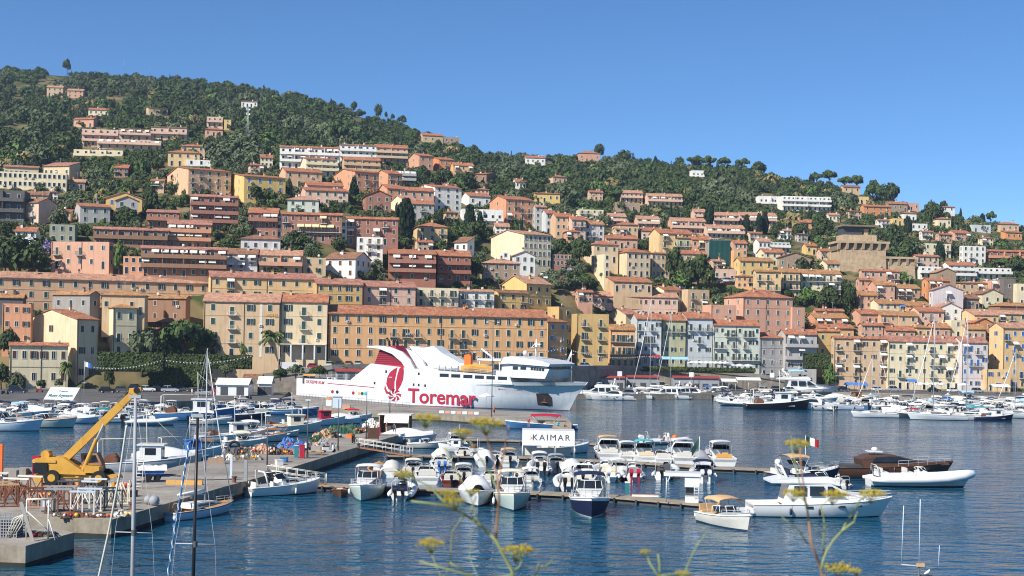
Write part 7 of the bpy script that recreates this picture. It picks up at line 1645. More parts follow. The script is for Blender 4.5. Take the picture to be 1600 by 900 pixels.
for i, (px, row, s) in enumerate(((232, 788, .4), (241, 790, .45))): simple('mooring_buoy', ['grey mooring buoy on the pier edge, the smaller', 'larger grey mooring buoy on the pier edge'][i], 'buoy', px, row, [('float', MB().ball((0, 0, s * .9), s, 12, 8), 'grey'), ('ring', MB().tube([(.1 * math.cos(a), 0, s * 1.9 + .1 * math.sin(a)) for a in [i * .7 for i in range(10)]], .02, 4), 'steel')])
def heap(name, label, px, row, w, d, h, m, seed, rz=.3, cat='net heap'):
 rr = random.Random(seed); r = thing(name, label, cat, at_h(px, row, QZ), rz); mb = MB(); n, k = 22, 14; g = []
 for i in range(n + 1):
  s = []
  for j in range(k + 1):
   u, v = 2 * i / n - 1, 2 * j / k - 1; f = max(0, (1 - u * u)) ** .5 * max(0, (1 - v * v)) ** .5
   s.append((u * w / 2 + rr.uniform(-.14, .14), v * d / 2 + rr.uniform(-.1, .1), f * h * (.55 + .3 * math.sin(u * 4 + seed) * math.cos(v * 3) + rr.uniform(-.16, .28))))
  g.append(s)
 mb.loft(g, smooth=False); mb.m = [rr.choices((0, 1, 2), (8, 2, 1))[0] for _ in mb.m]; mb.build('mesh', [m, 'net' if m != 'net' else 'grey', 'darkgrey'], r)
 for i in range(4): MB().ball((rr.uniform(-.4, .4) * w, -d * rr.uniform(.2, .45), h * .35), rr.uniform(.1, .2), 8, 6).build('float', [rr.choice(['orange', 'gel', 'yellow', 'red'])], r)
 return r
for i, a in enumerate((('tarpaulin', 'bright blue tarpaulin heap on the pier, the taller', 455, 700, 3.6, 2.2, 1.5, 'awn_b'), ('tarpaulin', 'vivid blue plastic sheet beside the red hydrant', 473, 702, 2.0, 1.6, 1.5, 'blue'), ('net_heap', 'dark green net heap near the pier hut', 536, 677, 5., 2.4, 1.9, 'netgreen'), ('net_heap', 'small dark green net heap by the scooter', 495, 690, 2.4, 2., 1.2, 'dgreen'),
 ('net_heap', 'beige net pile closest to the bare concrete', 388, 718, 3.4, 2., 1.1, 'net'), ('net_heap', 'coral red net pile behind the beige one', 410, 708, 3., 1.8, 1.1, 'salmon'), ('net_heap', 'black net heap next to the lamp post', 430, 710, 1.6, 1.6, 1.3, 'black'), ('net_heap', 'rust-brown net basket heap', 446, 710, 1.6, 1.4, 1.0, 'rust'),
 ('net_heap', 'grey-brown rope heap with big tyre behind it', 366, 712, 2.6, 1.8, 1.5, 'darkgrey'), ('net_heap', 'pale cream net pile at the pier corner', 350, 718, 2.6, 1.6, .8, 'cream'), ('net_heap', 'orange-flecked net heap below the red gallows', 505, 684, 3., 2., 1.4, 'tan'), ('rope_heap', 'tangle of grey rope on the pier edge by the sloop', 190, 806, 1.8, 1.2, .5, 'rope'),
 ('tarpaulin', 'white sheet over crates left of the pier hut', 582, 668, 3.4, 2., 1.6, 'gel'), ('net_heap', 'loose brown net in front of the white-legged cradle', 160, 808, 1.5, 1., .4, 'rust'), ('net_heap', 'brown rope pile beside the grey cabinet', 98, 806, 1.6, 1., .4, 'net'))):
 heap(*a, i + 3)
def tyre_stack():
 mb = MB()
 mb.tube([(.6 * math.cos(a * .55), 0, .65 + .6 * math.sin(a * .55)) for a in range(13)], .17, 8); return mb
simple('tyre', 'big black tyre standing among the net heaps', 'tyre', 366, 706, [('tread', tyre_stack(), 'rubber')])
def hut():
 r = thing('kiosk', 'white pier hut with awning and open brown side', 'kiosk', at_h(592, 676, QZ), R(-4)); w, d, h = 4.6, 3., 2.7
 MB().box(0, w, d - .15, d, 0, h).box(0, .12, 0, d - .15, 0, h).build('wall', ['wood'], r); MB().box(-.2, w + .3, -.3, d + .2, h, h + .16).build('roof', ['gel'], r)
 MB().add([(.9, -.32, h), (w, -.32, h), (w, -1.0, h - 1.1), (.9, -1.0, h - 1.1)], [(0, 1, 2, 3)]).add([(.9, -.34, h - .02), (w, -.34, h - .02), (w, -1.02, h - 1.12), (.9, -1.02, h - 1.12)], [(3, 2, 1, 0)]).build('awning', ['gel'], r)
 MB().box(.9, w, .2, .7, 0, 1.05).build('counter', ['darkgrey'], r)
 for x in (.05, w - .05): MB().box(x - .05, x + .05, -.2, -.1, 0, h).build('post', ['offwhite'], r)
hut()
simple('hydrant', 'red hydrant cabinet on the pier beside a pale blue box', 'hydrant', 472, 716, [('body', MB().box(-.28, .28, -.2, .2, 0, 1.5).box(-.34, .34, -.25, .25, 1.5, 1.6), 'crimson')]); simple('utility_box', 'pale blue utility pillar beside the red hydrant', 'box', 463, 715, [('body', MB().box(-.22, .22, -.2, .2, 0, 1.4), 'teal'), ('lid', MB().box(-.26, .26, -.24, .24, 1.4, 1.48), 'paleblue')]); simple('extinguisher_post', 'red post by the pier hut', 'post', 592, 681, [('body', MB().box(-.2, .2, -.2, .2, 0, 1.3), 'crimson')])
simple('bench', 'wooden bench with tall grey back near the hydrant', 'bench', 492, 711, [('seat', MB().box(-1.1, 1.1, -.3, .3, .42, .52), 'tan'), ('backrest', MB().add([(-.5, .3, .5), (.6, .3, .5), (.6, .45, 1.1), (-.5, .45, 1.1), (-.5, .36, .5), (.6, .36, .5), (.6, .51, 1.1), (-.5, .51, 1.1)], [(0, 1, 2, 3), (7, 6, 5, 4), (3, 2, 6, 7), (0, 3, 7, 4), (1, 5, 6, 2)]), 'concrete'), ('leg', MB().box(-.9, -.7, -.25, .25, 0, .42), 'wood'), ('leg', MB().box(.7, .9, -.25, .25, 0, .42), 'wood')], rz=.15)
simple('notice_board', 'dark wooden notice board at the pier edge', 'notice board', 583, 690, [('board', MB().box(-.8, .8, -.06, .06, .4, 1.9), 'darkwood'), ('post', MB().box(-.75, -.65, -.05, .05, 0, .4), 'darksteel'), ('post', MB().box(.65, .75, -.05, .05, 0, .4), 'darksteel')])
simple('stone_block', 'beige stone block on the bare concrete of the pier', 'stone block', 338, 724, [('body', MB().box(-.9, .9, -.5, .5, 0, .6), 'stone')], rz=.1)
for i, (px, row, m) in enumerate(((420, 745, 'darksteel'), (366, 754, 'rust'), (300, 779, 'darksteel'), (206, 797, 'rust'), (560, 700, 'darksteel'))): simple('bollard', ['dark bollard at the head of the gangway', 'rusty bollard below the steel pillar', 'dark bollard beside the sloop bow', 'rusty bollard near the mooring buoys', 'dark bollard near the far end of the pier edge'][i], 'bollard', px, row, [('post', MB().cyl((0, 0, 0), (0, 0, .5), .18, n=10), m), ('cap', MB().cyl((0, 0, .5), (0, 0, .62), .28, n=10), m)])
simple('steel_pillar', 'square grey pillar with two pale boards on the pier', 'pillar', 384, 752, [('post', MB().box(-.15, .15, -.15, .15, 0, 2.1), 'grey')]); simple('sign_post', 'slim pale post left of the grey pillar', 'post', 361, 747, [('post', MB().box(-.12, .12, -.06, .06, 0, 2.3), 'paleblue')])
def gangway(label, a, b, za, zb):
 p, q_ = at_h(*a, za), at_h(*b, zb); r = thing('gangway', label, 'gangway', p); v = q_ - p; d = v.normalized(); n = Vector((-d.y, d.x, 0)).normalized() * .9
 MB().add([Vector((0, 0, 0)), v, v + n, n, Vector((0, 0, -.12)), v + Vector((0, 0, -.12)), v + n + Vector((0, 0, -.12)), n + Vector((0, 0, -.12))], [(0, 1, 2, 3), (4, 5, 1, 0), (6, 7, 3, 2), (5, 6, 2, 1), (7, 4, 0, 3), (7, 6, 5, 4)]).build('walkway', ['dock' if False else 'wood'], r)
 for o in (Vector((0, 0, 0)), n):
  mb = MB()
  for h in (.5, 1.05): mb.tube([o + Vector((0, 0, h)), o + v + Vector((0, 0, h))], .04, 5)
  for i in range(7): c = o + v * (i / 6); mb.tube([c, c + Vector((0, 0, 1.05))], .035, 5)
  mb.build('railing', ['offwhite'], r)
gangway('white railed gangway sloping from the pier to the front pontoon', (417, 743), (508, 757), QZ, .6); gangway('dark railed gangway from the pier to the second pontoon', (556, 698), (640, 712), QZ, .6)
def lamp(label, px, row, hpx, z=QZ, kind=0, group=None):
 O = at_h(px, row, z); h = hpx / ppm(O.y); r = thing('street_lamp', label, 'street lamp', O, 0, group)
 MB().tube([(0, 0, 0), (0, 0, h * .5), (0, 0, h)], [.09, .07, .05], 8).build('pole', ['darksteel'], r); MB().cyl((0, 0, 0), (0, 0, .5), .14, n=8).build('base', ['darksteel'], r)
 if kind == 0: MB().box(-.3, .3, -.12, .12, h, h + .14).build('lamp_head', ['paleblue'], r)
 else:
  for s in (-1, 1): MB().tube([(0, 0, h), (s * .5, 0, h + .2), (s * .9, 0, h + .12)], .04, 5).build('arm', ['darksteel'], r); MB().ball((s * 1., 0, h + .05), .2, 8, 6, sc=(1.4, 1, .6)).build('lamp_head', ['gel'], r)
for a in (('slender lamp post on the pier left of the net heaps', 417, 742, 92), ('lamp post standing between the blue tarpaulin and the bench', 480, 716, 90), ('tall lamp post on the pier right of the bench', 528, 704, 80), ('lamp post on the pier in front of the ferry emblem', 572, 688, 76), ('thick lamp post on the ferry quay before the lettering', 609, 646, 56)): lamp(*a)
lamp('tall twin-arm light pole at the ferry bow end of the quay', 768, 652, 148, kind=1)
lamp('lamp post with round head in front of the fish sheds', 889, 616, 62, kind=1)
for i, a in enumerate((('grey tarpaulin heap behind the bench', 508, 697, 3., 1.8, 1.2, 'grey'), ('pale net heap between blue tarpaulin and bench', 486, 700, 2., 1.4, 1., 'cream'), ('black rubber heap at the pier middle', 520, 684, 2.4, 1.6, 1.3, 'black'), ('rust-red net heap in front of the pier hut', 566, 676, 2.4, 1.6, 1.1, 'rust'), ('long brown net roll along the far pier edge', 398, 704, 5., 1.4, .9, 'net'), ('dark heap of chains behind the crane cradles', 66, 776, 3., 1.8, .8, 'darkgrey'), ('rusty scrap heap left of the crane wheels', 30, 772, 3.4, 1.8, 1.1, 'rust'), ('scrap heap at the front corner of the pier', 120, 808, 2.4, 1., .6, 'rust'), ('grey scrap heap on the low concrete block', 66, 838, 2.2, 1.2, .5, 'darkgrey'), ('orange buoy heap right of the crane', 196, 762, 1.8, 1.2, .9, 'salmon'))): heap('net_heap', *a, i + 40)
for i, (px, rw, m) in enumerate(((178, 772, 'hullblue'), (168, 776, 'offwhite'), (204, 776, 'darkwood'), (444, 722, 'hullblue'), (436, 726, 'gel'), (548, 684, 'orange'))): simple('crate', ['blue fish crate behind the dark leaning cradle', 'ivory crate behind the dark leaning cradle', 'dark wooden crate left of the ladder foot', 'blue fish crate near the first lamp post', 'white fish crate near the first lamp post', 'orange crate near the notice board'][i], 'crate', px, rw, [('body', MB().box(-.5, .5, -.35, .35, 0, .5), m), ('rim', MB().box(-.54, .54, -.39, .39, .501, .56), m)], rz=i * .5)
def road_at(px, f=.5):
 a = [np.interp(px, [q_[0] for q_ in UPR], [q_[i] for q_ in UPR]) for i in (1, 2, 3)]
 Y = a[1] + (a[2] - a[1]) * f; return Vector(((px - 800) / F * Y, Y, a[0]))
def car(label, p, rz, col, kind='hatch', group=None):
 L_, W, Hh = dict(hatch=(4., 1.72, 1.48), suv=(4.4, 1.8, 1.7), van=(4.9, 1.9, 2.1), truck=(6.2, 2.1, 2.9))[kind]
 r = thing({'van': 'parked_van', 'truck': 'box_truck'}.get(kind, 'parked_car'), label, {'van': 'van', 'truck': 'truck'}.get(kind, 'car'), p, rz, group); a = L_ / 2; w = W / 2
 def bd():
  mb = MB(); pr = [(-a, .35), (-a - .02, .8), (-a * .96, .95), (a * .5, 1.0), (a * .96, .82), (a, .55), (a * .98, .35)]
  if kind in ('van', 'truck'): pr = [(-a, .35), (-a, 1.1), (a * .72, 1.15), (a * .98, .95), (a, .6), (a * .98, .35)]
  L2 = [[(x, y, z) for x, z in pr] for y in (-w, -w * .98, w * .98, w)]
  mb.loft([[(x * .98, y, z * .98 + .01) for x, y, z in L2[0]], L2[1], L2[2], [(x * .98, y, z * .98 + .01) for x, y, z in L2[3]]], close=True, smooth=False)
  for s in (L2[0], L2[3]): mb.add([(x * .98, y, z * .98 + .01) for x, y, z in s], [tuple(range(len(s)))])
  if kind == 'truck': mb.box(-a, a * .45, -w, w, 1.12, Hh)
  return mb.mesh('body', ['white'])
 link('body', cached(('carb', kind), bd), r, mats=[col])
 def gl():
  mb = MB(); b = [(-a * .92, .95), (a * .42, 1.0)]; t = [(-a * .72, Hh), (a * .1, Hh)]
  if kind == 'van': b = [(-a * .98, 1.1), (a * .7, 1.14)]; t = [(-a * .96, Hh), (a * .36, Hh)]
  if kind == 'truck': b = [(a * .47, 1.12), (a * .74, 1.14)]; t = [(a * .47, 2.0), (a * .6, 2.0)]
  v = [(b[0][0], -w * .95, b[0][1]), (b[1][0], -w * .95, b[1][1]), (b[1][0], w * .95, b[1][1]), (b[0][0], w * .95, b[0][1]), (t[0][0], -w * .8, t[0][1]), (t[1][0], -w * .8, t[1][1]), (t[1][0], w * .8, t[1][1]), (t[0][0], w * .8, t[0][1])]
  mb.add(v, [(0, 1, 5, 4), (1, 2, 6, 5), (2, 3, 7, 6), (3, 0, 4, 7)], 0); mb.add(v, [(4, 5, 6, 7)], 1); mb.box(t[0][0] + .05, t[1][0] - .05, -w * .78, w * .78, t[0][1] + .004, t[0][1] + .06, 1)
  for sy in (-1, 1): mb.tube([((b[0][0] + b[1][0]) / 2, sy * w * .96, 1.0), ((t[0][0] + t[1][0]) / 2, sy * w * .815, Hh)], .05, 4, 1)
  return mb.mesh('window', ['glass', 'white'])
 link('window', cached(('carg', kind), gl), r, mats=[None, col])
 for x in (-a * .62, a * .62):
  for y in (-w + .08, w - .08): link('wheel', cached('carw', lambda: MB().cyl((0, -.1, 0), (0, .1, 0), .32, n=12).cyl((0, -.11, 0), (0, .11, 0), .19, n=10, mi=1).mesh('wheel', ['rubber', 'silver'])), r, (x, y, .32))
 for y in (-w * .7, w * .7): link('headlight', cached('carh', lambda: MB().box(-.03, .04, -.16, .16, -.07, .07).mesh('headlight', ['frame'])), r, (a * .98, y, .68))
 return r
CARS = [('dark suv parked beside the twin-gablet house', 28, 614, 'navy', 'suv', .2), ('silver-white estate car on the parking square', 136, 607, 'gel', 'hatch', .1), ('silver van parked against the hedge', 184, 603, 'silver', 'van', 1.4), ('white hatchback by the hedge', 199, 603, 'gel', 'hatch', 1.2), ('black car in the low front parking row', 168, 614, 'black', 'hatch', .1), ('dark grey car next to the black one', 192, 613, 'darkgrey', 'hatch', .1), ('white car below the playground hedge', 262, 606, 'gel', 'hatch', .2), ('blue-grey car right of the white one by the playground', 282, 606, 'grey', 'hatch', .2), ('pale suv behind the rigging of the sloop', 303, 602, 'silver', 'suv', .3), ('maroon car near the white marquee', 343, 616, 'crimson', 'suv', .3),
 ('red truck cab parked at the white marquee', 379, 612, 'red', 'van', -1.2), ('dark green tourist coach near the ferry stern', 446, 608, 'dgreen', 'truck', -.5), ('white van by the red-roofed fish shed', 1032, 607, 'gel', 'van', .1)]
for lb, px, rw, c, k, rz in CARS: car(lb, at_h(px, rw, QZ), rz, c, k)
for lb, px, f, c, k, rz in (('white box truck driving on the climbing road', 449, .35, 'gel', 'truck', 3.3), ('grey suv behind the box truck on the road', 470, .5, 'silver', 'suv', .1), ('dark red car before the hotel porch', 492, .7, 'crimson', 'hatch', .1), ('mint green small car in front of the long ochre block', 516, .7, 'hullgreen', 'hatch', 1.5), ('black car next to the mint green one', 531, .7, 'black', 'hatch', 1.5), ('brown car parked third along the ochre block', 546, .7, 'brown', 'hatch', 1.5), ('silver car parked fourth along the ochre block', 561, .7, 'silver', 'hatch', 1.5),
 ('white and blue pickup below the mustard balconies', 917, .3, 'paleblue', 'suv', .1), ('pale green car right of the pickup', 950, .35, 'hullgreen', 'hatch', .1), ('grey car at the start of the ramp', 1206, .4, 'grey', 'hatch', .1), ('white car in the middle of the ramp', 1222, .4, 'gel', 'hatch', .1), ('silver car parked low on the ramp', 1240, .4, 'silver', 'hatch', .1), ('dark car at the foot of the ramp', 1254, .45, 'navy', 'hatch', .1)):
 car(lb, road_at(px, f), rz, c, k)
for lb, px, rw, c, k, rz in (('white car on the hill road below the shop railing', 853, 432, 'gel', 'hatch', .9), ('second white car lower on the hill road', 858, 437, 'gel', 'hatch', .9), ('red car on the hill road bend', 874, 441, 'red', 'hatch', .4), ('silver car parked high at the school road', 884, 424, 'silver', 'hatch', .2), ('white estate car parked high at the school road', 899, 424, 'gel', 'hatch', .2)): car(lb, spot(px, rw), rz, c, k)
for i, (px, Y, c) in enumerate(((905, 418, 'silver'), (935, 424, 'navy'), (1000, 424, 'gel'), (1082, 430, 'red'), (1130, 430, 'grey'), (1196, 436, 'gel'), (1215, 438, 'black'), (1236, 440, 'silver'), (1262, 444, 'blue'), (1282, 446, 'gel'), (1318, 458, 'navy'), (1372, 462, 'gel'), (1398, 464, 'grey'), (1460, 464, 'black'), (1490, 464, 'gel'), (1528, 462, 'silver'))):
 p = at_y(px, 600, Y); p.z = QZ
 car(f"{ {'gel': 'white'}.get(c, c)} car on the quay " + ['beside the arched boat shelter', 'below the first red-roofed shed', 'between the two grey fish sheds', 'before the long red-roofed shed', 'under the white stalls', 'left of the excursion yacht', 'behind the black-hulled boat', 'behind the excursion yacht bow', 'before the square dark hedge', 'at the foot of the ramp tree', 'before the beige harbour block', 'at the seam of beige and cream blocks', 'before the cream-white block', 'beside the harbour parasols', 'before the lilac house', 'before the low orange annex'][i], p, .1 * (i % 4), c, 'hatch' if i % 3 else 'suv')
for i, (px, rw, c) in enumerate(((214, 611, 'navy'), (231, 612, 'gel'), (248, 612, 'black'), (266, 613, 'silver'), (285, 612, 'darkgrey'), (322, 609, 'gel'), (246, 604, 'blue'), (318, 618, 'grey'))):
 car(['navy car third in the low front parking row', 'white car in the low front parking row behind the crane tip', 'black car in the parking row right of the crane tip', 'silver car in the parking row near the sloop mast', 'dark grey car just left of the sloop mast', 'white car between sloop mast and maroon car', 'blue car under the playground hedge', 'grey car in front of the maroon car'][i], at_h(px, rw, QZ), .15, c, 'suv' if i % 3 == 0 else 'hatch')
hedge('dark shrubbery behind the playground', 232, 322, 601, 30, 358); hedge('long planter hedge along the restaurant terrace', 952, 1180, 577, 5, 452, 1.)
simple('playground_slide', 'orange playground slide below the dark shrubbery', 'slide', 256, 600, [('chute', MB().add([(-1.2, -.4, .2), (1., -.4, 2.2), (1., .4, 2.2), (-1.2, .4, .2), (-1.2, -.4, 0), (1., -.4, 2.), (1., .4, 2.), (-1.2, .4, 0)], [(0, 1, 2, 3), (7, 6, 5, 4), (0, 4, 5, 1), (2, 6, 7, 3), (0, 3, 7, 4), (1, 5, 6, 2)]), 'orange'), ('tower', MB().box(1.01, 1.8, -.4, .4, 0, 2.6), 'wood'), ('roof', MB().prism([(.8, 2.61), (2., 2.61), (1.4, 3.3)], -.5, .5, 'y'), 'blue')])
for i, (px, Y) in enumerate(((968, 428), (1080, 433), (1206, 446))): p = at_y(px, 600, Y); r_ = thing('quay_sign', ['white sign on a pole before the first fish shed', 'white sign on a pole above the long red roof', 'white sign on a pole by the ramp'][i], 'sign', (p.x, Y, QZ)); MB().tube([(0, 0, 0), (0, 0, 5.6)], .06, 5).build('pole', ['grey'], r_); MB().box(-.7, .7, -.08, -.02, 4.2, 5.7).build('panel', ['gel'], r_)
for i, c in enumerate(('silver', 'gel', 'grey', 'gel', 'navy', 'silver')): car(['silver car leftmost in the terrace car park', 'white car second in the terrace car park', 'grey car in the middle of the terrace car park', 'white car fourth in the terrace car park', 'dark blue car in the terrace car park', 'silver car rightmost in the terrace car park'][i], spot(1120 + i * 9.5, 441, -2) , .1, c, 'hatch' if i % 2 else 'suv', 'cars in the terrace car park')
def shed(label, x0, x1, row, hpx, Y, z, wallm, roofm, d=5., name='market_shed', cat='shed', open_=False, gab=.5):
 O = at_y(x0, 600, Y); O.z = z; k = ppm(Y); w = (x1 - x0) / k; h = hpx / k; r = thing(name, label, cat, O)
 if open_:
  for x in (.1, w / 2, w - .1):
   for y in (.1, d - .1): MB().tube([(x, y, 0), (x, y, h)], .06, 5).build('post', ['gel'], r)
 else:
  MB().box(0, w, 0, d, -.5, h, 0, skip='tb').build('wall', [wallm], r)
  n = max(2, int(w / 2.6))
  for i in range(n): link('shutter', cached('roller', lambda: MB().box(-.9, .9, -.05, .0, 0, 2.).mesh('shutter', ['darkgrey'])), r, (w * (i + .5) / n, 0, .1))
 MB().prism([(-.5, h - .05), (d / 2, h + gab), (d + .5, h - .05), (d + .5, h + .08), (d / 2, h + gab + .14), (-.5, h + .08)], -.2, w + .2, 'x').build('roof', [roofm], r)
 return r
red = mat('red_sheet_roof', S(150, 62, 56), .7, .15, .5)
shed('red-roofed grey fish shed nearest the ferry bow', 918, 976, 0, 18, 432, QZ, 'grey', red); shed('red-roofed grey shed behind the white sailing mast', 980, 1030, 0, 19, 436, QZ, 'grey', red); shed('long red-roofed shed with a sign right of the white van', 1052, 1124, 0, 19, 438, QZ, 'grey', red)
shed('white marquee tent beside the red truck cab', 338, 388, 0, 17, 338, QZ, 'gel', 'gel', 6., 'marquee', 'tent', gab=1.4); shed('small white pavilion tent right of the marquee', 403, 424, 0, 18, 344, QZ, 'gel', 'gel', 4., 'marquee', 'tent', gab=1.6)
shed('brown tiled pavilion roof between the two white tents', 380, 408, 0, 24, 350, QZ, 'brown', tmat('b'), 4., 'pavilion', 'pavilion', True, 1.); shed('red-roofed kiosk near the young palm', 524, 573, 0, 15, 352, 5.0, 'grey', red, 4., 'kiosk', 'kiosk'); shed('white kiosk under a yellow sign by the ferry stern', 474, 491, 0, 13, 348, 4.2, 'gel', 'yellow', 3., 'kiosk', 'kiosk', gab=.2)
c0 = shed('arched grey boat shelter beside the ferry bow', 889, 912, 0, 14, 374, QZ, 'grey', 'grey', 4., 'shelter', 'shelter', True, 1.2)
for a in (('red restaurant canopy over the terrace, left half', 953, 990, 17, 458, 7.8, 'awn_r'), ('red restaurant canopy over the terrace, right half', 991, 1030, 17, 462, 7.7, 'awn_r'), ('light blue restaurant canopy next to the red ones', 1032, 1074, 15, 463, 7.5, 'awn_lb'), ('blue canopy on the quay before the beige harbour block', 1324, 1356, 9, 460, QZ, 'awn_b'), ('white gazebo before the low orange annex', 1552, 1578, 11, 455, QZ, 'gel'), ('white stall roof before the slim sailing yacht', 1128, 1150, 15, 436, QZ, 'gel'), ('large white stall roof left of the excursion yacht', 1152, 1188, 17, 440, QZ, 'gel'), ('blue awning on the ground floor of the white harbour house', 1420, 1433, 14, 474, QZ, 'awn_b')):
 shed(a[0], a[1], a[2], 0, a[3], a[4], a[5], 'gel', a[6], 4., 'canopy_tent', 'canopy', True, .7)
def parasol(label, px, Y, z, R_=1.7, h=2.6, m='gel', group=None):
 O = at_y(px, 600, Y); O.z = z; r = thing('parasol', label, 'parasol', O, 0, group); MB().tube([(0, 0, 0), (0, 0, h + .5)], .04, 5).build('pole', ['offwhite'], r)
 mb = MB(); mb.add([(0, 0, h + .55)] + [(R_ * math.cos(i * .785), R_ * math.sin(i * .785), h - .05) for i in range(8)] + [(R_ * math.cos(i * .785), R_ * math.sin(i * .785), h - .28) for i in range(8)], [(0, 1 + i, 1 + (i + 1) % 8) for i in range(8)] + [(1 + i, 9 + i, 9 + (i + 1) % 8, 1 + (i + 1) % 8) for i in range(8)]); mb.build('canopy', [m], r)
for i in range(8): parasol('white parasol in the long terrace row beside the light blue canopy', 1080 + i * 7.5, 464, 7.2, 1.8, group='terrace parasols')
for i in range(3): parasol('white parasol of the three over the last terrace tables', 1142 + i * 13, 466, 6.4, 2.6, group='last terrace parasols')
for i in range(4): parasol('white parasol in front of the long cream-white harbour house', 1438 + i * 11, 466, QZ, 1.8, group='harbour house parasols')
parasol('lone white parasol before the lilac house', 1506, 466, QZ, 2.2); parasol('small white parasol on the ferry quay', 760, 300, QZ, 1.6)
def bunting(label, pts, n):
 P_ = [at_y(*p) for p in pts]; r = thing('bunting', label, 'bunting', P_[0]); line = []; mb = MB()
 for a, b in zip(P_, P_[1:]):
  for i in range(n + 1):
   t = i / n; q_ = a.lerp(b, t) - P_[0]; q_.z -= 1.2 * math.sin(math.pi * t); line.append(q_)
 MB().tube(line, .012, 4).build('string', ['offwhite'], r)
 for a in line[::1]: mb.add([a + Vector((-.14, 0, 0)), a + Vector((.14, 0, 0)), a + Vector((0, .04, -.36))], [(0, 1, 2)])
 mb.build('pennant', ['gel'], r)
bunting('white bunting from the parking square across to the great pine', [(133, 572, 350), (255, 562, 352), (392, 556, 356)], 26); bunting('white bunting along the mustard balconies and blue terrace houses', [(896, 548, 425), (1010, 556, 440), (1180, 560, 455)], 40); bunting('white bunting strung before the long ochre block', [(640, 544, 372), (760, 546, 380), (885, 543, 396)], 26); bunting('white bunting over the ramp', [(1180, 556, 456), (1290, 566, 462)], 30)
def body_mesh(pose):
 def mk():
  J = dict(p=(0, 0, .95), c=(0, 0, 1.3), n=(0, 0, 1.5), h=(0, -.02, 1.63), ht=(0, -.01, 1.74), sl=(-.19, 0, 1.42), sr=(.19, 0, 1.42), el=(-.25, .02, 1.15), er=(.25, .02, 1.15), hl=(-.26, -.08, .9), hr=(.26, -.08, .9), kl=(-.1, -.01, .5), kr=(.1, -.01, .5), al=(-.11, .02, .08), ar=(.11, .02, .08), tl=(-.12, -.14, .04), tr=(.12, -.14, .04), ql=(-.1, 0, .9), qr=(.1, 0, .9))
  if pose == 1: J.update(kl=(-.1, -.2, .52), al=(-.1, -.22, .08), tl=(-.1, -.38, .05), kr=(.1, .08, .5), ar=(.1, .34, .12), tr=(.1, .2, .05), hl=(-.25, .16, .95), hr=(.25, -.24, .98))
  if pose == 2: J.update(kl=(-.12, -.42, .92), kr=(.12, -.42, .92), al=(-.12, -.45, .5), ar=(.12, -.45, .5), tl=(-.12, -.6, .46), tr=(.12, -.6, .46), hl=(-.2, -.3, 1.0), hr=(.2, -.3, 1.0))
  K = list(J); E_ = [('p', 'c'), ('c', 'n'), ('n', 'h'), ('h', 'ht'), ('c', 'sl'), ('c', 'sr'), ('sl', 'el'), ('sr', 'er'), ('el', 'hl'), ('er', 'hr'), ('p', 'ql'), ('p', 'qr'), ('ql', 'kl'), ('qr', 'kr'), ('kl', 'al'), ('kr', 'ar'), ('al', 'tl'), ('ar', 'tr')]
  rad = dict(p=.15, c=.155, n=.06, h=.105, ht=.08, sl=.07, sr=.07, el=.045, er=.045, hl=.035, hr=.035, ql=.1, qr=.1, kl=.062, kr=.062, al=.045, ar=.045, tl=.04, tr=.04)
  me = bpy.data.meshes.new('body'); me.from_pydata([J[k] for k in K], [(K.index(a), K.index(b)) for a, b in E_], []); o = bpy.data.objects.new('body', me); COL.objects.link(o)
  o.modifiers.new('s', 'SKIN');
  for i, k in enumerate(K): me.skin_vertices[0].data[i].radius = (rad[k] * (1.15 if k in 'pc' else 1), rad[k] * (.75 if k in 'pc' else 1)); me.skin_vertices[0].data[i].use_root = k == 'p'
  o.modifiers.new('u', 'SUBSURF').levels = 1
  out = bpy.data.meshes.new_from_object(o.evaluated_get(bpy.context.evaluated_depsgraph_get())); bpy.data.objects.remove(o)
  for m in ('skin', 'gel', 'navy', 'hair'): out.materials.append(sm(m))
  for f in out.polygons: z = f.center.z; f.material_index = 3 if z > 1.66 or (z > 1.56 and f.center.y > .03) else 0 if z > 1.47 or abs(f.center.x) > .235 else 1 if z > .93 else 2 if z > .42 + (.4 if pose == 2 else 0) else 0; f.use_smooth = True
  out.name = 'body'; return out
 return cached(('body', pose), mk)
PEOPLE = [('person in a white shirt walking by the red hydrant', 478, 712, QZ, 1, 'gel', 'navy'), ('person in a red top under the pier hut awning', 604, 677, QZ, 0, 'red', 'tan'), ('person in dark clothes leaving the pier hut', 616, 679, QZ, 1, 'darkgrey', 'black'), ('person in white standing among the net heaps', 350, 722, QZ, 0, 'gel', 'gel'), ('person in blue working at the blue tarpaulin', 465, 705, QZ, 0, 'blue', 'navy'), ('person in turquoise seated in the blue launch', 872, 669, .75, 2, 'turq', 'navy'), ('person in dark blue seated at the launch stern', 882, 670, .75, 2, 'navy', 'black'), ('person in a red shirt standing at the launch wheelhouse', 826, 668, .8, 0, 'red', 'grey'),
 ('person in grey in the arriving inflatable', 1037, 693, .55, 2, 'grey', 'navy'), ('person in white in the arriving inflatable', 1044, 692, .55, 0, 'gel', 'tan'), ('person in white strolling past the white gazebo', 1540, 613, QZ, 1, 'gel', 'navy'), ('person in red on the quay below the beige block', 1345, 611, QZ, 1, 'red', 'navy'), ('person in blue on the quay near the excursion yacht', 1190, 609, QZ, 0, 'blue', 'tan'), ('person in yellow near the white stall roof', 1144, 608, QZ, 1, 'yellow', 'navy'), ('person in white by the scooters on the left quay', 300, 618, QZ, 0, 'gel', 'tan'), ('person in orange on the ferry quay near the small parasol', 772, 648, QZ, 0, 'orange', 'navy')]
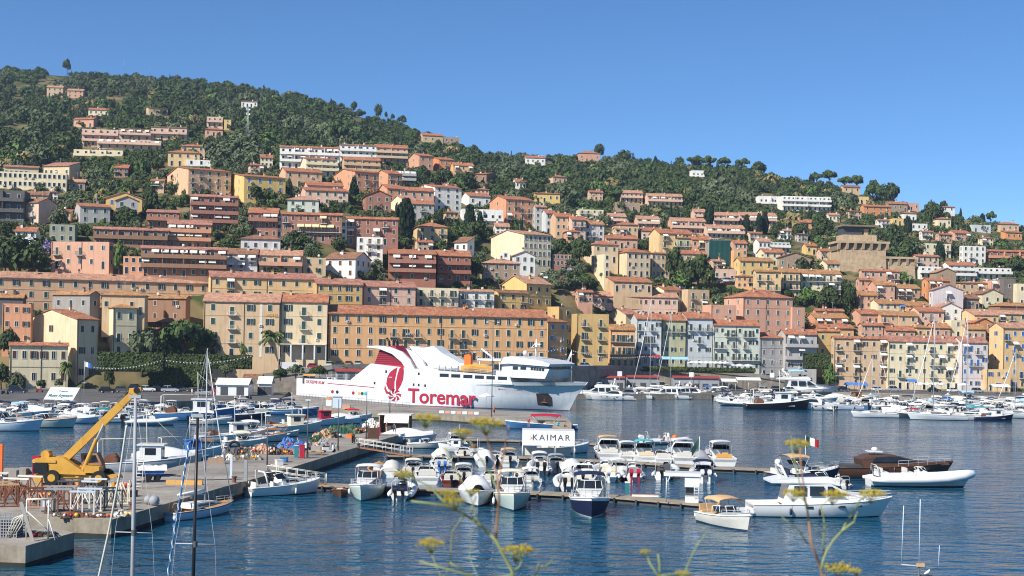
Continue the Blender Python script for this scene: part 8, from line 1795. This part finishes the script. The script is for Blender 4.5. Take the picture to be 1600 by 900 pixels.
for i, (lb, px, rw, z, ps, a, b) in enumerate(PEOPLE):
 o = link('person', body_mesh(ps), None, at_h(px, rw, z), i * 1.3, [None, a, b, None])
 if ps == 2: o.location.z -= .45
 tag(o, lb, 'person')
def scooter(label, px, row, col, rz):
 r = thing('scooter', label, 'scooter', at_h(px, row, QZ), rz)
 for x in (-.6, .62): MB().cyl((x, -.06, .24), (x, .06, .24), .24, n=12).build('wheel', ['rubber'], r)
 MB().prism([(-.85, .35), (-.8, .7), (-.1, .68), (-.02, .3), (.35, .28), (.48, .95), (.6, .95), (.55, .3), (.3, .18), (-.1, .2)], -.16, .16, 'y').build('body', [col], r); MB().box(-.8, -.05, -.15, .15, .701, .8).build('seat', ['black'], r); MB().tube([(.5, -.33, 1.08), (.52, 0, 1.0), (.5, .33, 1.08)], .03, 5).build('handlebar', ['darksteel'], r)
for a in (('white scooter parked right of the bench', 514, 707, 'gel', .4), ('black scooter near the notice board', 553, 693, 'black', 2.), ('dark scooter beside the net heaps', 482, 703, 'darkgrey', 1.2), ('white scooter on the quay below the marquee', 372, 624, 'gel', .6), ('black scooter right of the white marquee scooter', 389, 624, 'black', .9), ('dark scooter at the left edge of the parking square', 8, 616, 'black', .5), ('red scooter next to the dark suv', 62, 613, 'red', .3)): scooter(*a)
def awning_sign():
 Y = at_h(856, 713, .6).y - .6; A, B_ = at_y(816, 690, Y), at_y(898, 691, Y); z1 = at_y(856, 673, Y).z; z0 = at_y(856, 696.5, Y).z; r = thing('awning', 'white shop awning with printed name above the second pontoon', 'awning', Vector((A.x, Y, 0))); w = B_.x - A.x
 MB().add([(0, 0, z0), (w, 0, z0), (w, .25, z1), (0, .25, z1), (w, 3.2, z1 + .1), (0, 3.2, z1 + .1), (0, 3.2, z0), (w, 3.2, z0)], [(0, 1, 2, 3), (3, 2, 4, 5), (5, 4, 7, 6), (0, 3, 5, 6), (1, 7, 4, 2)]).build('canvas', ['gel'], r)
 mb = MB()
 for x in (.05, w * .63, w - .05):
  for y in (.05, 3.1): mb = MB(); mb.tube([(x, y, .5), (x, y, z0 + .05)], .05, 6); mb.build('post', ['gel'], r)
 d = Vector((0, .25, z1 - z0)); h = d.length; up = d.normalized(); f = lambda x, t: Vector((x, 0, z0)) + d * t
 text_on('lettering', 'KAIMAR', 'darkgrey', f(w * .2, .36) + Vector((0, -.03, 0)), f(w * .91, .36) + Vector((0, -.03, 0)), h * .38, (0, -1, .1), r, 0., up, 0, 1.3)
 p = [f(w * .125, .66), f(w * .2, .5), f(w * .125, .36), f(w * .175, .5)]; MB().add([q_ + Vector((0, -.03, 0)) for q_ in p], [(0, 1, 2, 3)]).build('emblem', ['orange'], r)
 MB().box(.4, w - .4, 2.2, 3.0, .56, 1.55).build('counter', ['offwhite'], r)
awning_sign()
def shelter():
 O = at_h(1040, 785, .56); k = ppm(O.y); w = 52 / k; h = 41 / k; r = thing('sun_shelter', 'white sun shelter with flap, counter and steps on the front pontoon', 'shelter', O, -.12)
 for x in (.04, w - .04):
  for y in (.3, 2.2): MB().tube([(x, y, 0), (x, y, h)], .045, 6).build('post', ['gel'], r)
 MB().box(-.1, w + .1, .1, 2.4, h, h + .32).build('roof', ['gel'], r); MB().box(w * .56, w, .24, .28, h - 1.0, h - .01).build('flap', ['gel'], r); MB().box(w * .58, w * .98, .4, 1.6, .0, .55).build('counter', ['gel'], r); MB().box(w * .6, w * .84, 1.7, 2.1, 0, 1.4).build('cabinet', ['darkgrey'], r)
 mb = MB()
 for x in (w * .85, w * .98): mb.tube([(x, .2, .5), (x, .22, 1.6)], .03, 5)
 for i in range(4): mb.tube([(w * .85, .2, .65 + i * .28), (w * .98, .2, .65 + i * .28)], .025, 5)
 mb.build('ladder', ['gel'], r)
shelter()
simple('bench_board', 'red and white board lying along the front pontoon', 'board', 1008, 776, [('plank', MB().box(-1.3, 1.3, -.2, .2, 0, .16), 'gel'), ('stripe', MB().box(-1.3, 1.3, -.2, .2, .161, .2), 'salmon')], z=.56, rz=-.1)
simple('water_post', 'turquoise service post on the front pontoon', 'post', 980, 772, [('body', MB().box(-.2, .2, -.18, .18, 0, 1.1), 'teal'), ('cap', MB().box(-.25, .25, -.22, .22, 1.1, 1.25), 'gel')], z=.56)
def flag(label, px, row, hpx, z, cols, fw, fh, lean=.4, droop=.0):
 O = at_h(px, row, z); h = hpx / ppm(O.y); r = thing('flag', label, 'flag', O); MB().tube([(0, 0, 0), (.0, 0, h)], .035, 5).build('pole', ['gel'], r); n = len(cols)
 for i, c in enumerate(cols):
  mb = MB(); S_ = []
  for j in range(5): t = (i + j / 4) / n; S_.append([(-fw * t * lean - .02, .12 * math.sin(t * 5), h - .1 - fw * t * (1 - lean) - q_ * fh) if droop else (fw * t, .15 * math.sin(t * 6), h - .1 - q_ * fh - t * .3 * fw) for q_ in (0, .5, 1)])
  mb.loft(S_); mb.build('cloth', [c], r)
flag('green flag hanging on a white pole over the second pontoon', 1092, 736, 54, .6, ['green'], 2.2, 1.0, .4, 1); flag('italian tricolour flying behind the flybridge yacht', 1258, 742, 62, .8, ['dgreen', 'gel', 'red'], 1.5, .9); flag('white flag hanging at the ferry bow quay', 892, 622, 76, QZ, ['gel'], 4.2, 1.3, .3, 1); flag('blue and white pennant flag on the parking square', 131, 620, 56, QZ, ['gel', 'blue'], 1.6, 1.1); flag('blue and white flag beside the great umbrella pine', 254, 607, 50, QZ, ['gel', 'blue'], 1.6, 1.1)
simple('marker_buoy', 'round orange buoy on a post behind the hardtop cruiser', 'buoy', 1054, 702, [('post', MB().tube([(0, 0, -.5), (0, 0, 1.4)], .06, 6), 'darksteel'), ('float', MB().ball((0, 0, 1.75), .42, 12, 8), 'orange')], z=0.)
for i, (px, rw) in enumerate(((531, 721), (921, 772))): simple('mooring_buoy', ['white mooring buoy between pier and pontoons', 'white float under the front pontoon edge'][i], 'buoy', px, rw, [('float', MB().ball((0, 0, .15), .3, 10, 7), 'gel')], z=0.)
def banner():
 Y = at_h(95, 632, QZ).y; A, B_ = at_y(68, 624, Y), at_y(114, 625, Y); r = thing('awning', 'white sloping awning with green town lettering at the left basin', 'awning', Vector((A.x, Y, 0))); w = B_.x - A.x; z0 = A.z; up = Vector((.9, 1.6, 2.4))
 v = [Vector((0, 0, z0)), Vector((w, 0, z0)), Vector((w, 0, z0)) + up, Vector((0, 0, z0)) + up]
 MB().add(v + [p + Vector((0, .1, -.05)) for p in v], [(0, 1, 2, 3), (7, 6, 5, 4), (0, 4, 5, 1), (1, 5, 6, 2), (2, 6, 7, 3), (3, 7, 4, 0)]).build('canvas', ['gel'], r)
 for p in (v[0], v[1], v[2], v[3]): MB().tube([(p.x, p.y + .12, QZ), (p.x, p.y + .12, p.z - .03)], .05, 5).build('post', ['grey'], r)
 o = Vector((0, -.05, .03)); u = up.normalized()
 text_on('lettering', 'Monte Argentario', 'teal', v[0] + up * .22 + Vector((w * .1, 0, 0)) + o, v[0] + up * .22 + Vector((w * .92, 0, 0)) + o, .75, (0, -.8, .5), r, .004, u); text_on('lettering', 'Comune', 'teal', v[0] + up * .6 + Vector((w * .36, 0, 0)) + o, v[0] + up * .6 + Vector((w * .66, 0, 0)) + o, .5, (0, -.8, .5), r, .002, u)
banner()
hr, hW, hD, hH, hf = hotel
text_on('sign_lettering', 'HOTEL', 'yellow', (hW * .82, -.25, hf * 2.98), (hW * .98, -.25, hf * 2.98), .85, (0, -1, 0), hr, .02)
wr, wW, wD, wH, wf = wing
MB().box(0, wW, -3.2, .0, wf * .92, wf * .98).build('porch_roof', ['offwhite'], wr)
for i in range(5): MB().box(wW * i / 4 - .2 * (i > 0) , wW * i / 4 + .2 * (i < 4), -3.1, -2.7, -.5, wf * .92).build('column', ['gel'], wr)
for x in (.76,): MB().box(hW * x - .35, hW * x + .35, -.06, .0, 0, hH - .4).build('pilaster', ['offwhite'], hr)
for i in range(7): simple('road_barrier', 'red and white plastic barrier in the row on the ferry quay', 'barrier', 690 + i * 9, 645.5 + i * .35, [('body', MB().prism([(-.2, 0), (.2, 0), (.08, .5), (-.08, .5)], -.45, .45, 'x'), 'salmon' if i % 2 else 'gel')], z=QZ, group='barriers on the ferry quay')
simple('ticket_booth', 'pale blue booth on the ferry quay near the stern', 'booth', 527, 637, [('wall', MB().box(-.9, .9, -.7, .7, 0, 2.3), 'paleblue'), ('roof', MB().box(-1.1, 1.1, -.9, .9, 2.3, 2.45), 'gel')]); simple('vending_box', 'white and red box left of the pale blue booth', 'box', 514, 634, [('body', MB().box(-.6, .6, -.4, .4, 0, 1.2), 'gel'), ('top', MB().box(-.6, .6, -.4, .4, 1.201, 1.9), 'salmon')]); simple('crate', 'terracotta crate right of the pale blue booth', 'crate', 541, 639, [('body', MB().box(-.8, .8, -.5, .5, 0, .8), 'salmon')])
def fence():
 a, b = at_h(470, 622, QZ), at_h(640, 637, QZ); r = thing('fence', 'thin metal fence along the ferry side of the quay', 'fence', a); v = b - a; n = 34
 for h in (.5, 1.05): MB().tube([Vector((0, 0, h)), v + Vector((0, 0, h))], .03, 4).build('rail', ['darksteel'], r)
 for i in range(n + 1): p = v * (i / n); MB().tube([p, p + Vector((0, 0, 1.1))], .03, 4).build('post', ['darksteel'], r)
fence()
def near_mast(label, top, bot, Y, m, spread, r0=.085):
 a, b = at_y(*top, Y), at_y(*bot, Y); d = (a - b).normalized(); base = b - d * ((b.z - 1.3) / d.z)
 r = boat('sail', label, 0, 0, 78, 11.5, Y=Y) ; r.location = (base.x - .1, base.y, 0)
 for ch in list(r.children):
  if ch.name.split('.')[0] in ('mast', 'rigging', 'furled_jib'):
   bpy.data.objects.remove(ch)
 inv = Matrix.Rotation(-r.rotation_euler.z, 4, 'Z') @ Matrix.Translation(-Vector(r.location)); k = 1 / r.scale[0]
 T_ = lambda p: (inv @ p) * k
 mb = MB(); mb.tube([T_(base), T_(base.lerp(a, .5)), T_(a)], [r0 * k, r0 * .95 * k, r0 * .7 * k], 10)
 ms = mb.build('mast', [m], r)
 px0, px1, row = spread; p, q_ = at_y(px0, row, Y), at_y(px1, row + 2, Y); MB().tube([T_(p), T_(q_)], .022 * k, 6).build('spreader', ['silver'], ms); c = (p + q_) / 2; MB().cyl(T_(c + Vector((0, 0, -.12))), T_(c + Vector((0, 0, .12))), r0 * 1.2 * k, n=10).build('fitting', ['darksteel'], ms)
 MB().tube([T_(a), T_(q_ ), T_(Vector((base.x + 1.2, base.y, 1.)))], .008 * k, 4).build('shroud', ['steel'], r); MB().tube([T_(a), T_(p), T_(Vector((base.x - 1.2, base.y, 1.)))], .008 * k, 4).build('shroud', ['steel'], r)
 MB().box(*sorted((T_(a).x - .05, T_(a).x + .05)), T_(a).y - .25, T_(a).y + .25, T_(a).z, T_(a).z + .12).build('masthead', ['grey'], r)
 return r
near_mast('yacht with plain grey aluminium mast in front of the crane', (212, 622), (207, 900), 58, 'grey', (180, 238, 831), .09)
near_mast('yacht with slender black mast in front of the moored sloop', (309, 652), (302, 900), 56, 'black', (274, 336, 849), .075)
def rope(label, pts, Y, m, r0, twist=None, dy=0.):
 P_ = [at_y(x, y, Y + dy * i) for i, (x, y) in enumerate(pts)]; o0 = P_[0].copy(); r = thing('mooring_rope', label, 'rope', o0); P_ = [p - o0 for p in P_]
 n = 60; L_ = []
 for i in range(n + 1):
  t = i / n * (len(P_) - 1); k = min(int(t), len(P_) - 2); L_.append(P_[k].lerp(P_[k + 1], t - k))
 MB().tube(L_, r0, 7).build('strand', [m], r)
 if twist:
  tw = []
  for i in range(n * 4 + 1):
   t = i / (n * 4) * (len(P_) - 1); k = min(int(t), len(P_) - 2); p = P_[k].lerp(P_[k + 1], t - k); a = i * .42; tw.append(p + Vector((math.cos(a), math.sin(a), 0)) * r0 * .8)
  MB().tube(tw, r0 * .62, 5).build('tracer', [twist], r)
rope('white rope slanting down left of the grey mast', [(198, 664), (187, 740), (170, 830), (150, 920), (120, 1040)], 50, 'rope', .04, None)
rope('blue and white twisted rope slanting left of the black mast', [(296, 690), (287, 745), (275, 815), (262, 900), (240, 1020)], 48, 'hullblue', .032, 'gel')
def aerial():
 Y = 78.; O = at_y(1436, 886, Y); r = thing('radio_aerial', 'tall three-rod radio aerial on a crossbar in the lower right', 'aerial', Vector((O.x, Y, 0))); f = lambda px, row: at_y(px, row, Y) - Vector((O.x, Y, 0))
 MB().tube([f(1408, 882), f(1466, 888)], .035, 6).build('crossbar', ['silver'], r)
 for nm, x0, y0, x1, y1, w in (('rod', 1408.5, 882, 1412, 790, .022), ('rod', 1436, 886, 1438, 780, .024), ('rod', 1466, 888, 1468, 852, .018)): MB().tube([f(x0, y0), f(x1, y1)], w, 6).build(nm, ['paleblue'], r)
 p = f(1436, 886); MB().tube([(p.x, 0, -2), (p.x, 0, p.z + .05)], .06, 8).build('post', ['darksteel'], r); MB().box(p.x - .12, p.x + .3, -.1, .1, p.z + .02, p.z + .2).build('junction_box', ['tan'], r)
 g = f(1449, 899); b = thing('seagull', 'white seagull with grey back sitting beside the aerial', 'bird', Vector((O.x, Y, 0)) + g, .6)
 mb = MB(); mb.loft([[(x, w * math.cos(a), z + w * 1.1 * math.sin(a)) for a in [j * .785 for j in range(8)]] for x, w, z in ((-.3, .01, .1), (-.18, .06, .12), (0, .1, .15), (.1, .085, .2), (.14, .05, .28), (.17, .052, .33), (.21, .035, .34), (.23, .01, .33))], close=True)
 mb.add([(-.34, 0, .1), (.05, .1, .2), (.04, .0, .265), (.05, -.1, .2)], [(0, 1, 2), (0, 2, 3)], 1); mb.tube([(.22, 0, .335), (.28, 0, .32)], [.015, .005], 5, 2); mb.tube([(.0, .03, .08), (.0, .03, -.02)], .01, 4, 2); mb.tube([(.0, -.03, .08), (.0, -.03, -.02)], .01, 4, 2); mb.build('body', ['gel', 'grey', 'gold'], b)
 MB().box(-.35, .35, -.3, .3, -.14, -.02).tube([(0, 0, -.1), (0, 0, -6)], .07, 6).build('perch', ['darkgrey'], r, g)
aerial()
fg = mat('fennel_stem', S(120, 140, 84), .6, .2, 8., col2=S(150, 150, 96)); fy = mat('fennel_flower', S(204, 176, 52), .7, 0, 20, col2=S(184, 170, 66), island=.25); fr = mat('fennel_dry_stem', S(150, 110, 80), .8, .2, 8.)
def fennel(label, root, stems, umbels, Y, seed):
 rr = random.Random(seed); o0 = at_y(*root, Y); r = thing('fennel_plant', label, 'plant', o0); f = lambda p, dz=0: at_y(p[0], p[1], Y + dz) - o0
 for i, (pts, w, m) in enumerate(stems):
  P_ = [f(p, rr.uniform(-.05, .05)) for p in pts]; q_ = []
  for a, b in zip(P_, P_[1:]): q_ += [a, a.lerp(b, .5) + Vector((rr.uniform(-.004, .004), 0, rr.uniform(-.003, .003)))]
  q_.append(P_[-1]); n = len(q_); MB().tube(q_, [w * (1 - .5 * j / n) for j in range(n)], 6).build('stem', [fr if m else fg], r)
 for (px, py, wp) in umbels:
  c = f((px, py), rr.uniform(-.08, .08)); R_ = wp / ppm(Y) / 2; mb = MB(); b = c + Vector((rr.uniform(-.01, .01), 0, -R_ * .75)); us = MB()
  for k in range(17):
   a = k * 2.4; d = R_ * math.sqrt((k + .5) / 17); e = c + Vector((d * math.cos(a), d * math.sin(a), R_ * .25 * (1 - (d / R_) ** 2) + rr.uniform(-.003, .003)))
   us.tube([b, b.lerp(e, .6) + Vector((0, 0, .002)), e], .0011, 4)
   for j in range(9):
    p = e + Vector((rr.gauss(0, 1), rr.gauss(0, 1), rr.gauss(0, .55))) * R_ * .13; s = R_ * .075 * rr.uniform(.6, 1.3); mb.add([p + Vector((s, 0, 0)), p + Vector((-s * .5, s, 0)), p + Vector((-s * .5, -s, 0)), p + Vector((0, 0, s)), p + Vector((0, 0, -s))], [(0, 1, 3), (1, 2, 3), (2, 0, 3), (1, 0, 4), (2, 1, 4), (0, 2, 4)])
  fl = mb.build('flower_head', [fy], r); us.build('ray_stalk', [fg], fl)
 return r
fennel('wild fennel with yellow flower heads in front of the pontoons', (806, 960), [([(806, 960), (800, 892), (775, 845), (752, 822), (720, 800), (695, 790), (642, 783)], .006, 0), ([(775, 845), (778, 800), (779, 760), (770, 720), (757, 672)], .0045, 1), ([(779, 765), (768, 742), (748, 712), (735, 690), (722, 682)], .003, 0), ([(779, 770), (782, 730), (790, 690), (795, 664)], .003, 1), ([(752, 822), (736, 806), (738, 790), (744, 775)], .0032, 0), ([(725, 805), (707, 830), (704, 880), (690, 905), (672, 860)], .0028, 0), ([(800, 892), (812, 885), (815, 868)], .003, 0), ([(800, 900), (760, 905), (720, 895), (655, 877)], .0042, 0), ([(815, 930), (838, 895), (842, 880)], .004, 0), ([(842, 885), (852, 885), (865, 872)], .0035, 0), ([(700, 790), (672, 760), (632, 742)], .003, 0), ([(704, 880), (740, 900), (760, 940)], .0028, 0), ([(752, 822), (735, 835), (733, 870), (748, 905)], .002, 0), ([(695, 700), (712, 735), (735, 775), (752, 822)], .0026, 0)],
       [(667, 654, 42), (756, 662, 52), (720, 676, 36), (630, 741, 34), (672, 850, 42), (810, 861, 50), (708, 784, 38), (738, 768, 26), (700, 772, 30)], 4.6, 3)
fennel('smaller wild fennel with drooping yellow heads in front of the flybridge yacht', (1290, 960), [([(1290, 960), (1283, 890), (1268, 850), (1262, 800), (1256, 760), (1250, 700)], .005, 1), ([(1283, 890), (1292, 860), (1315, 830), (1330, 805), (1345, 780), (1362, 770)], .004, 0), ([(1262, 850), (1250, 830), (1222, 808)], .003, 0), ([(1287, 870), (1288, 820), (1282, 790), (1300, 776)], .0032, 0), ([(1262, 790), (1252, 778), (1240, 772)], .003, 0), ([(1268, 850), (1262, 800), (1242, 722), (1236, 680)], .0028, 0), ([(1315, 830), (1335, 815), (1340, 800)], .004, 0), ([(1288, 900), (1300, 890), (1312, 888)], .003, 0)],
       [(1246, 694, 42), (1240, 771, 36), (1304, 774, 42), (1362, 772, 42), (1310, 889, 48), (1336, 892, 24)], 4.9, 8)
fennel('small blurred fennel sprig at the bottom between the two bigger plants', (1035, 960), [([(1035, 960), (1030, 900), (1028, 865)], .004, 0), ([(1032, 900), (1070, 895), (1090, 850), (1104, 830)], .003, 0), ([(1031, 905), (1015, 880), (1008, 862)], .003, 0)], [(1008, 862, 18), (1066, 897, 26)], 4.4, 5)
def world():
 w = bpy.data.worlds.new('World'); sc.world = w; w.use_nodes = True
 nt = w.node_tree; N = nt.nodes; L = nt.links
 bg = N['Background']; sk = N.new('ShaderNodeTexSky'); sk.sky_type = 'NISHITA'; sk.sun_disc = False
 el = math.asin(SUN.z); az = math.atan2(SUN.x, SUN.y)
 sk.sun_elevation = el; sk.sun_rotation = az
 sk.air_density = SKY[0]; sk.dust_density = SKY[1]; sk.ozone_density = SKY[2]; sk.altitude = 0
 hs = N.new('ShaderNodeHueSaturation'); hs.inputs['Saturation'].default_value = SKY[3]
 L.new(sk.outputs['Color'], hs.inputs['Color']); L.new(hs.outputs['Color'], bg.inputs['Color']); bg.inputs['Strength'].default_value = SKY[4]
 l = bpy.data.lights.new('sun', 'SUN'); l.energy = 4.8; l.angle = R(.53); l.color = (1, .95, .87)
 o = bpy.data.objects.new('sun', l); COL.objects.link(o); o.rotation_euler = SUN.to_track_quat('Z', 'Y').to_euler(); o.location = (-100, -50, 200)
 c = bpy.data.cameras.new('camera'); co = bpy.data.objects.new('camera', c); COL.objects.link(co)
 co.location = (0, 0, CAMH); co.rotation_mode = 'XYZ'
 co.matrix_world = Matrix.Translation((0, 0, CAMH)) @ Matrix.Rotation(R(90), 4, 'X') @ Matrix.Rotation(ROLL, 4, 'Z')
 c.sensor_width = 36; c.lens = 36 * F / 1600; c.shift_y = (YH - 450) / 1600; c.clip_start = .5; c.clip_end = 6000
 c.dof.use_dof = True; c.dof.focus_distance = 230; c.dof.aperture_fstop = 5
 sc.camera = co
 v = sc.view_settings; v.view_transform = 'Standard'; v.look = 'None'; v.exposure = EXPO; v.gamma = 1; v.use_curve_mapping = False
 sc.cycles.max_bounces = 6; sc.cycles.diffuse_bounces = 2; sc.cycles.glossy_bounces = 3; sc.cycles.transparent_max_bounces = 6; sc.cycles.transmission_bounces = 3
 sc.cycles.caustics_reflective = False; sc.cycles.caustics_refractive = False
 sc.render.film_transparent = False; sc.cycles.filter_width = 1.1
SKY = (.62, .05, 5., 1.14, .1); EXPO = 0.55
world()
def haze():
 m = bpy.data.materials.new('haze_air'); m.use_nodes = True; nt = m.node_tree; nt.nodes.remove(nt.nodes['Principled BSDF'])
 v = nt.nodes.new('ShaderNodeVolumePrincipled'); v.inputs['Color'].default_value = (.62, .78, 1, 1); v.inputs['Density'].default_value = .00011; v.inputs['Anisotropy'].default_value = .3
 nt.links.new(v.outputs['Volume'], nt.nodes['Material Output'].inputs['Volume'])
 struct('haze', MB().box(-950, 950, -30, 1420, -5, 290), [m], 'stuff')
haze()
